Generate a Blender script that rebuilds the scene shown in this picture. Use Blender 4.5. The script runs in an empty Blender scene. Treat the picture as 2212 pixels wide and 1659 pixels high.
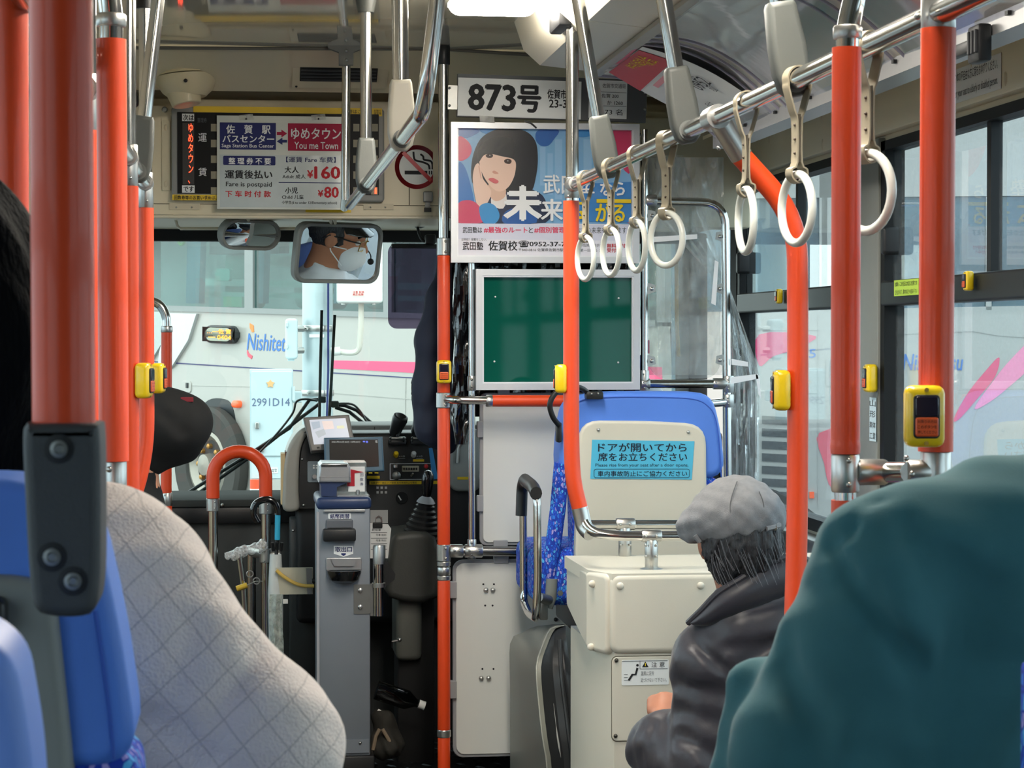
import bpy, bmesh, math, random
import numpy as np
from mathutils import Vector, Matrix, Euler
random.seed(7)
SC = bpy.context.scene
COL = SC.collection
V = Vector
# ------------------------------------------------------------------ camera, sky, exposure
IW, IH, FPX = 2212.0, 1659.0, 4800.0
CAM = V((0.0, 0.0, 1.35))
YAW = math.atan((1106 - 530) / FPX)
PITCH = math.atan(99.5 / math.hypot(FPX, 576))
cd = bpy.data.cameras.new('camera')
cam = bpy.data.objects.new('camera', cd)
COL.objects.link(cam)
cam.location = CAM
cam.rotation_euler = Euler((math.pi / 2 - PITCH, 0, -YAW), 'XYZ')
cd.sensor_width = 36.0
cd.lens = 36.0 * FPX / IW
cd.clip_start = 0.05
cd.clip_end = 300
cd.dof.use_dof = True
cd.dof.focus_distance = 6.6
cd.dof.aperture_fstop = 34.0
SC.camera = cam
RC = cam.rotation_euler.to_matrix()
world = bpy.data.worlds.new('overcast_sky')
SC.world = world
world.use_nodes = True
wb = world.node_tree.nodes['Background']
wb.inputs[0].default_value = (0.95, 0.985, 1.0, 1)
wb.inputs[1].default_value = 2.0
SC.view_settings.view_transform = 'Standard'
SC.view_settings.look = 'None'
SC.view_settings.exposure = 1.05
SC.view_settings.gamma = 1.0
SC.view_settings.use_curve_mapping = False
SC.cycles.max_bounces = 10
SC.cycles.transparent_max_bounces = 24
SC.cycles.sample_clamp_indirect = 6.0
SC.cycles.caustics_reflective = False
SC.cycles.caustics_refractive = False


# ------------------------------------------------------------------ measuring helpers
def ray(px, py):
    return RC @ V(((px - IW / 2) / FPX, -(py - IH / 2) / FPX, -1.0))


def W(px, py, y):            # point of the bus at distance y ahead
    d = ray(px, py)
    return CAM + d * (y / d.y)


def WX(px, py, x):           # point on a lengthwise plane
    d = ray(px, py)
    return CAM + d * (x / d.x)


def ms(y):                   # metres for one pixel at distance y
    return (W(1001, 800, y) - W(1000, 800, y)).length


class Fr:
    """a plane with its own axes: u right, v up, n out of the surface"""
    def __init__(s, O, u, v=None):
        s.O = V(O)
        s.u = V(u).normalized()
        v = V((0, 0, 1)) if v is None else V(v)
        s.v = (v - s.u * v.dot(s.u)).normalized()
        s.n = s.u.cross(s.v)

    def px(s, x, y):
        d = ray(x, y)
        t = (s.O - CAM).dot(s.n) / d.dot(s.n)
        p = CAM + d * t - s.O
        return (p.dot(s.u), p.dot(s.v))

    def pt(s, a, b, c=0.0):
        return s.O + s.u * a + s.v * b + s.n * c

    def P(s, x, y, c=0.0):
        a, b = s.px(x, y)
        return s.pt(a, b, c)

    def rect(s, x0, y0, x1, y1):
        q = [s.px(x0, y0), s.px(x1, y0), s.px(x1, y1), s.px(x0, y1)]
        return ((q[0][0] + q[3][0]) / 2, (q[2][1] + q[3][1]) / 2, (q[1][0] + q[2][0]) / 2, (q[0][1] + q[1][1]) / 2)

    def shift(s, c):
        return Fr(s.O + s.n * c, s.u, s.v)


def FY(y):                   # a plane across the bus, facing the rear
    return Fr((0, y, 0), (1, 0, 0))


def FXR(x):                  # the right side, facing inwards
    return Fr((x, 0, 0), (0, -1, 0))


# ------------------------------------------------------------------ materials
def lin(h):
    h = h.lstrip('#')
    r = []
    for i in (0, 2, 4):
        c = int(h[i:i + 2], 16) / 255
        r.append(c / 12.92 if c <= 0.04045 else ((c + 0.055) / 1.055) ** 2.4)
    return (r[0], r[1], r[2], 1.0)


MATS = {}


def M(name, hexc='808080', rough=0.5, metal=0.0, var=0.06, scale=30.0, bump=0.0, bscale=200.0, coat=0.0, spec=0.5,
      emit=0.0, sheen=0.0, stretch=None, alpha=1.0, hex2=None):
    if name in MATS:
        return MATS[name]
    m = bpy.data.materials.new(name)
    MATS[name] = m
    m.use_nodes = True
    nt = m.node_tree
    b = nt.nodes['Principled BSDF']
    c = lin(hexc)
    tc = nt.nodes.new('ShaderNodeTexCoord')
    mp = nt.nodes.new('ShaderNodeMapping')
    nt.links.new(tc.outputs['Object'], mp.inputs[0])
    if stretch:
        mp.inputs['Scale'].default_value = stretch
    if var > 0:
        nz = nt.nodes.new('ShaderNodeTexNoise')
        nz.inputs['Scale'].default_value = scale
        nz.inputs['Detail'].default_value = 4
        nt.links.new(mp.outputs[0], nz.inputs['Vector'])
        mx = nt.nodes.new('ShaderNodeMix')
        mx.data_type = 'RGBA'
        if hex2:
            c2 = lin(hex2)
            mx.inputs[6].default_value = c
            mx.inputs[7].default_value = c2
        else:
            mx.inputs[6].default_value = tuple(x * (1 - var) for x in c[:3]) + (1,)
            mx.inputs[7].default_value = tuple(min(1, x * (1 + var)) for x in c[:3]) + (1,)
        nt.links.new(nz.outputs[0], mx.inputs[0])
        nt.links.new(mx.outputs[2], b.inputs['Base Color'])
    else:
        b.inputs['Base Color'].default_value = c
    b.inputs['Roughness'].default_value = rough
    b.inputs['Metallic'].default_value = metal
    b.inputs['Specular IOR Level'].default_value = spec
    b.inputs['Coat Weight'].default_value = coat
    b.inputs['Coat Roughness'].default_value = 0.05
    if sheen:
        b.inputs['Sheen Weight'].default_value = sheen
        b.inputs['Sheen Roughness'].default_value = 0.4
    if emit:
        b.inputs['Emission Color'].default_value = c
        b.inputs['Emission Strength'].default_value = emit
    if alpha < 1:
        b.inputs['Alpha'].default_value = alpha
    if bump > 0:
        n2 = nt.nodes.new('ShaderNodeTexNoise')
        n2.inputs['Scale'].default_value = bscale
        n2.inputs['Detail'].default_value = 3
        nt.links.new(mp.outputs[0], n2.inputs['Vector'])
        bp = nt.nodes.new('ShaderNodeBump')
        bp.inputs['Strength'].default_value = bump
        bp.inputs['Distance'].default_value = 0.004
        nt.links.new(n2.outputs[0], bp.inputs['Height'])
        nt.links.new(bp.outputs[0], b.inputs['Normal'])
    return m


def MG(name, tint='FFFFFF', gloss=1.0, rough=0.02, haze=0.0, hazec='FFFFFF', bump=0.0, bscale=12.0, stretch=None, ior=1.45):
    """thin pane: what lies behind shows through the tint, with a mirror reflection on top"""
    if name in MATS:
        return MATS[name]
    m = bpy.data.materials.new(name)
    MATS[name] = m
    m.use_nodes = True
    nt = m.node_tree
    nt.nodes.remove(nt.nodes['Principled BSDF'])
    out = nt.nodes['Material Output']
    tr = nt.nodes.new('ShaderNodeBsdfTransparent')
    tr.inputs[0].default_value = lin(tint)
    gl = nt.nodes.new('ShaderNodeBsdfGlossy')
    gl.inputs['Roughness'].default_value = rough
    gl.inputs[0].default_value = (gloss, gloss, gloss, 1)
    fr = nt.nodes.new('ShaderNodeFresnel')
    fr.inputs[0].default_value = ior
    mx = nt.nodes.new('ShaderNodeMixShader')
    ge = nt.nodes.new('ShaderNodeNewGeometry')
    iv = nt.nodes.new('ShaderNodeMath')
    iv.operation = 'MULTIPLY_ADD'
    iv.inputs[1].default_value = -1.0
    iv.inputs[2].default_value = 1.0
    nt.links.new(ge.outputs['Backfacing'], iv.inputs[0])
    ml = nt.nodes.new('ShaderNodeMath')
    ml.operation = 'MULTIPLY'
    nt.links.new(fr.outputs[0], ml.inputs[0])
    nt.links.new(iv.outputs[0], ml.inputs[1])
    nt.links.new(ml.outputs[0], mx.inputs[0])
    base = tr
    if haze > 0:
        df = nt.nodes.new('ShaderNodeBsdfDiffuse')
        df.inputs[0].default_value = lin(hazec)
        mh = nt.nodes.new('ShaderNodeMixShader')
        nz = nt.nodes.new('ShaderNodeTexNoise')
        nz.inputs['Scale'].default_value = bscale * 2
        nz.inputs['Detail'].default_value = 5
        tc2 = nt.nodes.new('ShaderNodeTexCoord')
        mp2 = nt.nodes.new('ShaderNodeMapping')
        if stretch:
            mp2.inputs['Scale'].default_value = stretch
        nt.links.new(tc2.outputs['Object'], mp2.inputs[0])
        nt.links.new(mp2.outputs[0], nz.inputs['Vector'])
        mr = nt.nodes.new('ShaderNodeMapRange')
        mr.inputs['From Min'].default_value = 0.35
        mr.inputs['From Max'].default_value = 0.75
        mr.inputs['To Min'].default_value = haze * 0.4
        mr.inputs['To Max'].default_value = haze * 1.6
        nt.links.new(nz.outputs[0], mr.inputs[0])
        nt.links.new(mr.outputs[0], mh.inputs[0])
        nt.links.new(tr.outputs[0], mh.inputs[1])
        nt.links.new(df.outputs[0], mh.inputs[2])
        base = mh
    nt.links.new(base.outputs[0], mx.inputs[1])
    nt.links.new(gl.outputs[0], mx.inputs[2])
    nt.links.new(mx.outputs[0], out.inputs[0])
    if bump > 0:
        n2 = nt.nodes.new('ShaderNodeTexNoise')
        n2.inputs['Scale'].default_value = bscale
        n2.inputs['Detail'].default_value = 3
        tc = nt.nodes.new('ShaderNodeTexCoord')
        mp = nt.nodes.new('ShaderNodeMapping')
        if stretch:
            mp.inputs['Scale'].default_value = stretch
        nt.links.new(tc.outputs['Object'], mp.inputs[0])
        nt.links.new(mp.outputs[0], n2.inputs['Vector'])
        bp = nt.nodes.new('ShaderNodeBump')
        bp.inputs['Strength'].default_value = bump
        bp.inputs['Distance'].default_value = 0.02
        nt.links.new(n2.outputs[0], bp.inputs['Height'])
        nt.links.new(bp.outputs[0], gl.inputs['Normal'])
        nt.links.new(bp.outputs[0], fr.inputs['Normal'])
    return m


def mat_pattern(name, base, cols, scale=60.0):
    """blue moquette with an irregular net of lighter cells"""
    m = M(name, base, 0.85, var=0.1)
    nt = m.node_tree
    b = nt.nodes['Principled BSDF']
    tc = nt.nodes.new('ShaderNodeTexCoord')
    mp = nt.nodes.new('ShaderNodeMapping')
    mp.inputs['Scale'].default_value = (1, 1, 0.55)
    nt.links.new(tc.outputs['Object'], mp.inputs[0])
    vo = nt.nodes.new('ShaderNodeTexVoronoi')
    vo.feature = 'DISTANCE_TO_EDGE'
    vo.inputs['Scale'].default_value = scale
    vc = nt.nodes.new('ShaderNodeTexVoronoi')
    vc.inputs['Scale'].default_value = scale
    nt.links.new(mp.outputs[0], vo.inputs['Vector'])
    nt.links.new(mp.outputs[0], vc.inputs['Vector'])
    cr = nt.nodes.new('ShaderNodeValToRGB')
    el = cr.color_ramp.elements
    el[0].position = 0.0
    el[0].color = lin(cols[0])
    el[1].position = 1.0
    el[1].color = lin(cols[-1])
    for i, cc in enumerate(cols[1:-1]):
        e = el.new((i + 1) / (len(cols) - 1))
        e.color = lin(cc)
    cr.color_ramp.interpolation = 'CONSTANT'
    sp = nt.nodes.new('ShaderNodeSeparateColor')
    nt.links.new(vc.outputs['Color'], sp.inputs[0])
    nt.links.new(sp.outputs[0], cr.inputs[0])
    lt = nt.nodes.new('ShaderNodeMath')
    lt.operation = 'GREATER_THAN'
    lt.inputs[1].default_value = 0.09
    nt.links.new(vo.outputs['Distance'], lt.inputs[0])
    mx = nt.nodes.new('ShaderNodeMix')
    mx.data_type = 'RGBA'
    mx.inputs[6].default_value = lin(base)
    nt.links.new(lt.outputs[0], mx.inputs[0])
    nt.links.new(cr.outputs[0], mx.inputs[7])
    nt.links.new(mx.outputs[2], b.inputs['Base Color'])
    return m


# ------------------------------------------------------------------ mesh helpers
class B:
    def __init__(s):
        s.v = []
        s.f = []

    def add(s, vs, fs):
        o = len(s.v)
        s.v += [tuple(p) for p in vs]
        s.f += [[i + o for i in f] for f in fs]
        return s

    def box(s, p0, p1):
        x0, y0, z0 = p0
        x1, y1, z1 = p1
        vs = [(x0, y0, z0), (x1, y0, z0), (x1, y1, z0), (x0, y1, z0), (x0, y0, z1), (x1, y0, z1), (x1, y1, z1), (x0, y1, z1)]
        return s.add(vs, [(0, 3, 2, 1), (4, 5, 6, 7), (0, 1, 5, 4), (1, 2, 6, 5), (2, 3, 7, 6), (3, 0, 4, 7)])

    def rbox(s, p0, p1, bev=0.01, seg=3, mtx=None, taper=None):
        bm = bmesh.new()
        x0, y0, z0 = p0
        x1, y1, z1 = p1
        vs = [bm.verts.new(c) for c in [(x0, y0, z0), (x1, y0, z0), (x1, y1, z0), (x0, y1, z0), (x0, y0, z1), (x1, y0, z1), (x1, y1, z1), (x0, y1, z1)]]
        for f in [(0, 3, 2, 1), (4, 5, 6, 7), (0, 1, 5, 4), (1, 2, 6, 5), (2, 3, 7, 6), (3, 0, 4, 7)]:
            bm.faces.new([vs[i] for i in f])
        if taper:      # scale of the top face about its middle (x, y)
            cx, cy = (x0 + x1) / 2, (y0 + y1) / 2
            for v in vs[4:]:
                v.co.x = cx + (v.co.x - cx) * taper[0]
                v.co.y = cy + (v.co.y - cy) * taper[1]
        bmesh.ops.bevel(bm, geom=list(bm.edges), offset=bev, segments=seg, profile=0.5, affect='EDGES')
        bm.verts.index_update()
        vv = [(mtx @ v.co) if mtx else v.co.copy() for v in bm.verts]
        s.add(vv, [[v.index for v in f.verts] for f in bm.faces])
        bm.free()
        return s

    def prism(s, fr, pts, c0, c1):
        n = len(pts)
        ar = sum(pts[i][0] * pts[(i + 1) % n][1] - pts[(i + 1) % n][0] * pts[i][1] for i in range(n))
        if ar < 0:
            pts = pts[::-1]
        vs = [fr.pt(a, b, c0) for a, b in pts] + [fr.pt(a, b, c1) for a, b in pts]
        fs = [list(range(n - 1, -1, -1)), list(range(n, 2 * n))]
        fs += [[i, (i + 1) % n, n + (i + 1) % n, n + i] for i in range(n)]
        return s.add(vs, fs)

    def pillow(s, fr, pts, c0, c1, bev=0.004, n=3):
        """prism whose front edge is rounded"""
        k = len(pts)
        ar = sum(pts[i][0] * pts[(i + 1) % k][1] - pts[(i + 1) % k][0] * pts[i][1] for i in range(k))
        if ar < 0:
            pts = pts[::-1]
        P = []
        for a, b in pts:
            q = V((a, b))
            if not P or (q - P[-1]).length > 0.35 * bev:
                P.append(q)
        if (P[0] - P[-1]).length < 0.35 * bev:
            P.pop()
        k = len(P)
        nor = []
        for i in range(k):
            e0 = (P[i] - P[i - 1])
            e1 = (P[(i + 1) % k] - P[i])
            t = (e0.normalized() + e1.normalized())
            if t.length < 1e-6:
                t = e1
            t.normalize()
            w_ = V((-t.y, t.x))
            e_ = e1.normalized()
            nor.append(w_ / max(0.55, w_.dot(V((-e_.y, e_.x)))))
        rings = [(0.0, c0), (0.0, c1 - bev)]
        for j in range(1, n + 1):
            a = j / n * math.pi / 2
            rings.append((bev * (1 - math.cos(a)), c1 - bev + bev * math.sin(a)))
        rings.append((bev * 1.08 + 0.0002, c1))
        vs = []
        for ins, c in rings:
            for i in range(k):
                q = P[i] + nor[i] * ins
                vs.append(fr.pt(q.x, q.y, c))
        fs = [list(range(k - 1, -1, -1))]
        for r in range(len(rings) - 1):
            for i in range(k):
                fs.append([r * k + i, r * k + (i + 1) % k, (r + 1) * k + (i + 1) % k, (r + 1) * k + i])
        o = (len(rings) - 1) * k
        ins = rings[-1][0]
        Q = [P[i] + nor[i] * ins for i in range(k)]
        cen = sum(Q, V((0, 0))) / k
        star = all((Q[i] - cen).x * (Q[(i + 1) % k] - cen).y - (Q[i] - cen).y * (Q[(i + 1) % k] - cen).x > -1e-9 for i in range(k))
        if star:
            vs.append(fr.pt(cen.x, cen.y, c1))
            fs += [[o + i, o + (i + 1) % k, len(vs) - 1] for i in range(k)]
        else:
            fs.append([o + i for i in range(k)])
        return s.add(vs, fs)

    def sweep(s, pts, sec, up=None, closed=False, caps=True, scl=None):
        """sweep a closed cross-section (list of 2D points) along a path"""
        pts = [V(p) for p in pts]
        n = len(pts)
        k = len(sec)
        T = []
        for i in range(n):
            if closed:
                t = pts[(i + 1) % n] - pts[i - 1]
            else:
                t = pts[min(i + 1, n - 1)] - pts[max(i - 1, 0)]
            T.append(t.normalized())
        if up is not None:
            N = []
            for t in T:
                q = V(up) - t * V(up).dot(t)
                N.append(q.normalized())
        else:
            q = V((0, 0, 1)) if abs(T[0].z) < 0.9 else V((1, 0, 0))
            q = (q - T[0] * q.dot(T[0])).normalized()
            N = [q]
            for i in range(1, n):
                ax = T[i - 1].cross(T[i])
                if ax.length > 1e-9:
                    q = Matrix.Rotation(T[i - 1].angle(T[i]), 3, ax.normalized()) @ q
                q = (q - T[i] * q.dot(T[i])).normalized()
                N.append(q)
        vs = []
        for i in range(n):
            bi = T[i].cross(N[i])
            z = scl[i] if scl else 1.0
            for a, b in sec:
                vs.append(pts[i] + N[i] * (a * z) + bi * (b * z))
        fs = []
        for i in range(n if closed else n - 1):
            j = (i + 1) % n
            for q in range(k):
                fs.append([i * k + q, i * k + (q + 1) % k, j * k + (q + 1) % k, j * k + q])
        if caps and not closed:
            fs.append(list(range(k - 1, -1, -1)))
            fs.append([(n - 1) * k + q for q in range(k)])
        return s.add(vs, fs)

    def tube(s, pts, r, seg=14, rc=0.0, closed=False, caps=True, scl=None, up=None):
        if rc > 0:
            pts = fillet(pts, rc)
        return s.sweep(pts, circ(r, seg), up, closed, caps, scl)

    def lathe(s, prof, O, axis, seg=20):
        """profile (radius, height) turned about an axis"""
        ax = V(axis).normalized()
        x = V((1, 0, 0)) if abs(ax.x) < 0.9 else V((0, 1, 0))
        x = (x - ax * x.dot(ax)).normalized()
        y = ax.cross(x)
        O = V(O)
        vs = []
        for r, h in prof:
            for i in range(seg):
                a = 2 * math.pi * i / seg
                vs.append(O + ax * h + (x * math.cos(a) + y * math.sin(a)) * max(r, 1e-5))
        fs = []
        for j in range(len(prof) - 1):
            for i in range(seg):
                fs.append([j * seg + i, j * seg + (i + 1) % seg, (j + 1) * seg + (i + 1) % seg, (j + 1) * seg + i])
        fs.append(list(range(seg - 1, -1, -1)))
        fs.append([(len(prof) - 1) * seg + i for i in range(seg)])
        return s.add(vs, fs)

    def ball(s, c, r, seg=16, ring=10, mtx=None):
        if not hasattr(r, '__len__'):
            r = (r, r, r)
        c = V(c)
        vs = []
        for j in range(ring + 1):
            t = math.pi * j / ring
            for i in range(seg):
                a = 2 * math.pi * i / seg
                p = V((r[0] * math.sin(t) * math.cos(a), r[1] * math.sin(t) * math.sin(a), r[2] * math.cos(t)))
                vs.append(c + (mtx @ p if mtx else p))
        fs = []
        for j in range(ring):
            for i in range(seg):
                fs.append([j * seg + i, (j + 1) * seg + i, (j + 1) * seg + (i + 1) % seg, j * seg + (i + 1) % seg])
        return s.add(vs, fs)

    def grid(s, rows, thick=None, n=None):
        """rows of points -> sheet; with thick it gets a second side"""
        nr, nc = len(rows), len(rows[0])
        vs = [V(p) for r in rows for p in r]
        fs = [[i * nc + j, i * nc + j + 1, (i + 1) * nc + j + 1, (i + 1) * nc + j] for i in range(nr - 1) for j in range(nc - 1)]
        if thick:
            k = len(vs)
            off = V(n).normalized() * thick
            vs = vs + [v + off for v in vs]
            fs = fs + [[q + k for q in f[::-1]] for f in fs]
            edge = [i for i in range(nc)] + [i * nc + nc - 1 for i in range(1, nr)] + [(nr - 1) * nc + j for j in range(nc - 2, -1, -1)] + [i * nc for i in range(nr - 2, 0, -1)]
            for i in range(len(edge)):
                a, b = edge[i], edge[(i + 1) % len(edge)]
                fs.append([b, a, a + k, b + k])
        return s.add(vs, fs)


def circ(r, seg=14):
    return [(r * math.cos(2 * math.pi * i / seg), r * math.sin(2 * math.pi * i / seg)) for i in range(seg)]


def fillet(pts, rc, n=7):
    pts = [V(p) for p in pts]
    out = [pts[0]]
    for i in range(1, len(pts) - 1):
        a, b, c = pts[i - 1], pts[i], pts[i + 1]
        d1 = (a - b)
        d2 = (c - b)
        t = min(rc, d1.length * 0.48, d2.length * 0.48)
        p0 = b + d1.normalized() * t
        p2 = b + d2.normalized() * t
        for j in range(n + 1):
            q = j / n
            out.append(p0 * (1 - q) ** 2 + b * (2 * q * (1 - q)) + p2 * q * q)
    out.append(pts[-1])
    return out


def rrect(a0, b0, a1, b1, r, n=5):
    if r <= 0:
        return [(a0, b0), (a1, b0), (a1, b1), (a0, b1)]
    out = []
    for cx, cy, s in ((a1 - r, b0 + r, -90), (a1 - r, b1 - r, 0), (a0 + r, b1 - r, 90), (a0 + r, b0 + r, 180)):
        for i in range(n + 1):
            t = math.radians(s + 90 * i / n)
            out.append((cx + r * math.cos(t), cy + r * math.sin(t)))
    return out


def roundp(pts, rc, n=5):
    """closed 2D outline with its corners rounded"""
    P = [V((x, y, 0)) for x, y in pts]
    k = len(P)
    out = []
    for i in range(k):
        a, b, c = P[i - 1], P[i], P[(i + 1) % k]
        d1, d2 = a - b, c - b
        t = min(rc, d1.length * 0.45, d2.length * 0.45)
        p0, p2 = b + d1.normalized() * t, b + d2.normalized() * t
        for j in range(n + 1):
            q = j / n
            w = p0 * (1 - q) ** 2 + b * (2 * q * (1 - q)) + p2 * q * q
            out.append((w.x, w.y))
    return out


def spline(pts, n=6, closed=False):
    """smooth curve through 2D/3D points (Catmull-Rom)"""
    P = [V(tuple(p) + ((0,) if len(p) == 2 else ())) for p in pts]
    m = len(P)
    out = []
    for i in range(m if closed else m - 1):
        p0 = P[i - 1] if (closed or i > 0) else P[0]
        p1, p2 = P[i], P[(i + 1) % m]
        p3 = P[(i + 2) % m] if closed else P[min(i + 2, m - 1)]
        for j in range(n):
            t = j / n
            out.append(0.5 * ((2 * p1) + (p2 - p0) * t + (2 * p0 - 5 * p1 + 4 * p2 - p3) * t * t + (3 * p1 - p0 - 3 * p2 + p3) * t ** 3))
    if not closed:
        out.append(P[-1])
    if len(pts[0]) == 2:
        return [(p.x, p.y) for p in out]
    return out


# ------------------------------------------------------------------ objects
ORG = {}


def link(o, parent, label, cat, group, kind, org):
    COL.objects.link(o)
    ORG[o.name] = org
    if parent is not None:
        o.parent = parent
    else:
        o.location = org
    if label:
        o['label'] = label
    if cat:
        o['category'] = cat
    if group:
        o['group'] = group
    if kind:
        o['kind'] = kind
    return o


def thing(name, label, cat, loc, group=None):
    o = bpy.data.objects.new(name, None)
    o.empty_display_size = 0.05
    return link(o, None, label, cat, group, None, V(loc))


def obj(name, b, mat, parent=None, label=None, cat=None, group=None, kind=None, smooth=35, org=None):
    """one mesh object built from world-space geometry"""
    vs = np.array([tuple(v) for v in b.v], dtype=np.float64)
    if parent is not None:
        org = ORG[parent.name]
    elif org is None:
        lo, hi = vs.min(0), vs.max(0)
        org = V(((lo[0] + hi[0]) / 2, (lo[1] + hi[1]) / 2, lo[2]))
    vs = vs - np.array(tuple(org))
    me = bpy.data.meshes.new(name)
    me.from_pydata(vs.tolist(), [], b.f)
    me.materials.append(mat)
    if smooth:
        me.polygons.foreach_set('use_smooth', [True] * len(me.polygons))
        if smooth < 180:
            me.set_sharp_from_angle(angle=math.radians(smooth))
    me.update()
    o = bpy.data.objects.new(name, me)
    return link(o, parent, label, cat, group, kind, V(org))


def plate(name, fr, x0, y0, x1, y1, c0, c1, mat, parent=None, r=0.0, **kw):
    a0, b0, a1, b1 = fr.rect(x0, y0, x1, y1)
    return obj(name, B().prism(fr, rrect(a0, b0, a1, b1, r), c0, c1), mat, parent, **kw)


def pad(name, fr, x0, y0, x1, y1, c0, c1, mat, parent=None, r=0.0, bev=0.004, **kw):
    a0, b0, a1, b1 = fr.rect(x0, y0, x1, y1)
    return obj(name, B().pillow(fr, rrect(a0, b0, a1, b1, max(r, bev * 1.45)), c0, c1, bev), mat, parent, **kw)


def poly(name, fr, pts, c0, c1, mat, parent=None, curve=0, **kw):
    if curve:
        pts = spline(pts, curve, True)
    return obj(name, B().prism(fr, [fr.px(x, y) for x, y in pts], c0, c1), mat, parent, **kw)


def frame4(fr, x0, y0, x1, y1, w, c0, c1):
    """mitred picture frame, w in pixels of this plane"""
    a0, b0, a1, b1 = fr.rect(x0, y0, x1, y1)
    i0, j0, i1, j1 = fr.rect(x0 + w, y0 + w, x1 - w, y1 - w)
    b = B()
    for q in ([(a0, b0), (a1, b0), (i1, j0), (i0, j0)], [(a1, b0), (a1, b1), (i1, j1), (i1, j0)],
              [(a1, b1), (a0, b1), (i0, j1), (i1, j1)], [(a0, b1), (a0, b0), (i0, j0), (i0, j1)]):
        b.prism(fr, q, c0, c1)
    return b


def text(s, fr, x0, y0, x1, y1, c, mat, parent, bold=0.0, name='lettering', line=1.0, vertical=False, lean=0.0, flip=False, space=1.0):
    cu = bpy.data.curves.new('type', 'FONT')
    cu.body = '\n'.join(s) if vertical else s
    cu.align_x = 'CENTER' if vertical else 'LEFT'
    cu.resolution_u = 2
    cu.space_line = line
    cu.space_character = space
    cu.shear = lean
    o = bpy.data.objects.new('type', cu)
    me = bpy.data.meshes.new_from_object(o)
    bpy.data.objects.remove(o)
    bpy.data.curves.remove(cu)
    n = len(me.vertices)
    co = np.empty(n * 3)
    me.vertices.foreach_get('co', co)
    co = co.reshape(-1, 3)
    lo, hi = co.min(0), co.max(0)
    a0, b0, a1, b1 = fr.rect(x0, y0, x1, y1)
    u = (co[:, 0] - lo[0]) / max(hi[0] - lo[0], 1e-6)
    w = (co[:, 1] - lo[1]) / max(hi[1] - lo[1], 1e-6)
    a = a0 + u * (a1 - a0)
    b = b0 + w * (b1 - b0)
    P = np.outer(np.ones(n), np.array(fr.pt(0, 0, c))) + np.outer(a, np.array(fr.u)) + np.outer(b, np.array(fr.v))
    bb = B()
    bb.v = [tuple(p) for p in P]
    bb.f = [list(p.vertices) for p in me.polygons]
    bpy.data.meshes.remove(me)
    if bold > 0:      # heavier strokes: the same glyphs again, shifted by a stroke's share
        em = (a1 - a0) / max(hi[0] - lo[0], 1e-6), (b1 - b0) / max(hi[1] - lo[1], 1e-6)
        F0, n0 = list(bb.f), n
        P0 = P.copy()
        for k, (sx, sy) in enumerate(((-1, 0), (1, 0), (0, -1), (0, 1))):
            Q = P0 + np.array(fr.u) * (sx * bold * 1.1 * em[0]) + np.array(fr.v) * (sy * bold * 0.8 * em[1]) + np.array(fr.u.cross(fr.v)) * (0.00012 * (k + 1))
            bb.v += [tuple(p) for p in Q]
            bb.f += [[i + n0 * (k + 1) for i in q] for q in F0]
    return obj(name, bb, mat, parent, smooth=0)


def dup(root, delta, label=None, group=None, mtx=None):
    r = root.copy()
    COL.objects.link(r)
    r.location = root.location + V(delta)
    if mtx:
        r.rotation_euler = mtx
    if label:
        r['label'] = label
    if group:
        r['group'] = group
    for ch in root.children:
        c = ch.copy()
        COL.objects.link(c)
        c.parent = r
        for g in ch.children:
            d = g.copy()
            COL.objects.link(d)
            d.parent = c
    return r


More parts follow.
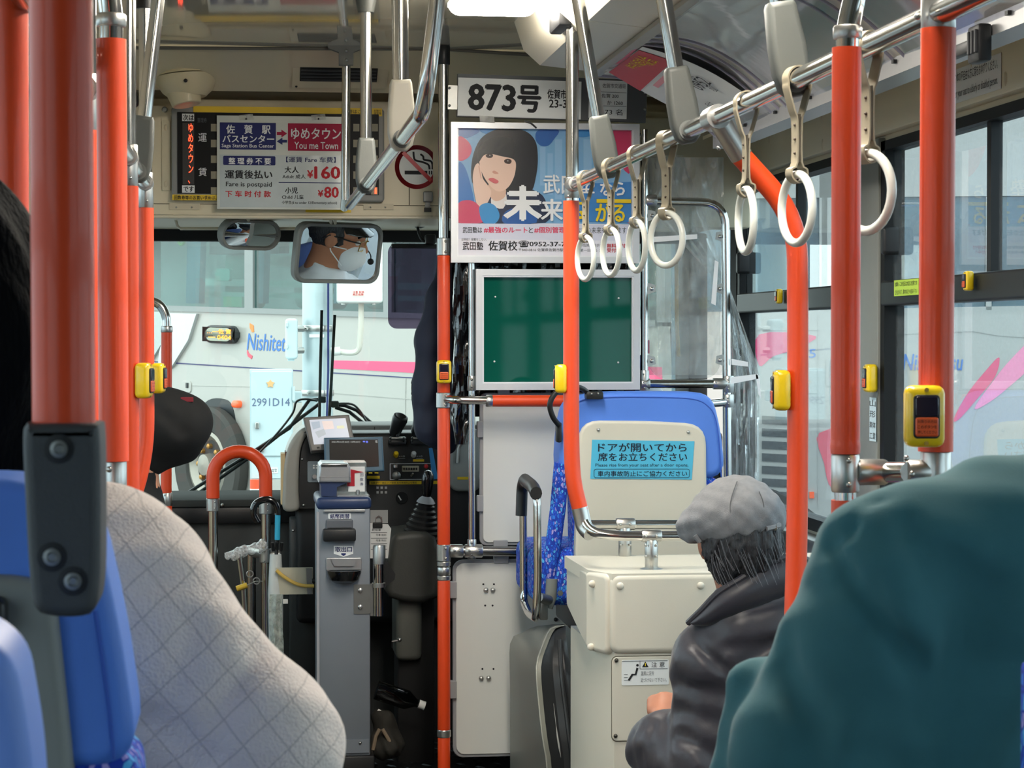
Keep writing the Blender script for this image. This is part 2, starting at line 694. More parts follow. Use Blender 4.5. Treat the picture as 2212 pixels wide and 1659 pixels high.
# ------------------------------------------------------------------ soft bodies (people, cloth): distance fields -> mesh
def snet(fn, lo, hi, h):
    ax = [np.arange(lo[i], hi[i] + h, h) for i in range(3)]
    X, Y, Z = np.meshgrid(*ax, indexing='ij')
    D = fn(X, Y, Z)
    s = D < 0
    nx, ny, nz = D.shape
    cnt = np.zeros((nx - 1, ny - 1, nz - 1), int)
    for i in (0, 1):
        for j in (0, 1):
            for k in (0, 1):
                cnt += s[i:nx - 1 + i, j:ny - 1 + j, k:nz - 1 + k]
    mixed = (cnt > 0) & (cnt < 8)
    idx = -np.ones(mixed.shape, int)
    idx[mixed] = np.arange(mixed.sum())
    I, J, K = np.nonzero(mixed)
    acc = np.zeros((len(I), 3))
    num = np.zeros(len(I))
    for a in range(3):
        for p in (0, 1):
            for q in (0, 1):
                o0 = [0, 0, 0]
                o1 = [0, 0, 0]
                oth = [t for t in range(3) if t != a]
                o0[oth[0]] = o1[oth[0]] = p
                o0[oth[1]] = o1[oth[1]] = q
                o1[a] = 1
                d0 = D[I + o0[0], J + o0[1], K + o0[2]]
                d1 = D[I + o1[0], J + o1[1], K + o1[2]]
                cr = (d0 < 0) != (d1 < 0)
                t = np.where(cr, d0 / np.where(np.abs(d0 - d1) < 1e-12, 1, d0 - d1), 0)
                pt = np.stack([np.full(len(I), float(o0[m])) for m in range(3)], 1)
                pt[:, a] += t
                acc += pt * cr[:, None]
                num += cr
    pos = acc / num[:, None] + np.stack([I, J, K], 1)
    vs = pos * h + np.array([ax[0][0], ax[1][0], ax[2][0]])
    fs = []
    for a in range(3):
        b, c = (a + 1) % 3, (a + 2) % 3
        sl0 = [slice(None)] * 3
        sl1 = [slice(None)] * 3
        sl0[a] = slice(0, -1)
        sl1[a] = slice(1, None)
        cr = s[tuple(sl0)] != s[tuple(sl1)]
        E = np.argwhere(cr)
        E = E[(E[:, b] > 0) & (E[:, c] > 0) & (E[:, b] < D.shape[b] - 1) & (E[:, c] < D.shape[c] - 1)]
        ins = s[E[:, 0], E[:, 1], E[:, 2]]
        q = []
        for db, dc in ((-1, -1), (0, -1), (0, 0), (-1, 0)):
            P = E.copy()
            P[:, b] += db
            P[:, c] += dc
            q.append(idx[P[:, 0], P[:, 1], P[:, 2]])
        q = np.stack(q, 1)
        q[~ins] = q[~ins][:, ::-1]
        fs.append(q)
    F = np.concatenate(fs)
    F = F[(F >= 0).all(1)]
    bb = B()
    bb.v = [tuple(p) for p in vs]
    bb.f = F.tolist()
    return bb


def cap(a, b, ra, rb):
    a = np.array(a, float)
    b = np.array(b, float)
    ab = b - a
    L2 = ab.dot(ab)

    def f(X, Y, Z):
        t = np.clip(((X - a[0]) * ab[0] + (Y - a[1]) * ab[1] + (Z - a[2]) * ab[2]) / L2, 0, 1)
        return np.sqrt((X - a[0] - t * ab[0]) ** 2 + (Y - a[1] - t * ab[1]) ** 2 + (Z - a[2] - t * ab[2]) ** 2) - (ra + (rb - ra) * t)
    return f


def ell(c, r, rot=(0, 0, 0)):
    R = np.array(Euler([math.radians(q) for q in rot]).to_matrix().transposed())
    r = np.array(r, float)
    c = np.array(c, float)

    def f(X, Y, Z):
        p = np.stack([X - c[0], Y - c[1], Z - c[2]])
        q = np.tensordot(R, p, 1) / r[:, None, None, None]
        k = np.sqrt((q ** 2).sum(0))
        return (k - 1) * r.min() * 0.85 + (k - 1) * (r.mean() - r.min()) * 0.15
    return f


def half(p, n):              # keeps the side the normal points away from
    p = np.array(p, float)
    n = np.array(n, float) / np.linalg.norm(n)
    return lambda X, Y, Z: (X - p[0]) * n[0] + (Y - p[1]) * n[1] + (Z - p[2]) * n[2]


def sunion(k, *fs):
    def f(X, Y, Z):
        d = fs[0](X, Y, Z)
        for g in fs[1:]:
            e = g(X, Y, Z)
            h = np.clip(0.5 + 0.5 * (e - d) / k, 0, 1)
            d = e * (1 - h) + d * h - k * h * (1 - h)
        return d
    return f


def cut(f, *gs):
    def r(X, Y, Z):
        d = f(X, Y, Z)
        for g in gs:
            d = np.maximum(d, g(X, Y, Z))
        return d
    return r


def crease(f, a, b, depth, width):
    """a fold pressed in along the line a-b"""
    g = cap(a, b, 0, 0)
    return lambda X, Y, Z: f(X, Y, Z) + depth * np.exp(-(g(X, Y, Z) / width) ** 2)


def rumple(f, amp, freq, seed=0, st=(1, 1, 1)):
    rs = np.random.RandomState(seed)
    ks = [(rs.randn(3) * freq * (0.6 + 0.5 * i), rs.rand() * 6.28, 1.0 / (1 + 0.6 * i)) for i in range(6)]

    def g(X, Y, Z):
        d = f(X, Y, Z)
        w = 0
        for k, ph, am in ks:
            w = w + am * np.sin(k[0] * X * st[0] + k[1] * Y * st[1] + k[2] * Z * st[2] + ph)
        return d + amp * w
    return g
# ------------------------------------------------------------------ shared materials
ORANGE = M('orange_vinyl_sleeve', 'DC4412', 0.45, var=0.05, scale=14, coat=0.15)
CHROME = M('polished_chrome', 'C9C9C6', 0.14, 1.0, var=0.04)
SATIN = M('satin_steel', 'BDBDBA', 0.34, 1.0, var=0.08, scale=60)
DULLM = M('dull_grey_metal', '8C8D8B', 0.4, 0.9, var=0.08)
SCREW = M('screw_steel', 'AFAEA9', 0.3, 1.0, var=0.1)
SOCK = M('grey_socket_plastic', '525552', 0.5, var=0.08, bump=0.05)
DGREY = M('charcoal_plastic', '3B3D40', 0.55, var=0.08, bump=0.12, bscale=500)
BLACK = M('black_plastic', '141517', 0.45, var=0.15)
BLACKM = M('black_matte', '101112', 0.8, var=0.15)
CREAM = M('cream_wall_panel', 'DDD2B6', 0.42, var=0.04, scale=6)
CREAMD = M('cream_trim_panel', 'CEC3A8', 0.45, var=0.05, scale=6)
CEIL = M('glossy_cream_ceiling', 'DED7C4', 0.06, var=0.03, scale=3, coat=0.8)
WHITE = M('white_plastic', 'E6E6E2', 0.4, var=0.03)
PAPER = M('white_paper', 'E9ECEC', 0.6, var=0.02)
GREYP = M('grey_board', 'D0D1CC', 0.45, var=0.03, scale=8)
GREYT = M('grey_edge_trim', '8F9093', 0.5, var=0.05)
ALU = M('brushed_aluminium_frame', 'CFD2D6', 0.36, 0.35, var=0.04)
YELLOW = M('yellow_plastic', 'EBC61A', 0.28, var=0.05, coat=0.3)
INK = M('black_ink', '14151A', 0.7, var=0.0)
INKN = M('navy_ink', '1F2A63', 0.7, var=0.0)
INKR = M('red_ink', 'C8222F', 0.7, var=0.0)
INKP = M('pink_ink', 'E0355E', 0.7, var=0.0)
INKW = M('white_ink', 'F2F4F6', 0.7, var=0.0)
INKY = M('yellow_ink', 'F2D21E', 0.7, var=0.0)
INKB = M('blue_ink', '2E66B8', 0.7, var=0.0)
INKG = M('grey_ink', '5A6065', 0.7, var=0.0)
GASKET = M('window_rubber', '0C0D0E', 0.55, var=0.1, spec=0.25)
DARKAL = M('dark_anodised_frame', '141618', 0.42, 0.0, var=0.1, spec=0.3)
GLASS = MG('clear_window_glass', 'E4F0EE')
GLASSW = MG('wet_side_glass', 'DCE8EC', haze=0.07, hazec='DDE6EC', bscale=60)
NAVYF = M('navy_plastic', '24365C', 0.38, var=0.05)

XL, XR, ZC = -0.92, 1.62, 2.20
YR, YF = -1.6, 7.9


def struct(name, b, mat, label, parent=None, **kw):
    if parent is None:
        return obj(name, b, mat, None, label=label, cat=name.split('_')[0], kind='structure', **kw)
    return obj(name, b, mat, parent, **kw)


# floor: dark vinyl, checker plate by the driver
FLOORM = M('speckled_floor_vinyl', '3A3C3E', 0.5, var=0.25, scale=300)
struct('floor', B().box((XL - 0.05, YR, -0.06), (XR + 0.05, YF, 0.0)), FLOORM, 'dark grey vinyl bus floor')
struct('floor_raised', B().rbox((XL, YR, 0.0), (XR, 2.4, 0.2), 0.01, 1), FLOORM, 'raised rear floor of the bus')
CHK = M('checker_plate', '4B4C4D', 0.3, 0.85, var=0.15)
fl = obj('tread_plate', B().box((0.1, 5.9, 0.0), (0.9, 7.4, 0.012)), CHK, bpy.data.objects['floor'])
b = B()
for i in range(15):
    for j in range(28):
        x, y = 0.12 + i * 0.055, 5.93 + j * 0.055
        s = 1 if (i + j) % 2 else -1
        d = V((0.016, 0.016 * s, 0))
        e = V((-0.004, 0.004 * s, 0))
        c = V((x, y, 0.012))
        if x + 0.02 > 0.9 or y + 0.02 > 7.4:
            continue
        b.add([c - d, c + e, c + d, c - e, c + V((0, 0, 0.004)) - d * 0.5, c + V((0, 0, 0.004)) + d * 0.5],
              [(0, 3, 5, 4), (0, 4, 1), (4, 5, 2, 1), (5, 3, 2)])
obj('tread_ridge', b, CHK, fl, kind='stuff')

# ceiling: flat centre with coved left side
prof = [(XL, 1.92), (-0.86, 2.02), (-0.75, 2.11), (-0.6, 2.17), (-0.45, ZC), (0.95, ZC), (XR + 0.05, ZC)]
b = B()
rows = [[V((x, y, z)) for x, z in prof] for y in (YR, 1.0, 3.0, 5.0, 6.53)]
b.grid(rows, 0.06, (0, 0, 1))
ceil = struct('ceiling', b, CEIL, 'glossy cream bus ceiling with coved edge')
# header above the windscreen: bends down from the ceiling joint
b = B()
pr = [(6.535, 2.197), (6.62, 2.185), (6.72, 2.16), (6.8, 2.13), (6.86, 2.105), (6.87, 2.115), (7.18, 2.14)]
b.grid([[V((x, y, z)) for y, z in pr] for x in (XL, 0, 0.6, XR)], 0.05, (0, 0.2, 1))
struct('trim_1', b, M('header_panel_cream', 'D6CBAE', 0.22, var=0.05, scale=5), 'cream front header panel bending down from the ceiling')
obj('joint_strip', B().tube([W(200, 103, 6.53), W(960, 106, 6.53), W(1240, 125, 6.5)], 0.005, 8), M('joint_rubber', '55534C', 0.5), bpy.data.objects['trim_1'])
fd = FY(6.8)
# vent grille in the header
gv = thing('air_grille', 'black slatted air grille in the cream front header panel', 'grille', W(722, 175, 6.74))
FG = Fr(W(722, 155, 6.70), (1, 0.0, 0), (0, 0.35, -0.0) if False else (0, -0.42, 0.16))
b = B()
hg = Fr(V((0, 6.735, 2.156)), (1, 0, 0), (0, -0.1, 0.05))
plate('cover_plate', hg, 632, 134, 838, 188, -0.004, 0.004, CREAMD, gv, r=0.004)
plate('grille_panel', hg, 648, 143, 815, 173, 0.003, 0.006, BLACKM, gv)
for i in range(4):
    yy = 147 + i * 7
    plate('slat', hg, 650, yy, 813, yy + 2.2, 0.006, 0.010, DGREY, gv)
for x, y in ((645, 137), (828, 138), (640, 184)):
    obj('screw', B().ball(hg.P(x, y, 0.004), 0.004, 8, 6), BLACK, gv)

# front wall: the display panel over the windscreen, and the bulkhead below it
b = B().box((XL, 7.0, 1.735), (XR, 7.06, 2.072)).box((XL, 7.02, 1.73), (XR, 7.9, 1.76)).box((XL, 7.85, 1.70), (XR, 7.95, 2.15)).box((XL, 7.06, 2.04), (XR, 7.9, 2.10)).box((XL, 7.15, 2.09), (XR, 7.9, 2.25)).box((XL, 6.55, 2.23), (XR, 7.9, 2.27))
fw = struct('wall_front', b, CREAM, 'cream front panel above the windscreen')
FD = FY(7.0)
obj('ledge_rail', B().tube([W(332, 468, 6.985), W(948, 470, 6.985)], 0.006, 10), M('ledge_cream', 'D9D0B8', 0.3), fw)
obj('header_band', B().box((XL, 7.84, 1.69), (XR, 7.9, 1.765)), BLACKM, fw)
for x0, x1 in ((366, 432), (785, 850)):
    h = plate('hinge_plate', FD, x0, 440, x1, 453, 0.0, 0.005, CREAMD, fw)
    for x in (x0 + 15, x1 - 18):
        obj('screw', B().ball(FD.P(x, 448, 0.005), 0.003, 8, 6), SCREW, h)
plate('panel_seam', FD, 332, 441.5, 948, 443, 0.0, 0.0012, M('seam_brown', '6B6350', 0.8), fw)  # panel joints drawn as thin brown strips
plate('panel_seam', FD, 883, 300, 885, 443, 0.0, 0.0012, MATS['seam_brown'], fw)
h = plate('hinge_strip', FD, 350, 260, 368, 412, 0.0, 0.006, M('hinge_cream', 'D4CAAE', 0.4), fw, r=0.002)
for y in (276, 398):
    obj('slot', B().ball(FD.P(358, y, 0.006), (0.006, 0.002, 0.01), 10, 6), CREAMD, h)
obj('knob', B().lathe([(0.009, 0), (0.009, 0.008), (0.006, 0.012)], FD.P(356, 237, 0), FD.n, 14), SATIN, fw)
# latch right of the no smoking sign
lt = thing('toggle_latch', 'small grey toggle latch on the cream front panel below the no smoking sign', 'latch', FD.P(923, 430))
pad('body', FD, 914, 414, 934, 437, 0.0, 0.014, DULLM, lt, r=0.002, bev=0.003)
plate('hook', FD, 918, 437, 929, 449, 0.0, 0.008, DULLM, lt, r=0.001)
plate('catch', FD, 916, 449, 931, 458, 0.0, 0.012, BLACK, lt)
plate('corner_cover', FD, 935, 300, 948, 440, 0.0, 0.004, CREAMD, fw, r=0.006)

# bulkhead and dashboard base below the windscreen
DASH = M('dark_dash_plastic', '3A3C3B', 0.55, var=0.08, bump=0.1, bscale=400)
b = B().box((XL, 7.45, 0), (0.52, 7.9, 0.79)).box((XL, 7.9, -0.2), (XR, 7.95, 0.79))
wl = struct('wall_front_lower', b, DASH, 'dark grey panel below the windscreen by the entrance')
FB = FY(7.45)
obj('top_ledge', B().rbox((XL, 7.42, 0.79), (0.3, 7.88, 0.815), 0.006, 2), M('ledge_grey_metal', '3E403F', 0.85, 0.0, var=0.1, spec=0.05), wl)
obj('fascia_strip', B().rbox((XL, 7.415, 0.735), (0.32, 7.46, 0.79), 0.008, 2), BLACK, wl)
pad('tray', FY(7.75), 372, 1071, 535, 1095, 0, 0.2, DASH, wl, r=0.004, bev=0.004)
lm = pad('marker_lamp', FB, 395, 1082, 428, 1094, 0.0, 0.02, BLACK, wl, r=0.003)
pad('lens', FB, 403, 1083, 419, 1092, 0.02, 0.024, WHITE, lm, r=0.002, bev=0.002)
for x in (452, 480):
    obj('bolt', B().ball(W(x, 1091, 7.41), 0.006, 10, 6), SCREW, wl)
obj('side_box', B().rbox((W(626, 1100, 7.3).x, 7.3, 0.1), (W(696, 1100, 7.3).x, 7.46, 0.76), 0.008, 2), DASH, wl)
for x, y in ((633, 1146), (644, 1119)):
    obj('bolt', B().ball(W(x, y, 7.3), 0.005, 8, 6), SCREW, wl)

# windscreen
ws = struct('window_1', B().box((XL + 0.05, 7.9, 0.79), (XR - 0.03, 7.906, 1.70)), MG('windscreen_glass', 'E9F2F0'), 'wide clear windscreen')
for x0, x1 in ((XL, XL + 0.09), (XR - 0.07, XR)):
    obj('pillar', B().rbox((x0, 7.7, 0.79), (x1, 7.95, 1.72), 0.01, 2), BLACKM, ws)

# side walls
def side(name, x, sg, ymax, label):
    w = 0.05 * sg
    b = B().box((min(x, x + w), YR, 0), (max(x, x + w), YF, 0.80)).box((min(x, x + w), YR, 1.85), (max(x, x + w), YF, ZC))
    return struct(name, b, CREAM, label)


wr = side('wall_right', XR, 1, YF, 'cream right side wall of the bus')
wlft = side('wall_left', XL, -1, YF, 'cream left side wall of the bus')
struct('wall_rear', B().box((XL, YR - 0.06, 0), (XR, YR, ZC)), M('rear_dimming_panel', '4A463E', 0.7), 'unseen rear wall of the bus, closed and darkened to dim the rear')  # out of view; left windowless and coloured dark to keep light from behind low


def side_window(name, x, sg, ya, yb, label, detail=True):
    """ya front end, yb rear end"""
    fr = FXR(x) if sg > 0 else Fr((x, 0, 0), (0, 1, 0))
    A, Bn = (-ya, -yb) if sg > 0 else (yb, ya)
    z0, z1, zm0, zm1, f = 0.80, 1.85, 1.432, 1.495, 0.035
    b = B()
    for r in ((A, z0, Bn, z0 + f), (A, z1 - f * 0.7, Bn, z1), (A, z0, A + f, z1), (Bn - f, z0, Bn, z1)):
        b.prism(fr, [(r[0], r[1]), (r[2], r[1]), (r[2], r[3]), (r[0], r[3])], -0.04, 0.012)
    w = struct(name, b, GASKET, label)
    obj('mid_rail', B().pillow(fr, rrect(A + f, zm0, Bn - f, zm1, 0.008), -0.03, 0.022, 0.006), DARKAL, w)
    m = (A + Bn) / 2
    for k, (p, q, u0, u1, c) in enumerate(((A + f, m + 0.01, zm1, z1 - f * 0.7, -0.012), (m - 0.01, Bn - f, zm1, z1 - f * 0.7, -0.024), (A + f, Bn - f, z0 + f, zm0, -0.02))):
        obj('pane', B().prism(fr, [(p, u0), (q, u0), (q, u1), (p, u1)], c - 0.002, c + 0.002), GLASSW, w)
    obj('sash_bar', B().prism(fr, [(m - 0.014, zm1), (m + 0.014, zm1), (m + 0.014, z1 - f * 0.7), (m - 0.014, z1 - f * 0.7)], -0.03, -0.004), DARKAL, w)
    if detail:
        obj('latch', B().pillow(fr, rrect(A + f + 0.02, 1.56, A + f + 0.05, 1.63, 0.01), -0.01, 0.03, 0.008), BLACK, w)
    return w


Y1a, Y1b = WX(1600, 600, XR).y, WX(1866, 600, XR).y
Y2a, Y2b = WX(1912, 600, XR).y, 3.95
side_window('window_3', XR, 1, Y1a, Y1b, 'black framed side window in front of the grey pillar')
side_window('window_4', XR, 1, Y2a, Y2b, 'black framed side window behind the grey pillar')
side_window('window_5', XR, 1, 3.8, 2.2, 'black framed right side window further back')
side_window('window_6', XR, 1, 2.05, 0.35, 'black framed right side window beside the rear seats')
side_window('window_7', XR, 1, 0.2, -1.5, 'rearmost black framed right side window')
for i, (a, c) in enumerate(((7.6, 6.2), (6.05, 4.5), (4.35, 2.7), (2.55, 0.9), (0.75, -1.5))):
    side_window('window_%d' % (8 + i), XL, -1, a, c, 'black framed left side window')
# grey pillar between the right windows, and the driver's door post
b = B().rbox((XR - 0.02, Y2a, 0.8), (XR + 0.05, Y1b, 1.86), 0.006, 2)
pl = struct('trim_2', b, M('grey_pillar', '8A8D88', 0.45, 0.2, var=0.05), 'grey metal window pillar')
obj('pillar', B().box((XR, 3.8, 0.8), (XR + 0.05, 3.95, 1.86)).box((XR, 2.05, 0.8), (XR + 0.05, 2.2, 1.86)).box((XR, 0.2, 0.8), (XR + 0.05, 0.35, 1.86)), CREAMD, pl)
b = B().box((XR, Y1a, 0.8), (XR + 0.05, YF, 0.82))
obj('door_post', B().box((XR - 0.015, Y1a, 0.75), (XR + 0.05, Y1a + 0.09, 1.86)), BLACKM, pl)
b = B()
for a, c in ((7.6, 7.9), (6.05, 6.2), (4.35, 4.5), (2.55, 2.7), (0.75, 0.9)):
    b.box((XL - 0.05, a, 0.8), (XL, c, 1.86))
struct('trim_3', b, CREAMD, 'cream left window pillars')
# lower sill below the right windows
obj('sill', B().rbox((XR - 0.06, YR + 0.1, 0.745), (XR, 7.3, 0.79), 0.008, 2), SATIN, wr)
obj('heater_duct', B().rbox((XR - 0.10, 2.4, 0.55), (XR, 7.2, 0.72), 0.01, 2), DULLM, wr)
# beige band above the right windows with slots
FBR = FXR(XR)
obj('band', B().rbox((XR - 0.03, YR + 0.1, 1.865), (XR, 7.3, 2.05), 0.006, 2), CREAM, wr)
for i, (x, y) in enumerate(((1775, 255), (1777, 312), (1662, 300), (2100, 135), (2172, 170))):
    p = WX(x, y, XR - 0.03)
    obj('slot', B().ball(p, (0.003, 0.008, 0.016), 8, 6), CREAMD, wr)
# upper corner panel at the front right
b = B().box((1.05, 7.0, 1.66), (XR, 7.06, 2.1))
obj('corner_panel', B().rbox((1.17, 6.95, 1.70), (XR - 0.02, 7.06, 2.05), 0.01, 2), CREAMD, wr)
obj('bolt', B().ball(W(1540, 357, 6.94), 0.01, 10, 6), CREAM, wr)

# air duct along the right of the ceiling
xd, zd = 0.936, 2.07
b = B()
sec = [(0.72, ZC), (0.745, 2.125), (0.79, 2.085), (xd, zd), (xd + 0.02, zd + 0.012), (0.99, ZC)]
for y0, y1 in ((YR, 3.9), (3.905, 5.1), (5.105, 5.95)):
    fr = Fr((0, y1, 0), (1, 0, 0))
    b.prism(fr, sec, 0.0, y1 - y0)
du = struct('trim_4', b, M('duct_cream', 'DCD6C4', 0.35, var=0.03, scale=4), 'cream air duct running along the right of the ceiling')
b = B()
obj('edge_channel', B().box((xd - 0.012, YR, zd - 0.012), (xd + 0.02, 5.95, zd - 0.0005)), M('channel_grey', 'A7A59B', 0.4, 0.3), du)
pv = W(1290, 68, 5.35)
gr = obj('louvre', B().rbox((0.742, 5.25, 2.095), (0.775, 5.42, 2.15), 0.006, 2, mtx=None), BLACK, du)

# coved poster rail on the right: curved panels with clear sheets over them
COVE = M('cove_cream', 'E0DCD0', 0.3, var=0.03, scale=5)
arc = []
for i in range(13):
    t = i / 12
    x = xd + 0.01 + (1.285 - xd) * t
    z = zd - 0.002 + (1.89 - zd) * t + 0.05 * math.sin(math.pi * t)
    arc.append((x, z))
segs = [(YR, 0.9), (0.91, 2.1), (2.11, 3.2), (3.21, 4.25), (4.26, 5.2), (5.21, 6.0)]
cv = struct('trim_5', B().grid([[V((x, y, z + 0.012)) for x, z in arc] for y in (YR, 6.0)], 0.02, (0.4, 0, 1)), COVE, 'curved cream cove above the right windows holding clear poster sheets')
CLEAR = MG('clear_poster_sheet', 'F4F5F8', rough=0.06, haze=0.03, hazec='E8E6F0', bump=0.04, bscale=3, stretch=(1, 2, 1))
RIB = M('sheet_edge', 'A7A5B8', 0.25, 0.0, var=0.1)
for y0, y1 in segs:
    p = obj('panel', B().grid([[V((x, y, z + 0.004)) for x, z in arc] for y in (y0, y1)], 0.008, (0.4, 0, 1)), COVE, cv)
    ny = 5
    obj('clear_sheet', B().grid([[V((x, y0 + 0.03 + (y1 - y0 - 0.06) * j / ny, z - 0.004 - 0.008 * math.sin(math.pi * j / ny))) for x, z in arc] for j in range(ny + 1)], 0.0012, (-0.4, 0, -1)), CLEAR, cv)
    for yy in (y0 + 0.03, y0 + 0.11, y1 - 0.03):
        obj('sheet_rib', B().tube([V((x, yy, z - 0.006)) for x, z in arc], 0.0035, 6), RIB, cv)
obj('lower_channel', B().box((1.275, YR, 1.87), (1.34, 6.0, 1.885)).box((1.275, YR, 1.885), (1.285, 6.0, 1.905)).box((1.33, YR, 1.885), (1.34, 6.0, 1.93)), M('channel_alu', 'B9BABB', 0.35, 0.5), cv)
for i in range(12):
    obj('slot', B().box((1.268, 5.6 - i * 0.33, 1.892), (1.276, 5.585 - i * 0.33, 1.899)), BLACK, cv)
obj('back_filler', B().add([(1.33, YR, 1.93), (1.33, 6.4, 1.93), (XR, 6.4, 2.06), (XR, YR, 2.06), (1.33, YR, 1.94), (1.33, 6.4, 1.94), (XR, 6.4, 2.07), (XR, YR, 2.07)],
    [(0, 1, 2, 3), (7, 6, 5, 4), (0, 4, 5, 1), (1, 5, 6, 2), (2, 6, 7, 3), (3, 7, 4, 0)]), CREAMD, cv)

# ceiling lamps: lit white shades
LAMP = M('lit_lamp_shade', 'FFF8EC', 0.4, var=0.0, emit=19.0)
pl0 = W(1060, 30, 5.5).x
for i, (y0, y1) in enumerate(((4.3, 5.5), (2.3, 3.5))):
    t = thing('ceiling_lamp', 'lit white rounded ceiling lamp' if i == 0 else ('lit ceiling lamp behind the first one', 'lit ceiling lamp over the rear seats')[i - 1], 'lamp', (pl0, (y0 + y1) / 2, ZC - 0.055), 'ceiling lamps')
    obj('shade', B().rbox((pl0 - 0.11, y0, ZC - 0.055), (pl0 + 0.11, y1, ZC - 0.004), 0.03, 4), LAMP, t)
    obj('frame', B().rbox((pl0 - 0.12, y0 - 0.01, ZC - 0.01), (pl0 + 0.12, y1 + 0.01, ZC), 0.004, 2), CREAMD, t)
# ------------------------------------------------------------------ outside: yard, coaches, lamp post with cabinets
ZG = -0.42
obj('yard_ground', B().box((-40, 8.3, ZG - 0.1), (60, 70, ZG)).box((-40, -40, ZG - 0.1), (60, 8.3, ZG)), M('asphalt', '6E7072', 0.85, var=0.25, scale=3, bump=0.2, bscale=80), None,
    label='grey asphalt yard around the bus', cat='ground', kind='structure')
COACHW = M('coach_white', 'ABA8A2', 0.3, var=0.02, coat=0.3)
COACHG = M('coach_seal_grey', '8E9190', 0.5, var=0.05)
COACHD = M('coach_dark', '2B2E30', 0.4, var=0.1)
CG = MG('coach_window_glass', 'B4D2D0', rough=0.02, haze=0.05, hazec='B4CFCC', bscale=1.0, ior=1.5)

# coach standing askew in front of the windscreen
uL = ray(-3070, 600)
C1 = Fr(W(700, 760, 18.0), -uL)
t = thing('coach', 'white coach with a pink stripe and blue and orange lettering seen through the windscreen', 'bus', C1.pt(0, -2.1, -1.0))
GI = lambda pts: [C1.px(x, y) for x, y in pts]
b = B()
low = [(-300, 655), (150, 664), (1000, 692), (1420, 705), (1440, 1230), (-330, 1130)]
body = obj('side_panel', B().prism(C1, GI([(-500, 640), (365, 668), (640, 678), (1420, 705), (1440, 1260), (-520, 1120)]), -0.12, 0.0), COACHW, t)
obj('far_side', B().prism(C1, GI([(-500, 640), (365, 668), (640, 678), (1420, 705), (1440, 1260), (-520, 1120)]), -2.4, -2.3), COACHW, t)
obj('roof_panel', B().prism(C1, GI([(-500, 470), (1420, 470), (1420, 300), (-500, 380)]), -2.4, 0.0), COACHW, t)
obj('far_glazing', B().prism(C1, GI([(-500, 470), (1420, 470), (1420, 705), (-500, 640)]), -2.25, -2.2), M('far_glazing_pale', 'C6D6D2', 0.6, var=0.25, scale=0.7), t)
obj('interior_floor', B().prism(C1, GI([(-500, 640), (1420, 705), (1425, 720), (-505, 650)]), -2.3, -0.12), COACHD, t)
obj('window_seal', B().prism(C1, GI([(-500, 630), (365, 660), (1420, 692), (1420, 705), (640, 680), (-500, 645)]), -0.05, 0.02), COACHG, t)
for x0, x1 in ((345, 530), (547, 830), (850, 1150), (1170, 1420)):
    yb0, yb1 = 655 + (x0 - 345) * 0.031, 655 + (x1 - 345) * 0.031
    w = obj('window', B().prism(C1, GI([(x0, 470), (x1, 470), (x1, yb1 + 8), (x0, yb0 + 8)]), -0.03, -0.01), CG, t)
    obj('window_post', B().prism(C1, GI([(x1, 470), (x1 + 18, 470), (x1 + 18, yb1 + 8), (x1, yb1 + 8)]), -0.05, 0.01), COACHG, w)
# seats behind the coach glass; blue curtain strips also stand in for its reflections
CS = M('coach_seat_cream', 'D9DED6', 0.7, var=0.06)
CC = M('coach_curtain_reflection_blue', '6FA9C4', 0.8, var=0.15, scale=3)
k = 0
for x in range(390, 1400, 75):
    b = B()
    c = C1.px(x, 640)
    b.pillow(C1, rrect(c[0] - 0.24, c[1] - 0.1, c[0] + 0.24, c[1] + 0.42 + 0.12 * (k % 2), 0.1), -0.75 - 0.5 * (k % 2), -0.6 - 0.5 * (k % 2), 0.05)
    obj('seat', b, CS if k % 3 else M('coach_seat_green', '8FB8A8', 0.7), t)
    k += 1
for y0, y1, cc_ in ((545, 570, -1.1), (600, 615, -0.5), (628, 640, -0.35)):
    obj('inner_band', B().prism(C1, GI([(340, y0), (1400, y0 + 22), (1400, y1 + 22), (340, y1)]), cc_ - 0.05, cc_), M('coach_band_cream', 'E2E6DC', 0.6, var=0.05), t)
for x0, x1 in ((372, 402), (690, 712), (520, 540)):
    obj('curtain', B().prism(C1, GI([(x0, 470), (x1, 470), (x1 - 6, 655), (x0 - 4, 655)]), -0.22, -0.16), CC, t)  # blue strips imitate reflections in the coach windows
pad('pass_card', C1, 452, 580, 483, 607, -0.09, -0.06, M('pale_card', 'DCEBDD', 0.6), t, r=0.03)
obj('route_ring', B().tube([C1.P(371 + 6 * math.cos(a), 515 + 13 * math.sin(a), -0.1) for a in np.linspace(0, 6.28, 20)[:-1]], 0.014, 6, closed=True), M('lime_ring', 'A6D84A', 0.6), t)
plate('dark_dash_board', C1, 350, 500, 500, 545, -0.6, -0.5, COACHD, t)
plate('light_bar', C1, 430, 640, 470, 662, -0.3, -0.25, M('pale_green_panel', 'C9EAB4', 0.6), t)
# front corner of the coach: grey sweep and darker screen
poly('corner_sweep', C1, [(372, 676), (430, 678), (412, 735), (378, 790), (345, 812), (350, 760)], 0.0, 0.03, M('coach_silver', 'C6C8C8', 0.3, 0.3), t)
poly('front_screen', C1, [(330, 672), (375, 676), (362, 730), (330, 780)], 0.0, 0.025, M('coach_screen', 'A9B0AE', 0.2), t)
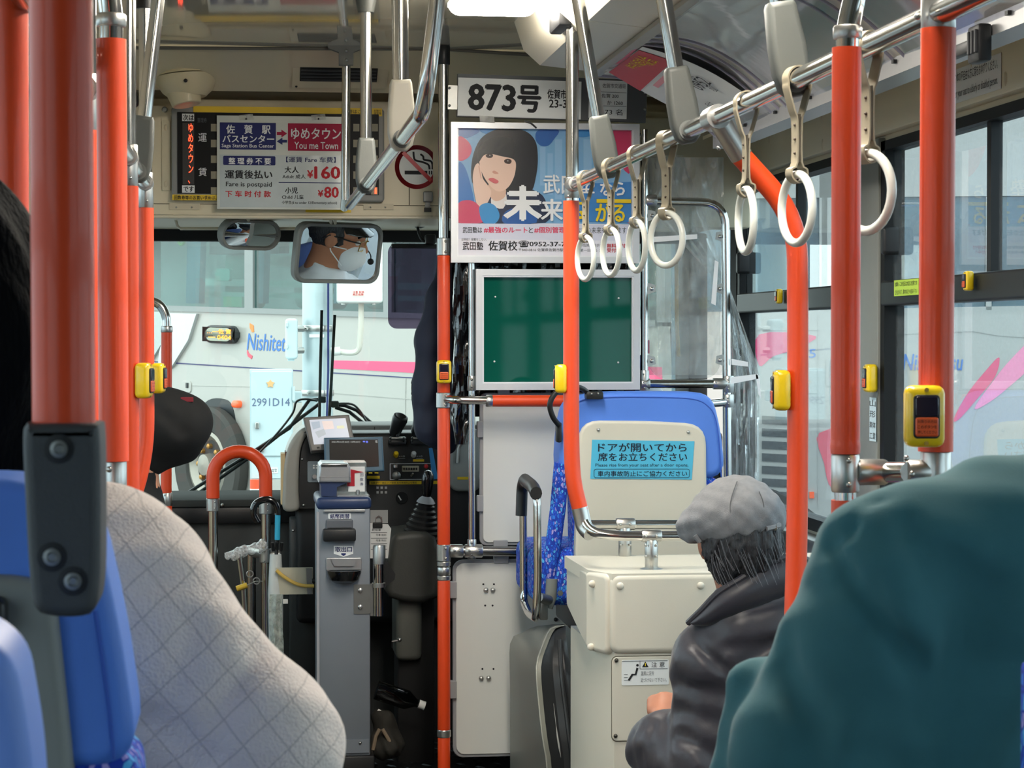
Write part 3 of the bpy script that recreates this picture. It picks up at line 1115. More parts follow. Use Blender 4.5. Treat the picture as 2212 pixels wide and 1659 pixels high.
# side destination display
d = pad('destination_box', C1, 450, 703, 519, 742, 0.0, 0.06, COACHD, t, r=0.1, bev=0.02)
pad('display', C1, 456, 708, 514, 737, 0.06, 0.064, M('display_grey', '9AA08F', 0.4), d, r=0.08, bev=0.003)
LEDO = M('amber_led', 'FF8A1E', 0.5, var=0.0, emit=2.0)
text('…―佐 賀', C1, 462, 711, 513, 721, 0.066, LEDO, d, bold=0.01)
text('― 0404', C1, 464, 724, 513, 733, 0.066, LEDO, d, bold=0.01)
# lettering and emblem
text('Nishitetsu', C1, 534, 722, 640, 758, 0.003, M('coach_blue_paint', '3F76BE', 0.4), t, bold=0.012, lean=0.2)
poly('emblem_arc', C1, [(540, 698), (548, 703), (549, 717), (545, 718), (540, 708)], 0.0, 0.004, M('coach_orange_paint', 'F08A3E', 0.4), t)
poly('emblem_arc', C1, [(535, 755), (538, 763), (546, 769), (544, 776), (536, 770), (534, 762)], 0.0, 0.004, M('coach_red_paint', 'E5566A', 0.4), t)
PINK = M('coach_pink_paint', 'E24E78', 0.35, var=0.03)
poly('pink_stripe', C1, [(700, 778), (1430, 793), (1432, 835), (700, 795)], 0.0, 0.004, PINK, t)
NAV = M('coach_navy_line', '2C2F63', 0.5)
poly('pinstripe', C1, [(-500, 728), (1432, 849), (1432, 851), (-500, 731)], 0.0, 0.004, NAV, t)
SEAM = M('coach_seam', 'A9A7A2', 0.6)
for pts in ([(400, 833), (540, 834), (900, 862), (900, 864), (540, 836)], [(700, 800), (702, 800), (702, 862), (700, 862)], [(876, 818), (877.5, 818), (876, 905), (874.5, 905)]):
    poly('panel_seam', C1, pts, 0.0, 0.004, SEAM, t)
pad('fuel_flap', C1, 394, 823, 414, 848, 0.0, 0.01, COACHW, t, r=0.03)
plate('flap_handle', C1, 405, 827, 409, 838, 0.01, 0.02, COACHD, t)
pad('side_marker', C1, 508, 865, 523, 881, 0.0, 0.05, M('amber_lens', 'E5582A', 0.25, coat=0.4, emit=0.3), t, r=0.03, bev=0.02)
# wheel arch, tyre, hub
poly('wheel_arch', C1, [(392, 1070), (405, 970), (420, 905), (450, 865), (485, 862), (502, 878), (512, 930), (522, 1080), (470, 1110)], 0.0, 0.006, COACHD, t, curve=4)
c = C1.px(470, 1003)
wh = thing('x', '', '', (0, 0, 0)) if False else None
rw = 0.5
tyre = obj('tyre', B().lathe([(0.28, 0.0), (0.48, 0.0), (rw, 0.03), (rw, 0.10), (0.47, 0.13), (0.31, 0.12), (0.28, 0.06)], C1.pt(c[0], c[1], 0.006), C1.n, 36), M('tyre_rubber', '3C3A37', 0.8), t)
obj('hub', B().lathe([(0.29, 0.02), (0.29, 0.1), (0.26, 0.11), (0.2, 0.05), (0.1, 0.06), (0.09, 0.14), (0.0, 0.15)], C1.pt(c[0], c[1], 0.006), C1.n, 30), M('hub_steel', '9A948A', 0.4, 0.6), t)
for i in range(8):
    a = i * math.pi / 4
    obj('wheel_nut', B().lathe([(0.022, 0), (0.022, 0.05), (0.01, 0.06)], C1.pt(c[0] + 0.16 * math.cos(a), c[1] + 0.16 * math.sin(a), 0.05), C1.n, 8), M('brass_nut', 'B98A4A', 0.4, 0.6), t)
c2 = C1.px(1300, 1120)
obj('tyre', B().lathe([(0.0, 0.0), (0.48, 0.0), (rw, 0.03), (rw, 0.10), (0.47, 0.13), (0.0, 0.12)], C1.pt(c2[0], c2[1], -0.1), C1.n, 24), MATS['tyre_rubber'], t)

# steel post with cabinets
YP = 12.6
FPo = FY(YP)
pt0 = W(686, 700, YP)
po = thing('steel_post', 'galvanised steel post standing in front of the white coach', 'post', (pt0.x, YP, ZG))
GALV = M('galvanised_steel', 'B7C6CA', 0.45, 0.35, var=0.15, scale=9)
obj('shaft', B().lathe([(0.088, 0), (0.086, 2.0), (0.082, 5.0)], (pt0.x, YP, ZG), (0, 0, 1), 24), GALV, po)
for y in (716, 855):
    z = W(686, y, YP).z
    bd = obj('clamp_band', B().lathe([(0.09, 0), (0.092, 0.004), (0.092, 0.03), (0.09, 0.034)], (pt0.x, YP, z), (0, 0, 1), 24), SATIN, po)
    obj('bolt', B().tube([V((pt0.x - 0.1, YP - 0.05, z + 0.017)), V((pt0.x - 0.06, YP - 0.1, z + 0.017))], 0.008, 6), SATIN, bd)
plate('post_label', FY(YP - 0.088), 668, 722, 700, 729, 0.0, 0.002, PAPER, po)
obj('cable', B().tube([W(709, 600, YP - 0.1), W(709, 800, YP - 0.1), W(706, 905, YP - 0.1)], 0.006, 6), INKN, po)
CAB = M('cabinet_pale', 'BFD0D4', 0.4, var=0.02)
t = thing('control_cabinet', 'tall pale steel cabinet numbered 2991D14 on the steel post', 'cabinet', W(585, 1035, YP - 0.2))
FC = FY(YP - 0.35)
obj('body', B().prism(FC, rrect(*FC.rect(540, 798, 633, 1036), 0.006), -0.22, 0.0), CAB, t)
pad('door', FC, 543, 802, 631, 985, 0.0, 0.012, CAB, t, r=0.006)
text('2991D14', FC, 544, 860, 626, 877, 0.014, M('cabinet_grey_ink', '5A6B8A', 0.6), t)
st = []
for i in range(10):
    a = math.pi / 2 + i * math.pi / 5
    r = 9.5 if i % 2 == 0 else 5.5
    st.append((584 + r * math.cos(a), 829 - r * math.sin(a)))
poly('star_emblem', FC, st, 0.012, 0.017, M('gold_star', 'E2B27A', 0.5), t)
obj('post_bracket', B().rbox(tuple(W(630, 870, YP - 0.16)), tuple(W(652, 845, YP - 0.1)), 0.006, 1), CAB, t)
h = pad('lock_handle', FC, 551, 912, 560, 926, 0.012, 0.03, SATIN, t, r=0.006)
h = pad('lock_handle', FC, 560, 962, 570, 976, 0.012, 0.03, SATIN, t, r=0.006)
plate('lower_panel', FC, 543, 990, 631, 1033, 0.0, 0.008, CAB, t)
pl_ = plate('number_plate', FC, 585, 1010, 600, 1022, 0.008, 0.012, PAPER, t)
text('管理\n番号', FC, 587, 1012, 598, 1020, 0.0135, INKG, pl_)
plate('hinge', FC, 631, 835, 637, 865, -0.05, 0.02, CAB, t)

t = thing('switch_box', 'narrow pale switch box clamped to the left of the steel post', 'box', W(630, 780, YP - 0.1))
FS = FY(YP - 0.15)
pad('body', FS, 617, 688, 643, 776, -0.1, 0.03, CAB, t, r=0.006, bev=0.012)
plate('rear_flange', FS, 622, 776, 636, 780, -0.06, 0.01, CAB, t)
for y in (710, 757):
    obj('post_clamp', B().tube([W(640, y, YP - 0.12), W(655, y, YP - 0.1)], 0.018, 8), SATIN, t)
    pad('hinge_knuckle', FS, 617, y - 14, 622, y - 3, 0.03, 0.045, CAB, t, r=0.004)

t = thing('junction_box', 'white junction box with a red notice and a bent conduit beside the steel post', 'box', W(780, 655, YP - 0.1))
FJ = FY(YP - 0.26)
pad('body', FJ, 729, 488, 826, 655, -0.15, 0.04, WHITE, t, r=0.012, bev=0.012)
nt_ = plate('notice', FJ, 759, 627, 788, 641, 0.04, 0.043, M('notice_cream', 'F2E3DA', 0.6), t)
text('注意 取扱\n高圧危険', FJ, 761, 629, 786, 639, 0.0445, INKR, nt_, bold=0.01)
for x in (742, 808):
    obj('foot_bolt', B().lathe([(0.012, 0), (0.012, 0.03)], FJ.P(x, 658, -0.02), (0, 0, 1), 8), SATIN, t)
obj('conduit', B().tube([W(780, 655, YP - 0.2), W(780, 700, YP - 0.2), W(776, 762, YP - 0.16), W(742, 762, YP - 0.12), W(716, 754, YP - 0.11)], 0.016, 10, rc=0.09), M('conduit_ivory', 'DAD8CC', 0.5), t)
obj('conduit_clip', B().lathe([(0.024, 0), (0.024, 0.05)], W(735, 758, YP - 0.12), (-1, 0, -0.1), 12), WHITE, t)
obj('mount_arm', B().tube([W(740, 560, YP - 0.15), W(716, 560, YP - 0.10)], 0.015, 8), SATIN, t)

# red and white barrier post
t = thing('barrier_post', 'short red and white striped barrier post below the cabinet', 'post', (W(552, 1080, 12.2).x, 12.2, ZG))
zc = W(552, 1036, 12.2).z
h = zc - ZG
RED = M('barrier_red', 'E5552F', 0.5)
obj('tube', B().lathe([(0.03, 0), (0.03, h)], (W(552, 1080, 12.2).x, 12.2, ZG), (0, 0, 1), 16), RED, t)
for k in range(4):
    obj('white_band', B().lathe([(0.031, 0), (0.031, 0.05)], (W(552, 1080, 12.2).x, 12.2, zc - 0.1 - 0.13 * k), (0, 0, 1), 16), WHITE, t)
obj('base', B().lathe([(0.09, 0), (0.08, 0.04), (0.035, 0.05)], (W(552, 1080, 12.2).x, 12.2, ZG), (0, 0, 1), 16), BLACK, t)

# wipers on the outside of the windscreen
def wiper(label, arm, blade, extra):
    t = thing('windscreen_wiper', label, 'wiper', W(arm[0][0], arm[0][1], 7.97))
    yy = 7.955
    obj('blade', B().sweep([W(x, y, yy - 0.01) for x, y in blade], [(-0.009, -0.005), (0.009, -0.005), (0.009, 0.005), (-0.009, 0.005)], up=(0, -1, 0)), BLACK, t)
    obj('blade_clip', B().rbox(tuple(W(blade[0][0] - 8, extra + 14, yy + 0.03)), tuple(W(blade[0][0] + 9, extra, yy - 0.01)), 0.003, 1), BLACK, t)
    for k, a in enumerate(arm_pairs):
        obj('arm', B().tube([W(x, y, yy + 0.02) for x, y in a], 0.0065, 8), BLACK, t)
    return t


arm_pairs = [[(400, 1068), (540, 980), (625, 925), (668, 864), (694, 862)], [(410, 1078), (545, 985), (640, 910), (690, 872)]]
wiper('black wiper reaching to the left with a tall upright blade', arm_pairs[0], [(695, 670), (692, 800), (690, 905)], 856)
obj('hose', B().tube(spline([tuple(W(x, y, 7.95)) for x, y in ((560, 978), (600, 935), (632, 893), (640, 868), (660, 862), (686, 866))], 4), 0.004, 6), BLACK, bpy.data.objects['windscreen_wiper'])
arm_pairs = [[(805, 916), (770, 886), (745, 876), (722, 874)], [(790, 918), (755, 890), (724, 880)]]
wiper('black wiper reaching to the right with a tall upright blade', arm_pairs[0], [(723, 680), (717, 800), (711, 905)], 866)
obj('hose', B().tube(spline([tuple(W(x, y, 7.95)) for x, y in ((728, 872), (760, 873), (778, 888), (790, 908), (804, 920))], 4), 0.004, 6), BLACK, bpy.data.objects['windscreen_wiper.001'])

# second coach beyond the right side windows
C2 = Fr(W(1900, 730, 11.5), (0.985, -0.17, 0))
t = thing('coach', 'white coach with pink swooshes and slatted grille seen through the side windows', 'bus', C2.pt(0, -1.9, -1.0))
G2 = lambda pts: [C2.px(x, y) for x, y in pts]
obj('side_panel', B().prism(C2, G2([(1470, 675), (2500, 655), (2500, 1260), (1470, 1260)]), -0.15, 0.0), COACHW, t)
obj('roof_panel', B().prism(C2, G2([(1470, 300), (2500, 230), (2500, 420), (1470, 430)]), -2.3, 0.0), COACHW, t)
obj('back_panel', B().prism(C2, G2([(1470, 420), (2500, 420), (2500, 1200), (1470, 1200)]), -2.4, -2.3), M('coach_inside', '7E94A2', 0.7, var=0.3, scale=1.2), t)
CG2 = MG('coach_side_glass', '7FA6B5', rough=0.05, haze=0.30, hazec='8FB2C0', bscale=0.8, ior=1.6)
for x0, x1 in ((1475, 1590), (1600, 1775), (1900, 2130), (2145, 2400)):
    w = obj('window', B().prism(C2, G2([(x0, 425), (x1, 425), (x1, 668), (x0, 672)]), -0.04, -0.02), CG2, t)
    obj('window_post', B().prism(C2, G2([(x1, 425), (x1 + 12, 425), (x1 + 12, 670), (x1, 670)]), -0.06, 0.0), COACHW, w)
obj('white_panel', B().prism(C2, G2([(1770, 340), (1905, 340), (1905, 670), (1770, 670)]), -0.1, 0.0), COACHW, t)
for pts in ([(1475, 560), (2400, 545), (2400, 575), (1475, 590)], [(1475, 480), (2400, 465), (2400, 490), (1475, 505)]):
    poly('inner_rail', C2, pts, -0.5, -0.45, CS, t)
obj('blue_curtain', B().prism(C2, G2([(1950, 470), (1985, 470), (1990, 640), (1955, 640)]), -0.3, -0.25), CC, t)
obj('green_card', B().prism(C2, G2([(2190, 500), (2225, 500), (2225, 570), (2190, 570)]), -0.2, -0.18), M('mint_card', 'A8E0C0', 0.6), t)
for pts, m in (([(1640, 722), (1762, 726), (1715, 755), (1670, 770), (1640, 790)], PINK),
               ([(2060, 905), (2090, 850), (2130, 800), (2158, 772), (2150, 812), (2110, 862), (2072, 905)], PINK),
               ([(2105, 882), (2140, 830), (2180, 780), (2230, 735), (2225, 790), (2180, 835), (2135, 870)], M('coach_pale_pink', 'F08CB0', 0.35))):
    poly('pink_swoosh', C2, pts, 0.0, 0.004, m, t, curve=4)
poly('red_mark', C2, [(1770, 935), (1880, 935), (1880, 1100), (1800, 1060), (1780, 1000)], 0.0, 0.004, M('coach_rose_paint', 'D9616F', 0.4), t, curve=4)
text('Nishitetsu', C2, 1950, 765, 2080, 800, 0.004, MATS['coach_blue_paint'], t, bold=0.012, lean=0.2)
text('5', C2, 1748, 754, 1762, 773, 0.004, MATS['coach_blue_paint'], t, bold=0.01)
for i in range(9):
    y = 898 + i * 27
    s = obj('grille_slat', B().prism(C2, G2([(1646, y), (1702, y + 3), (1702, y + 20), (1646, y + 17)]), 0.0, 0.006), M('speckled_grille', '4A4B4C', 0.6, var=0.8, scale=60), t)
for pts in ([(1646, 712), (1770, 712), (1770, 713.5), (1646, 713.5)], [(1766, 680), (1767.5, 680), (1767.5, 1100), (1766, 1100)], [(1955, 722), (2100, 716), (2160, 726), (2230, 730), (2230, 727), (2160, 723), (2100, 713), (1955, 719)], [(1700, 850), (1770, 848), (1770, 849.5), (1700, 851.5)]):
    poly('panel_seam', C2, pts, 0.0, 0.004, SEAM, t)
plate('flap', C2, 1784, 776, 1796, 834, 0.0, 0.006, SEAM, t)
plate('marker', C2, 1748, 1062, 1758, 1076, 0.0, 0.02, MATS['amber_lens'], t)
for x in (1620, 2350):
    c = C2.px(x, 1290)
    obj('tyre', B().lathe([(0.0, 0.0), (0.48, 0.0), (rw, 0.03), (rw, 0.10), (0.47, 0.13), (0.0, 0.12)], C2.pt(c[0], ZG + rw - C2.O.z, -0.12), C2.n, 24), MATS['tyre_rubber'], t)

# ------------------------------------------------------------------ things on and under the front panel
# fare display board
t = thing('fare_display', 'black fare display board with yellow top strip on the cream front panel', 'display', FD.P(600, 440))
pad('casing', FD, 371, 234, 829, 436, 0.0, 0.03, M('display_case_grey', '8B8C8A', 0.5), t, r=0.012, bev=0.006)
F1 = FD.shift(0.03)
ys = plate('yellow_strip', FD, 418, 234, 824, 251, 0.03, 0.033, M('yellow_tape', 'E8C21C', 0.5), t)
text('両替はこちら', FD, 740, 239, 800, 248, 0.0345, INK, ys)
text('お降り\n運賃箱', FD, 806, 239, 822, 250, 0.0345, INK, ys)
plate('screen', FD, 384, 247, 817, 421, 0.03, 0.034, M('display_black', '08090A', 0.5, spec=0.2), t)
q = plate('label', FD, 394, 248, 420, 264, 0.034, 0.036, PAPER, t)
text('次は', FD, 396, 250, 419, 263, 0.037, INK, q, bold=0.02)
q = plate('label', FD, 394, 402, 421, 418, 0.034, 0.036, PAPER, t)
text('です', FD, 397, 404, 419, 416, 0.037, INK, q, bold=0.02)
q = plate('led_column', FD, 395, 268, 420, 400, 0.034, 0.036, M('led_dark', '33302E', 0.6), t)
LED = M('red_led', 'FF3A1E', 0.5, var=0.0, emit=3.0)
text('ゆめタウン、', FD, 407, 269, 418, 398, 0.0372, LED, q, vertical=True, bold=0.0)
text('運', FD, 429, 290, 447, 308, 0.0355, INKW, t)
text('賃', FD, 429, 364, 447, 382, 0.0355, INKW, t)
text('整理券', FD, 427, 257, 447, 267, 0.0355, INKG, t)
FAREW = M('fare_cell', '8E8873', 0.5)
for i in range(5):
    y = 270 + i * 34
    for x0, x1 in ((456, 472), (762, 775), (800, 815)):
        plate('fare_cell', FD, x0, y, x1, y + 16, 0.034, 0.036, FAREW, t)
text('1', FD, 808, 407, 812, 420, 0.0372, LED, t)
q = plate('yellow_label', FD, 373, 422, 470, 434, 0.03, 0.033, MATS['yellow_tape'], t)
text('回数券等のお買い求めは、', FD, 377, 424, 468, 433, 0.0345, INK, q, bold=0.01)
plate('yellow_label', FD, 660, 452, 758, 459, 0.0, 0.004, MATS['yellow_tape'], t)

# laminated fare notice hanging in front of the board
t = thing('fare_notice', 'laminated fare notice with navy and crimson headings hung over the display board', 'notice', FD.P(608, 455, 0.05))
N = FD.shift(0.046)
sheet = plate('sheet', FD, 469, 254, 747, 454, 0.042, 0.045, M('laminated_sheet', 'C9CFC9', 0.3, var=0.03), t)
z = 0.0006
plate('panel', N, 475, 335, 741, 448, -0.0008, 0.0, M('pale_blue_print', 'BCC8CB', 0.25, coat=0.4), sheet)
q = plate('heading', N, 475, 265, 596, 323, -0.0005, z, M('navy_print', '232A66', 0.5, spec=0.2), sheet)
text('佐　賀　駅', N, 489, 270, 584, 289, z + 0.0008, INKW, q, bold=0.02)
text('バスセンター', N, 481, 292, 592, 308, z + 0.0008, INKW, q, bold=0.02)
text('Saga Station Bus Center', N, 479, 311, 592, 321, z + 0.0008, INKW, q, bold=0.01)
q = plate('heading', N, 622, 267, 741, 326, -0.0005, z, M('crimson_print', 'A8123F', 0.5, spec=0.2), sheet)
text('ゆめタウン', N, 629, 277, 736, 301, z + 0.0008, INKW, q, bold=0.02)
text('You me Town', N, 636, 307, 730, 322, z + 0.0008, INKW, q, bold=0.01)
poly('arrow', N, [(598, 285), (608, 285), (608, 280), (620, 288.5), (608, 297), (608, 292), (598, 292)], 0, z, MATS['crimson_print'], sheet)
poly('arrow', N, [(620, 302), (610, 302), (610, 297), (598, 305.5), (610, 313), (610, 308), (620, 308)], 0, z, MATS['navy_print'], sheet)
q = plate('heading', N, 482, 337, 595, 357, -0.0005, z, MATS['navy_print'], sheet, r=0.004)
text('整 理 券 不 要', N, 494, 341, 585, 355, z + 0.0008, INKW, q, bold=0.02)
text('運賃後払い', N, 486, 368, 588, 386, z, INK, sheet, bold=0.025)
text('Fare is postpaid', N, 488, 393, 587, 406, z, INK, sheet, bold=0.01)
text('下 车 时 付 款', N, 487, 412, 585, 426, z, INKR, sheet, bold=0.02)
text('【運賃 Fare 车费】', N, 618, 339, 725, 351, z, INKN, sheet, bold=0.01)
text('大人', N, 615, 360, 645, 374, z, INK, sheet, bold=0.02)
text('Adult 成人', N, 610, 377, 660, 386, z, INK, sheet, bold=0.01)
text('¥', N, 664, 368, 676, 384, z, INKR, sheet, bold=0.03)
text('160', N, 680, 360, 734, 386, z, INKR, sheet, bold=0.03)
plate('rule', N, 602, 394, 736, 395.5, 0, z, INKN, sheet)
text('小児', N, 616, 405, 643, 418, z, INK, sheet, bold=0.02)
text('Child 儿童', N, 609, 421, 656, 430, z, INK, sheet, bold=0.01)
text('¥', N, 687, 411, 698, 425, z, INKR, sheet, bold=0.03)
text('80', N, 701, 404, 731, 427, z, INKR, sheet, bold=0.03)
text('小学生(6 to under 12/Elementary school)', N, 609, 434, 728, 442, z, INK, sheet, bold=0.01)
for x in (532, 688):
    obj('eyelet', B().lathe([(0.003, 0), (0.003, 0.004)], N.P(x, 257, -0.001), N.n, 10), INK, sheet)
    obj('tape', B().prism(N, [N.px(x - 16, 249), N.px(x + 14, 246), N.px(x + 16, 258), N.px(x - 14, 260)], -0.002, 0.0004), MG('clear_tape', 'F5F5F0', rough=0.1, haze=0.3), sheet)

# no smoking sign
t = thing('no_smoking_sign', 'round red and white no smoking sign on the cream front panel', 'sign', FD.P(900, 405))
c = FD.px(900, 361)
r = 47 * ms(7.0)
disc = obj('disc', B().lathe([(r, 0), (r, 0.0015)], FD.pt(c[0], c[1], 0), FD.n, 48), PAPER, t)
REDP = M('sign_red', 'C41E2C', 0.4)
ring = []
n = 48
b = B()
vs, fs = [], []
for i in range(n):
    a = 2 * math.pi * i / n
    for rr in (r, r * 0.80):
        for cc in (0.0015, 0.003):
            vs.append(FD.pt(c[0] + rr * math.cos(a), c[1] + rr * math.sin(a), cc))
for i in range(n):
    j = (i + 1) % n
    fs += [[i * 4 + 1, j * 4 + 1, j * 4 + 3, i * 4 + 3], [i * 4, i * 4 + 1, i * 4 + 3, i * 4 + 2]]
obj('ring', b.add(vs, fs), REDP, disc)
plate('cigarette', FD, 874, 369, 923, 377, 0.0015, 0.0025, INK, disc)
for x in (926, 931):
    plate('cigarette_tip', FD, x, 369, x + 2.6, 377, 0.0015, 0.0025, INK, disc)
for pts in ([(893, 328), (896, 345), (912, 350), (925, 356), (928, 366)], [(908, 333), (914, 338), (916, 345), (930, 348), (934, 356), (934, 366)]):
    obj('smoke_curl', B().sweep([FD.P(x, y, 0.002) for x, y in spline(pts, 5)], [(-0.003, -0.0005), (0.003, -0.0005), (0.003, 0.0005), (-0.003, 0.0005)], up=FD.u), INK, disc)
s2 = math.sqrt(0.5)
d0, d1 = V((c[0] - r * 0.62, c[1] + r * 0.66)), V((c[0] + r * 0.66, c[1] - r * 0.62))
nn = V((s2, s2)) * r * 0.09
obj('slash', B().prism(FD, [tuple(d0 + nn), tuple(d0 - nn), tuple(d1 - nn), tuple(d1 + nn)], 0.002, 0.0034), REDP, disc)

# camera housing hanging under the header at the left
t = thing('security_camera', 'cream round camera housing under the front header at the left', 'camera', W(405, 225, 6.86))
ivory = M('ivory_plastic', 'CFC4A4', 0.4, var=0.03)
o = W(402, 164, 6.82)
obj('upper_shell', B().lathe([(0.095, 0.0), (0.09, 0.015), (0.08, 0.04), (0.06, 0.06), (0.045, 0.075)], o, (-0.08, 0.05, 1), 28), ivory, t)
obj('lower_shell', B().lathe([(0.093, 0.0), (0.09, -0.018), (0.075, -0.045), (0.055, -0.062), (0.0, -0.063)], o - V((0, 0, 0.003)), (-0.08, 0.05, 1), 28), ivory, t)
obj('camera_nose', B().lathe([(0.06, 0), (0.047, 0.045), (0.044, 0.06), (0.04, 0.062), (0.0, 0.056)], o + V((-0.01, -0.01, -0.03)), (0.2, -0.12, -1), 26), ivory, t)
obj('screw_hole', B().ball(W(401, 174, 6.73), 0.006, 10, 6), BLACK, t)
# dark fitting left of it
t = thing('ceiling_speaker', 'small black fitting at the left end of the front header', 'speaker', W(288, 225, 6.86))
obj('body', B().rbox(tuple(W(276, 232, 6.9)), tuple(W(296, 196, 6.8)), 0.01, 2), BLACK, t)
obj('shade', B().ball(W(290, 218, 6.82), (0.016, 0.02, 0.022), 12, 8), BLACK, t)

# curtain wire bracket under the ledge
obj('visor_rail', B().tube([W(378, 470, 7.26), W(383, 488, 7.26), W(390, 494, 7.26), W(645, 494, 7.26)], 0.005, 8), M('ledge_cream', 'D9D0B8'), fw)


# driver's mirrors
def mirror(label, cx, cy, w, h, Y, n, rim, rr, convex, bars):
    t = thing('driver_mirror', label, 'mirror', W(cx, cy, Y))
    n = V(n).normalized()
    u = V((0, 0, 1)).cross(n).normalized()
    f = Fr(W(cx, cy, Y), u, (0, 0, 1))
    if f.n.dot(n) < 0:
        f = Fr(W(cx, cy, Y), -u, (0, 0, 1))
    f = Fr(f.O, f.u, n.cross(f.u))
    m = ms(Y)
    a, bb = w * m / 2 / abs(f.u.x), h * m / 2
    out = rrect(-a, -bb, a, bb, rr * m)
    inn = rrect(-a + rim * m, -bb + rim * m, a - rim * m, bb - rim * m, rr * m * 0.85)
    b = B()
    k = len(out)
    vs = [f.pt(p[0], p[1], -0.02) for p in out] + [f.pt(p[0], p[1], 0.004) for p in out] + [f.pt(p[0] * 0.97, p[1] * 0.97, 0.010) for p in out] + [f.pt(p[0], p[1], 0.010) for p in inn] + [f.pt(p[0], p[1], 0.0) for p in inn]
    fs = [[r_ * k + i, r_ * k + (i + 1) % k, (r_ + 1) * k + (i + 1) % k, (r_ + 1) * k + i] for r_ in range(4) for i in range(k)] + [list(range(k - 1, -1, -1))]
    obj('housing', b.add(vs, fs), M('mirror_grey_rim', '8C8F8B', 0.45), t)
    # mirror face
    rows = []
    N_ = 14
    g = B()
    vs, fs = [f.pt(0, 0, 0.002 + convex)], []
    for q in range(1, N_ + 1):
        s_ = q / N_
        for p in inn:
            vs.append(f.pt(p[0] * s_, p[1] * s_, 0.002 + convex * (1 - s_ * s_)))
    for i in range(k):
        fs.append([0, 1 + i, 1 + (i + 1) % k])
    for q in range(N_ - 1):
        for i in range(k):
            fs.append([1 + q * k + i, 1 + (q + 1) * k + i, 1 + (q + 1) * k + (i + 1) % k, 1 + q * k + (i + 1) % k])
    obj('mirror_glass', g.add(vs, fs), M('mirror_silver', 'F2F4F4', 0.0, 1.0, var=0.0), t, smooth=180)
    for p0, p1 in bars:
        obj('arm', B().tube([W(*p0), W(*p1)], 0.006, 8), ivory, t)
        obj('mount', B().rbox(tuple(W(p0[0] - 18, p0[1] + 4, p0[2] + 0.01)), tuple(W(p0[0] + 18, p0[1] - 2, p0[2] - 0.02)), 0.003, 1), ivory, t)
    return t, f


YM = 7.2
HEAD = V((1.02, 6.74, 1.42))
mp_ = W(731, 547, YM)
nb = ((CAM - mp_).normalized() + (HEAD + V((0.03, 0.0, -0.075)) - mp_).normalized())
mirror('large rectangular driver mirror under the front panel', 731, 547, 186, 130, YM, nb, 8, 26, 0.0, [((714, 472, 7.01), (716, 484, YM)), ((722, 472, 7.01), (724, 484, YM))])
mp2 = W(541, 507, YM)
nb2 = ((CAM - mp2).normalized() + (HEAD + V((0.0, 0.02, -0.16)) - mp2).normalized())
mirror('small oval driver mirror under the front panel', 541, 507, 126, 66, YM, nb2, 6.5, 32.9, 0.0035, [((535, 470, 7.01), (537, 476, YM))])

# sun visor in smoked plastic
t = thing('sun_visor', 'smoked plastic sun visor on a black arm beside the driver pole', 'visor', W(880, 530, 7.7))
FV = FY(7.55)
obj('pane', B().prism(FV, rrect(*FV.rect(838, 526, 948, 710), 0.03), -0.002, 0.002), MG('smoked_plastic', 'A69DAE', rough=0.03), t)
obj('clamp_bar', B().rbox(tuple(W(844, 537, 7.57)), tuple(W(944, 527, 7.53)), 0.004, 2), BLACK, t)
obj('hinge_block', B().rbox(tuple(W(917, 528, 7.57)), tuple(W(942, 506, 7.52)), 0.006, 2), BLACK, t)
obj('arm', B().tube([W(887, 470, 7.6), W(901, 474, 7.58), W(903, 500, 7.56), W(912, 521, 7.55), W(930, 522, 7.55)], 0.005, 8, rc=0.02), BLACK, t)
obj('pivot', B().lathe([(0.012, 0), (0.016, 0.02), (0.012, 0.035), (0.008, 0.05)], W(896, 484, 7.58), (1, 0, 0.05), 12), BLACK, t)
# ------------------------------------------------------------------ driver partition: poles, boards, posters, curtains
YQ = 6.45
FQ = FY(YQ)


def screws(parent, pts, r=0.004, mat=None):
    for p in pts:
        obj('screw', B().ball(p, r, 8, 6), mat or SCREW, parent)


def collar(parent, p0, p1, r, mat=None, name='collar'):
    return obj(name, B().lathe([(r * 0.93, 0), (r, 0.002), (r, (V(p1) - V(p0)).length - 0.002), (r * 0.93, (V(p1) - V(p0)).length)], p0, V(p1) - V(p0), 18), mat or SATIN, parent)


def vpole(name, label, cx, Y, segs, group=None, xs=None):
    """upright pole from pieces (kind, y_top, y_bottom, radius_px)"""
    zb = max(0.0, W(cx, segs[-1][2], Y).z)
    t = thing(name, label, 'pole', (W(cx, 800, Y).x, Y, zb), group)
    m = ms(Y)
    x = W(cx, 800, Y).x
    for kind, ya, yb, r in segs:
        za, zb_ = min(W(cx, ya, Y).z, ZC), max(W(cx, yb, Y).z, 0.0)
        if za <= zb_:
            continue
        if kind == 'sleeve':
            obj('sleeve', B().lathe([(r * m * 0.96, 0), (r * m, 0.003), (r * m, za - zb_ - 0.003), (r * m * 0.96, za - zb_)], (x, Y, zb_), (0, 0, 1), 22), ORANGE, t)
        elif kind == 'pipe':
            obj('pipe', B().lathe([(r * m, 0), (r * m, za - zb_)], (x, Y, zb_), (0, 0, 1), 20), CHROME, t)
        elif kind == 'joint':
            j = collar(t, (x, Y, zb_), (x, Y, za), r * m, SATIN, 'joint')
            screws(j, [V((x + 0.2 * r * m, Y - r * m, zb_ + (za - zb_) * q)) for q in (0.2, 0.8)], 0.12 * r * m + 0.002)
        elif kind == 'ring':
            collar(t, (x, Y, zb_), (x, Y, za), r * m, SATIN, 'ring')
        elif kind == 'socket':
            collar(t, (x, Y, zb_), (x, Y, za), r * m, BLACK, 'socket')
        elif kind == 'gsocket':
            collar(t, (x, Y, zb_), (x, Y, za), r * m, SOCK, 'socket')
    return t


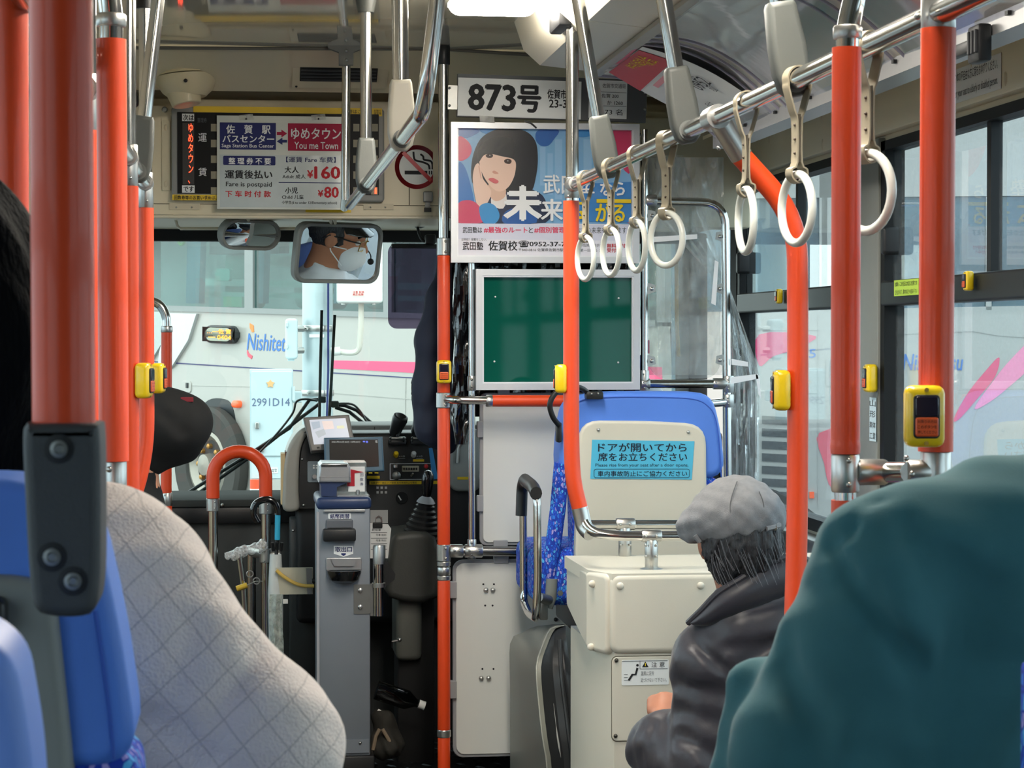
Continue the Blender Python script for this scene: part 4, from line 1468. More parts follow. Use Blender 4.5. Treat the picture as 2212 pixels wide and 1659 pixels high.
d1 = vpole('grab_pole', 'tall orange and chrome pole beside the driver cab with a stop button', 958.5, YQ, [
    ('socket', 97, 140, 14), ('pipe', 136, 520, 11.5), ('joint', 514, 552, 15), ('sleeve', 552, 850, 13.8), ('joint', 848, 881, 16), ('sleeve', 881, 1178, 13.8),
    ('joint', 1176, 1212, 15.5), ('ring', 1213, 1223, 15), ('ring', 1225, 1242, 14.5), ('ring', 1243, 1253, 15), ('sleeve', 1253, 1576, 13.8), ('ring', 1576, 1592, 15), ('sleeve', 1592, 1900, 13.6)])

# frame of thin tubes that carries the boards
t = thing('partition_frame', 'chrome tube frame carrying the boards behind the driver', 'frame', W(1200, 1190, YQ))
m6 = ms(YQ)
r1 = 7.5 * m6
pf = t
tube = lambda pts, r, mat=CHROME, rc=0.0, name='tube': obj(name, B().tube(pts, r, 14, rc=rc), mat, pf)
x2 = W(1019, 800, YQ).x
tube([W(1019, 300, YQ), W(1019, 1175, YQ)], r1)
for ya, yb in ((812, 844), (1165, 1206)):
    j = collar(pf, W(1019, yb, YQ), W(1019, ya, YQ), 10 * m6, SATIN, 'tee_joint')
    screws(j, [W(1019, ya + 8, YQ - 0.014), W(1019, yb - 8, YQ - 0.014)])
# lower cross rail
tube([W(972, 1190, YQ), W(1395, 1193, YQ)], 11 * m6, M('dark_chrome', '8A8C8E', 0.2, 1.0))
for x0, x1 in ((972, 1000), (1004, 1042)):
    j = collar(pf, W(x0, 1190, YQ), W(x1, 1190, YQ), 14.5 * m6, SATIN, 'tee_joint')
    screws(j, [W(x0 + 10, 1190, YQ - 0.02), W(x1 - 8, 1190, YQ - 0.02)])
# right hand loop of tube
rt = [W(1392, 845, YQ), W(1392, 440, YQ)]
tube([W(1392, 880, YQ), W(1392, 280, YQ)], 8 * m6)
tube([W(1400, 434, YQ), W(1566, 438, YQ), W(1573, 1190, YQ), W(1573, 1659, YQ)], 9.5 * m6, CHROME, 0.07)
tube([W(1392, 829, YQ), W(1574, 829, YQ)], 9.5 * m6)
for x0, x1, y in ((1395, 1418, 433), (1384, 1403, 829), (1540, 1577, 829)):
    j = collar(pf, W(x0, y, YQ), W(x1, y, YQ), 12.5 * m6, SATIN, 'tee_joint')
    screws(j, [W(x0 + 7, y - 3, YQ - 0.016), W(x1 - 6, y + 3, YQ - 0.016)], 0.003)
for ya, yb in ((812, 848), (852, 880)):
    j = collar(pf, W(1573, yb, YQ), W(1573, ya, YQ), 12.5 * m6, SATIN, 'tee_joint')
    screws(j, [W(1573, ya + 8, YQ - 0.017), W(1573, yb - 8, YQ - 0.017)], 0.003)
j = collar(pf, W(1392, 845, YQ), W(1392, 800, YQ), 10.5 * m6, SATIN, 'tee_joint')
screws(j, [W(1390, 808, YQ - 0.014), W(1392, 838, YQ - 0.014)], 0.003)
tube([W(1573, 868, YQ), W(1530, 872, YQ - 0.02)], 9 * m6)

# orange hand rail in front of the boards
t = thing('hand_rail', 'short orange hand rail across the driver partition', 'rail', W(1100, 865, YQ - 0.06))
obj('pipe', B().tube([W(966, 862, YQ - 0.02), W(985, 864, YQ - 0.07), W(1062, 866, YQ - 0.07)], 9 * m6, 14, rc=0.02), CHROME, t)
collar(t, W(1050, 866, YQ - 0.07), W(1064, 866, YQ - 0.07), 13 * m6)
obj('sleeve', B().tube([W(1062, 866, YQ - 0.07), W(1400, 866, YQ - 0.07)], 12.5 * m6, 18), ORANGE, t)

# grey boards with rubber edge
def board(label, x0, y0, x1, y1, r, yoff, clips, scr=()):
    t = thing('partition_board', label, 'board', W((x0 + x1) / 2, y1, YQ + yoff), 'grey partition boards')
    f = FY(YQ + yoff)
    pad('edge_trim', f, x0, y0, x1, y1, -0.008, 0.002, GREYT, t, r=r, bev=0.003)
    k = 7
    pad('panel', f, x0 + k, y0 + k, x1 - k, y1 - k, 0.002, 0.006, GREYP, t, r=r * 0.8, bev=0.002)
    for cx0, cy0, cx1, cy1 in clips:
        pad('clip', f, cx0, cy0, cx1, cy1, -0.01, 0.012, GREYT, t, r=0.002, bev=0.002)
    for x, y in scr:
        obj('rivet', B().ball(f.P(x, y, 0.008), 0.0075, 10, 8), SATIN, t)
    return t


u1 = board('upper grey board under the green pane', 1036, 848, 1395, 1177, 0.02, 0.03, [(1030, 910, 1043, 945), (1030, 1070, 1043, 1105), (1065, 1166, 1096, 1186), (1075, 838, 1100, 852)])
u2 = board('lower grey board with rivets beside the wheel arch cover', 978, 1207, 1395, 1632, 0.03, 0.03, [(972, 1256, 986, 1292), (972, 1470, 986, 1508), (1066, 1200, 1098, 1216)], [(1049, 1274), (1064, 1274), (1039, 1464), (1055, 1464)])
f = FY(YQ + 0.024)
for x, y in ((1044, 1262), (1067, 1262), (1048, 1308), (1064, 1308), (1042, 1445), (1066, 1445)):
    obj('hole', B().lathe([(0.003, 0), (0.003, 0.0008)], f.P(x, y, 0), f.n, 8), INK, u2)
obj('rivet', B().ball(f.P(1200, 1338, 0.003), 0.006, 10, 8), BLACK, u2)

# green pane in aluminium frame
t = thing('green_pane', 'dark green glossy pane in an aluminium frame behind the driver', 'pane', W(1207, 842, YQ))
f = FY(YQ - 0.03)
obj('frame', frame4(f, 1028, 582, 1382, 842, 14, -0.02, 0.006), ALU, t)
obj('inner_lip', frame4(f, 1041, 595, 1369, 829, 4, -0.02, 0.003), M('alu_lip', 'E2E4E8', 0.4, 0.2), t)
plate('glass', f, 1043, 597, 1367, 827, -0.018, -0.014, M('dark_green_glass', '095244', 0.04, var=0.0, spec=0.35), t)
for x, y in ((1071, 641), (1338, 644), (1069, 781), (1337, 783)):
    obj('rivet', B().ball(f.P(x, y, -0.013), 0.003, 8, 6), WHITE, t)

# vehicle number sign
t = thing('number_sign', 'white vehicle number sign 873 in a dark grey holder above the poster', 'sign', W(1190, 262, YQ))
u = (W(1395, 191, YQ) - W(990, 165, YQ)).normalized()
f = Fr(W(990, 165, YQ - 0.02), (1, 0, -0.018))
fS = Fr(W(1190, 212, YQ - 0.03), (1, 0, -0.02))
S = lambda n_, x0, y0, x1, y1, c0, c1, m, p: plate(n_, fS, x0, y0, x1, y1, c0, c1, m, p)
S('holder', 988, 166, 1396, 258, -0.02, 0.0, M('sign_holder_grey', '55585B', 0.5), t)
wp = S('white_plate', 989, 172, 1255, 254, 0.0, 0.003, PAPER, t)
text('873', fS, 1013, 184, 1112, 238, 0.0036, INK, wp, bold=0.035)
text('号', fS, 1119, 186, 1167, 242, 0.0036, INK, wp, bold=0.035)
text('佐賀市交', fS, 1182, 194, 1238, 214, 0.0036, INK, wp, bold=0.02)
text('23-31', fS, 1186, 216, 1232, 233, 0.0036, INK, wp, bold=0.02)
wp = S('side_plate', 1272, 174, 1354, 256, 0.0, 0.003, PAPER, t)
text('佐賀市交通局', fS, 1301, 181, 1351, 191, 0.0036, INKG, wp)
text('佐賀 200', fS, 1299, 203, 1336, 212, 0.0036, INK, wp)
text('か 1260', fS, 1311, 218, 1345, 227, 0.0036, INK, wp)
text('73 名', fS, 1306, 236, 1344, 249, 0.0036, INK, wp)
for y in (199, 229):
    S('rule', 1274, y, 1353, y + 0.8, 0.003, 0.0036, INKG, wp)
br = S('bracket', 968, 184, 990, 236, -0.012, -0.002, DULLM, t)
screws(br, [fS.P(965 + 6, 190, 0.0), fS.P(965 + 6, 228, 0.0)])
br = S('bracket', 1380, 190, 1400, 245, -0.03, -0.022, DULLM, t)
screws(br, [fS.P(1393, 200, 0.0), fS.P(1393, 236, 0.0)])

# advertising poster in aluminium frame
t = thing('advert_poster', 'framed advertising poster of a young woman with bobbed black hair on a blue ground', 'poster', W(1178, 568, YQ))
f = FY(YQ - 0.035)
obj('frame', frame4(f, 974, 266, 1381, 568, 13, -0.012, 0.006), ALU, t)
obj('inner_lip', frame4(f, 986, 275, 1369, 556, 4, -0.02, 0.002), MATS['alu_lip'], t)
POST = M('poster_white', 'E9E6F0', 0.25, var=0.01, coat=0.35)
sh = plate('sheet', f, 988, 277, 1367, 554, -0.018, -0.016, POST, t)
cz = [-0.016]


def pp(name, pts, hexc, curve=4, par=None):
    cz[0] += 0.00022
    return poly(name, f, pts, -0.0165, cz[0], M('print_' + hexc, hexc, 0.25, var=0.02, coat=0.35), par or sh, curve=curve, smooth=0)


pp('blue_ground', [(990, 278), (1365, 278), (1365, 484), (990, 480)], '7FB2DC', 0)
for x0, y0, x1, y1 in ((1168, 316, 1180, 400), (1184, 330, 1196, 420), (1200, 300, 1216, 430), (1262, 300, 1280, 390), (1284, 290, 1296, 380)):
    pp('tower', [(x0, y0), (x1, y0), (x1, y1), (x0, y1)], '92BFE4', 0)
pp('blob', [(992, 278), (1030, 278), (1035, 285), (1010, 297), (993, 292)], '2F6DB8')
pp('blob', [(1038, 278), (1090, 278), (1070, 289), (1048, 287)], '3F8FD2')
pp('blob', [(990, 296), (1008, 300), (1020, 320), (1012, 340), (990, 344)], 'D8446C')
pp('blob', [(1165, 280), (1208, 280), (1198, 300), (1185, 314), (1168, 313), (1158, 298)], '2E68B4')
pp('blob', [(1240, 278), (1285, 278), (1275, 293), (1250, 294)], '4A94D4')
pp('blob', [(1320, 284), (1365, 282), (1365, 370), (1345, 360), (1330, 330), (1322, 305)], 'D5426C', 3)
pp('blob', [(1335, 470), (1365, 400), (1365, 484)], 'D5426C', 0)
pp('blob', [(990, 355), (1005, 360), (1018, 400), (1025, 440), (1010, 460), (990, 450)], '3478C2')
pp('blue_bubble', [(1250, 392), (1290, 395), (1365, 392), (1365, 480), (1250, 478)], '3E86CC', 0)
# the sitter: hair, face, hand, jacket
pp('jacket', [(1022, 470), (1040, 425), (1075, 408), (1120, 402), (1165, 415), (1182, 440), (1180, 480), (1022, 480)], '2B3550', 3)
pp('shirt', [(1070, 410), (1095, 420), (1088, 450), (1062, 440)], 'EFE9E6', 3)
pp('hair_back', [(1024, 400), (1020, 350), (1035, 305), (1062, 283), (1095, 277), (1135, 282), (1158, 305), (1163, 345), (1158, 385), (1148, 412), (1118, 418), (1060, 410)], '25262B', 5)
pp('neck', [(1058, 395), (1090, 400), (1092, 424), (1072, 434), (1058, 420)], 'E2BCA6', 4)
pp('face', [(1036, 345), (1042, 325), (1080, 318), (1112, 340), (1114, 372), (1102, 400), (1086, 412), (1072, 411), (1056, 396), (1042, 372)], 'F0CDBA', 5)
pp('fringe', [(1034, 350), (1036, 318), (1060, 298), (1100, 296), (1118, 318), (1118, 350), (1108, 342), (1085, 337), (1062, 332), (1046, 335)], '1F2024', 4)
pp('side_hair', [(1112, 318), (1150, 310), (1160, 350), (1155, 395), (1140, 414), (1112, 412), (1118, 370)], '25262B', 4)
for pts in ([(1050, 335), (1058, 331), (1066, 334), (1063, 340), (1054, 340)], [(1090, 346), (1098, 342), (1106, 346), (1103, 353), (1093, 352)]):
    e = pp('eye', pts, '3A2622', 3)
for x, y in ((1059, 335), (1098, 347)):
    pp('eye_light', [(x - 1.2, y), (x, y - 1.6), (x + 1.2, y), (x, y + 1.2)], 'FFFFFF', 0)
pp('nose', [(1064, 371), (1069, 368), (1078, 374), (1070, 375)], 'D99E8A', 3)
pp('mouth', [(1056, 386), (1066, 384), (1078, 391), (1072, 396), (1062, 392)], 'D4646A', 3)
pp('hand', [(1026, 360), (1034, 352), (1040, 366), (1044, 385), (1056, 402), (1062, 416), (1052, 440), (1034, 446), (1026, 420), (1022, 385)], 'EFCDBB', 4)
pp('finger_line', [(1034, 358), (1036, 357), (1041, 385), (1039, 385)], 'D9A893', 0)
pp('blob', [(990, 440), (1015, 432), (1036, 445), (1050, 478), (990, 480)], 'CF3F66')
pp('blob', [(1036, 448), (1052, 438), (1070, 444), (1080, 465), (1070, 482), (1044, 480)], '3B93D2')
pp('blob', [(1095, 455), (1140, 448), (1160, 480), (1090, 482)], '2A5FA8')
pp('white_ground', [(988, 482), (1367, 486), (1367, 555), (988, 555)], 'E9E7F1', 0)
pp('pale_band', [(988, 482), (1367, 486), (1367, 520), (988, 516)], 'DCDDEE', 0)
cz[0] += 0.0004
TX = lambda s, x0, y0, x1, y1, mt, bold=0.02, lean=0.0: text(s, f, x0, y0, x1, y1, cz[0], mt, sh, bold=bold, lean=lean)
TX('武田塾', 1175, 377, 1285, 418, INKW, 0.015)
TX('なら', 1298, 392, 1350, 422, INKW, 0.03)
TX('未', 1092, 402, 1168, 474, INKW, 0.045)
TX('来', 1170, 430, 1216, 476, INKW, 0.022)
TX('広', 1222, 430, 1268, 476, INKY, 0.03)
cz[0] += 0.0002
TX('がる', 1288, 438, 1350, 478, INKY, 0.03)
plate('yellow_bar', f, 1290, 430, 1364, 438, -0.0165, cz[0], INKY, sh)
TX('武田塾は', 1000, 490, 1042, 503, INK, 0.012)
TX('#最強のルート', 1046, 490, 1140, 503, INKP, 0.018)
TX('と', 1143, 491, 1152, 503, INK, 0.012)
TX('#個別管理', 1155, 490, 1222, 503, INKP, 0.018)
TX('であなたの未来を広げます', 1224, 490, 1354, 504, INKG, 0.01)
TX('日本初！授業をしない。', 998, 514, 1052, 520, INK, 0.0)
TX('武田塾', 1000, 522, 1044, 540, INK, 0.015)
TX('佐賀校', 1056, 520, 1118, 541, INK, 0.018)
TX('☎0952-37-7', 1121, 520, 1222, 534, INK, 0.02)
TX('〒840-0816 佐賀県佐賀市駅南', 1121, 536, 1226, 543, INK, 0.0)
TX('JR佐賀駅 徒歩3分', 1254, 526, 1306, 534, INKG, 0.0)
TX('第一田ビル 3階', 1254, 537, 1306, 544, INKG, 0.0)
TX('無料受付\n受付中！', 1312, 526, 1352, 545, INKR, 0.02)
obj('plastic_film', B().prism(f, rrect(*f.rect(987, 276, 1368, 555), 0.0), -0.0035, -0.003), MG('poster_film', 'FFFFFF', rough=0.03, bump=0.08, bscale=10, ior=1.35), t)
obj('tape', B().prism(f, [f.px(1035, 250), f.px(1067, 252), f.px(1068, 266), f.px(1036, 264)], 0.006, 0.008), MATS['clear_tape'], t)
obj('wire_tie', B().tube([f.P(1132, 262, 0.01), f.P(1145, 266, 0.012), f.P(1158, 277, 0.008)], 0.0025, 6), BLACK, t)

# black glossy curtain behind the frames
t = thing('blackout_curtain', 'crumpled glossy black vinyl curtain behind the poster frames', 'curtain', W(1190, 960, YQ + 0.15))
VIN = M('black_vinyl', '0C0D10', 0.12, var=0.1, coat=0.6, bump=0.6, bscale=26)
rs = random.Random(3)
rows = []
x0_, x1_ = 976, 1372
for i in range(22):
    y = 285 + (900 - 285) * i / 21
    row = []
    for j in range(40):
        x = x0_ + (x1_ - x0_) * j / 39
        d = 0.08 + 0.018 * math.sin(j * 1.7 + 0.4 * i) + 0.012 * math.sin(j * 0.6 + i * 1.1) + rs.uniform(-0.004, 0.004)
        row.append(W(x, y, YQ + 0.0 + d * 0.6))
    rows.append(row)
obj('sheet', B().grid(rows, 0.002, (0, 1, 0)), VIN, t)
rows = []
for i in range(22):
    q = i / 21
    y = 560 + 400 * q
    wd = 44 * (1 - 0.15 * math.sin(q * 3.1)) if q < 0.85 else 44 * (1 - (q - 0.85) * 3.2)
    cx = 1000 - 6 * q
    row = []
    for j in range(13):
        a = math.pi * j / 12
        row.append(W(cx - wd / 1.4 * math.cos(a) * 0.75, y, YQ + 0.05 - 0.035 * math.sin(a) + 0.008 * math.sin(4 * a + i * 0.7)))
    rows.append(row)
obj('bundle', B().grid(rows, 0.002, (0, 1, 0)), VIN, t)
for y in (568, 578):
    pass
obj('curtain_rail', B().tube([W(976, 285, YQ + 0.05), W(1392, 289, YQ + 0.05)], 0.008, 10), CHROME, t)

# navy jacket hung beside the driver pole
NAVJ = M('navy_cloth', '141B30', 0.75, var=0.2, scale=20)
def fjk():
    y = YQ + 0.22
    c = [W(962, 545, y), W(950, 640, y), W(938, 740, y), W(930, 840, y), W(940, 925, y), W(965, 960, y)]
    parts = [cap(c[i], c[i + 1], (0.012, 0.035, 0.05, 0.055, 0.05)[i], (0.035, 0.05, 0.055, 0.05, 0.03)[i]) for i in range(5)]
    parts.append(cap(W(975, 600, y), W(975, 900, y), 0.03, 0.06))
    g = sunion(0.03, *parts)
    return rumple(g, 0.0035, 40, 5, (1, 1, 0.35))
lo = W(890, 975, YQ + 0.2)
hi = W(1010, 530, YQ + 0.3)
t = thing('hanging_jacket', 'navy jacket hanging behind the driver pole', 'jacket', W(950, 960, YQ + 0.22))
obj('cloth', snet(fjk(), (lo.x, YQ + 0.13, lo.z - 0.03), (hi.x, YQ + 0.34, hi.z + 0.02), 0.006), NAVJ, t, smooth=180)
obj('hook', B().tube([W(962, 548, YQ + 0.22), W(962, 530, YQ + 0.2), W(961, 528, YQ + 0.02)], 0.004, 8, rc=0.01), CHROME, t)

# clear acrylic screen with clips
t = thing('acrylic_screen', 'clear acrylic screen clipped into the chrome loop beside the driver', 'screen', W(1480, 820, YQ))
f = FY(YQ)
ACR = MG('clear_acrylic', 'F2F4F2', rough=0.03, haze=0.10, hazec='E6EAEA', bscale=8)
obj('sheet', B().prism(f, rrect(*f.rect(1402, 444, 1556, 818), 0.05), -0.002, 0.002), ACR, t)
for x, y, s in ((1409, 466, 1), (1408, 624, 1), (1408, 780, 1), (1553, 511, -1), (1553, 624, -1), (1553, 778, -1)):
    c = obj('clip', B().prism(f, [f.px(x - 14 * s, y - 14), f.px(x + 6 * s, y - 9), f.px(x + 8 * s, y + 6), f.px(x - 14 * s, y + 14)], 0.002, 0.006), SATIN, t)
    obj('screw', B().ball(f.P(x - 1 * s, y, 0.007), 0.006, 10, 6), SATIN, c)

# clear vinyl sheet taped round it
t = thing('vinyl_curtain', 'clear crumpled vinyl sheet draped over and beside the acrylic screen', 'curtain', W(1600, 1080, YQ + 0.05))
CV = MG('crumpled_clear_vinyl', 'F6F7F7', rough=0.08, haze=0.16, hazec='F2F4F4', bump=0.9, bscale=22, stretch=(1, 1, 0.35))
rows = []
for i in range(26):
    q = i / 25
    y = 335 + 745 * q
    xl = 1400 + 165 * min(1, q * 4) if q < 0.25 else 1565
    xl = 1395 if q < 0.14 else (1395 + 170 * min(1, (q - 0.14) / 0.25))
    xr = 1475 + 165 * min(1.0, q * 1.6)
    row = []
    for j in range(16):
        x = xl + (xr - xl) * j / 15
        row.append(W(x, y, YQ + 0.09 + 0.025 * math.sin(j * 1.3 + i * 0.25) + 0.01 * math.sin(j * 2.9 + i)))
    rows.append(row)
obj('sheet', B().grid(rows, 0.001, (0, 1, 0)), CV, t)
rows = [[W(1398 + 165 * j / 14, 340 + 470 * i / 20, YQ + 0.06 + 0.015 * math.sin(i * 0.8 + j * 0.9) + 0.01 * math.sin(i * 0.35 - j * 1.6)) for j in range(15)] for i in range(21)]
obj('sheet', B().grid(rows, 0.001, (0, 1, 0)), CV, t)
TAPE = M('white_tape', 'EDEEEE', 0.5, var=0.03)
f = FY(YQ - 0.015)
for pts in ([(1544, 562), (1552, 566), (1546, 660), (1536, 655)], [(1402, 512), (1506, 506), (1506, 516), (1402, 524)], [(1576, 815), (1636, 808), (1638, 818), (1576, 830)], [(1580, 775), (1616, 782), (1616, 792), (1580, 788)], [(1632, 808), (1640, 812), (1644, 862), (1638, 850)]):
    poly('tape', f, pts, 0.0, 0.0015, TAPE, t)
obj('gold_cord', B().tube([W(1461, 560, YQ + 0.12), W(1462, 700, YQ + 0.12), W(1466, 770, YQ + 0.12)], 0.006, 8), M('gold_braid', 'C9A868', 0.6), t)
obj('pink_slip', B().prism(f, [f.px(1396, 735), f.px(1407, 735), f.px(1407, 764), f.px(1396, 764)], -0.03, -0.028), M('pink_paper', 'F08AA8', 0.7), t)

# left thin pole by the front panel, with its ceiling foot
t = thing('thin_pole', 'thin chrome pole with a forked grey ceiling foot beside the fare notice', 'pole', W(746, 440, 6.5))
obj('pipe', B().tube([W(748, 130, 6.52), W(746, 430, 6.52), W(744, 448, 6.62)], 9.5 * m6, 14), CHROME, t)
fk = FY(6.5)
poly('foot', fk, [(707, 96), (785, 96), (783, 105), (763, 114), (763, 141), (732, 141), (732, 114), (709, 105)], -0.012, 0.012, SOCK, t)
screws(t, [fk.P(748, 111, 0.012), fk.P(748, 131, 0.012)], 0.005)
# ------------------------------------------------------------------ grab poles, overhead rails, straps, stop buttons
FITG = 'chrome overhead rail hangers'


def stop_button(label, px, py, Y, rz, h=0.07, group='yellow stop buttons on poles', lit=True):
    """yellow bell push; front faces -y before turning by rz"""
    c = W(px, py, Y)
    w, d = h * 0.64, h * 0.42
    Rm = Matrix.Translation(c) @ Matrix.Rotation(math.radians(rz), 4, 'Z')
    t = thing('stop_button', label, 'button', c - V((0, 0, h / 2)), group)
    obj('body', B().rbox((-w / 2, -d / 2, -h / 2), (w / 2, d / 2, h / 2), d * 0.33, 4, mtx=Rm), YELLOW, t)
    fo = Rm @ V((0, -d / 2, 0))
    R3 = Rm.to_3x3()
    f = Fr(fo, R3 @ V((1, 0, 0)), (0, 0, 1))
    obj('rim', B().pillow(f, rrect(-w * 0.33, -h * 0.35, w * 0.33, h * 0.35, w * 0.1), -0.001, 0.002, 0.001), BLACK, t)
    obj('button_face', B().pillow(f, rrect(-w * 0.29, -h * 0.32, w * 0.29, -h * 0.01, w * 0.06), 0.0, 0.004, 0.0015), M('orange_button', 'D9541E', 0.35, coat=0.3), t)
    obj('lamp_window', B().pillow(f, rrect(-w * 0.29, h * 0.0, w * 0.29, h * 0.32, w * 0.06), 0.0, 0.0035, 0.001), M('dark_violet_window', '1E1A2C', 0.12, coat=0.5), t)
    for k, s in enumerate(('お降りの方は', 'このボタンを', '押してください')):
        zz = -h * (0.05 + 0.085 * k)
        q = textf(s, f, -w * 0.24, zz - h * 0.055, w * 0.24, zz, 0.0044, M('maroon_ink', '3A1208', 0.7), t)
    for s in (-1, 1):
        obj('screw', B().lathe([(h * 0.035, 0), (h * 0.035, 0.0015)], f.pt(0, s * h * 0.43, -0.001), f.n, 10), M('brass_screw', 'B99A4A', 0.35, 0.8), t)
    return t


def textf(s, f, a0, b0, a1, b1, c, mat, parent):
    g = type('G', (), {})()
    g.rect = lambda *k: (a0, b0, a1, b1)
    g.pt, g.u, g.v = f.pt, f.u, f.v
    return text(s, g, 0, 0, 0, 0, c, mat, parent)


# ---- right hand rail over the aisle
XA = 0.78
ZA = WX(1235, 400, XA).z
YA = WX(1235, 400, XA).y
YB = WX(2025, 40, XA).y
rail = thing('overhead_rail', 'chrome overhead rail along the right with hanging straps', 'rail', (XA, 3.5, ZA))
RR = 0.0143
obj('pipe', B().tube([V((XA, YA, ZA)), V((XA, YB - 0.3, ZA)), V((XA, YB - 1.6, ZA))], RR, 18), CHROME, rail)

# pole standing on the cream box and carrying the rail's front end
t = thing('grab_pole', 'orange pole bending into the rail on the cream heater box', 'pole', W(1235, 1240, YA))
m5 = ms(YA)
px_ = lambda x, y, yy=YA: W(x, y, yy)
topz = ZC
obj('socket', B().lathe([(0.018, 0), (0.018, topz - W(1235, 42, YA).z)], W(1235, 42, YA), (0, 0, 1), 18), SOCK, t)
obj('pipe', B().tube([W(1236, 434, YA), W(1236, 30, YA)], 14 * m5, 18), CHROME, t)
j = collar(t, W(1236, 428, YA), W(1236, 384, YA), 17 * m5, SATIN, 'tee_joint')
obj('branch', B().tube([V((XA, YA, ZA)), V((XA, YA - 0.07, ZA))], RR * 1.25, 16), SATIN, j)
screws(j, [W(1228, 424, YA - 0.018)], 0.004)
obj('sleeve', B().tube([W(1234, 434, YA), W(1234, 960, YA), W(1238, 1040, YA), W(1254, 1103, YA)], 17.5 * m5, 20, rc=0.12), ORANGE, t)
obj('elbow', B().tube([W(1252, 1096, YA), W(1262, 1140, YA), W(1276, 1152, YA - 0.02)], 18 * m5, 16, rc=0.03), SATIN, t)
obj('rail_pipe', B().tube([W(1258, 1118, YA), W(1276, 1150, YA - 0.03), W(1330, 1158, YA - 0.04), W(1640, 1158, YA - 0.04)], 10.8 * m5, 16, rc=0.06), CHROME, t)
boxz = W(1410, 1228, YA - 0.02).z
for x, y0, Yk, base in ((1407, 1158, YA - 0.04, 1228),):
    j = collar(t, W(x - 21, y0, Yk), W(x + 21, y0, Yk), 13.5 * m5, SATIN, 'tee_joint')
    screws(j, [W(x - 12, y0, Yk - 0.018), W(x + 12, y0, Yk - 0.018)], 0.004)
    collar(t, W(x, base, Yk), W(x, y0 + 8, Yk), 14.5 * m5, SATIN, 'post')
    screws(t, [W(x - 12, 1178, Yk - 0.016), W(x + 11, 1178, Yk - 0.016), W(x - 12, 1202, Yk - 0.017), W(x + 11, 1202, Yk - 0.017)], 0.0035)
    obj('base_flange', B().lathe([(0.03, 0), (0.028, 0.006), (0.018, 0.009)], W(x, base + 6, Yk), (0, 0, 1), 20), SATIN, t)
t = thing('hand_rail', 'chrome hand rail on a short post at the back of the cream heater box', 'rail', W(1350, 1206, YA + 0.3))
Yk = YA + 0.28
mk = ms(Yk)
obj('pipe', B().tube([W(1262, 1133, Yk), W(1640, 1133, Yk)], 10 * mk, 16), CHROME, t)
j = collar(t, W(1331, 1132, Yk), W(1371, 1132, Yk), 13 * mk, SATIN, 'tee_joint')
screws(j, [W(1340, 1133, Yk - 0.017), W(1362, 1133, Yk - 0.017)], 0.004)
collar(t, W(1350, 1204, Yk), W(1350, 1140, Yk), 14 * mk, SATIN, 'post')
screws(t, [W(1341, 1177, Yk - 0.017), W(1361, 1177, Yk - 0.017)], 0.0035)
obj('base_flange', B().lathe([(0.03, 0), (0.028, 0.005), (0.018, 0.008)], W(1350, 1209, Yk), (0, 0, 1), 20), SATIN, t)

# bent orange pole C from the rail out to the window side
YC = WX(1545, 280, XA).y
t = thing('grab_pole', 'orange pole bending from the overhead rail out beside the capped man', 'pole', W(1725, 1400, YC + 0.12))
mc = ms(YC + 0.05)
r0 = 23 * mc
pts = [V((XA, YC, ZA)), W(1600, 330, YC), W(1722, 470, YC), W(1724, 800, YC), W(1722, 1160, YC), W(1714, 1420, YC)]
zfl = 0.0
obj('sleeve', B().tube([W(1597, 333, YC)] + pts[2:] + [V((W(1714, 1420, YC).x, YC, zfl))], r0, 22, rc=0.17), ORANGE, t)
cl = obj('clamp', B().tube([V((XA, YC - 0.012, ZA)), W(1602, 338, YC)], r0 * 1.06, 18), SATIN, t)
obj('rail_clamp', B().tube([V((XA, YC - 0.03, ZA)), V((XA, YC + 0.03, ZA))], RR * 1.45, 16), SATIN, t)
screws(cl, [W(1553, 320, YC - 0.03)], 0.004)

# pole A with bent chrome top, pole B at the rail end, and the coupling between them
YAp = 2.5
mA = ms(YAp)
t = thing('grab_pole', 'orange pole with bent chrome top beside the grey window pillar', 'pole', (W(1830, 1000, YAp).x, YAp, 0))
obj('sleeve', B().tube([W(1829, 103, YAp), W(1827, 600, YAp), W(1826, 970, YAp)], 32 * mA, 22), ORANGE, t)
obj('sleeve_end', B().lathe([(32 * mA, 0), (33 * mA, 0.008), (31.5 * mA, 0.02)], W(1826, 980, YAp), (0, 0, 1), 22), ORANGE, t)
obj('pipe', B().tube([W(1830, 110, YAp), W(1832, 55, YAp), W(1850, -20, YAp), W(1860, -700, YAp)], 25 * mA, 20, rc=0.06), CHROME, t)
collar(t, W(1831, 84, YAp), W(1831, 56, YAp), 32 * mA)
j = collar(t, W(1826, 1063, YAp), W(1826, 981, YAp), 31 * mA, SATIN, 'tee_joint')
screws(j, [W(1834, 995, YAp - 0.016), W(1834, 1047, YAp - 0.016)], 0.0035)
obj('pipe', B().tube([W(1826, 1085, YAp), W(1826, 1055, YAp)], 24 * mA, 18), CHROME, t)
obj('sleeve', B().tube([W(1826, 1080, YAp), V((W(1826, 1080, YAp).x, YAp, 0.0))], 31 * mA, 22), ORANGE, t)
br = collar(j, W(1845, 1020, YAp), W(1912, 1020, YAp + 0.01), 29 * mA, SATIN, 'branch')

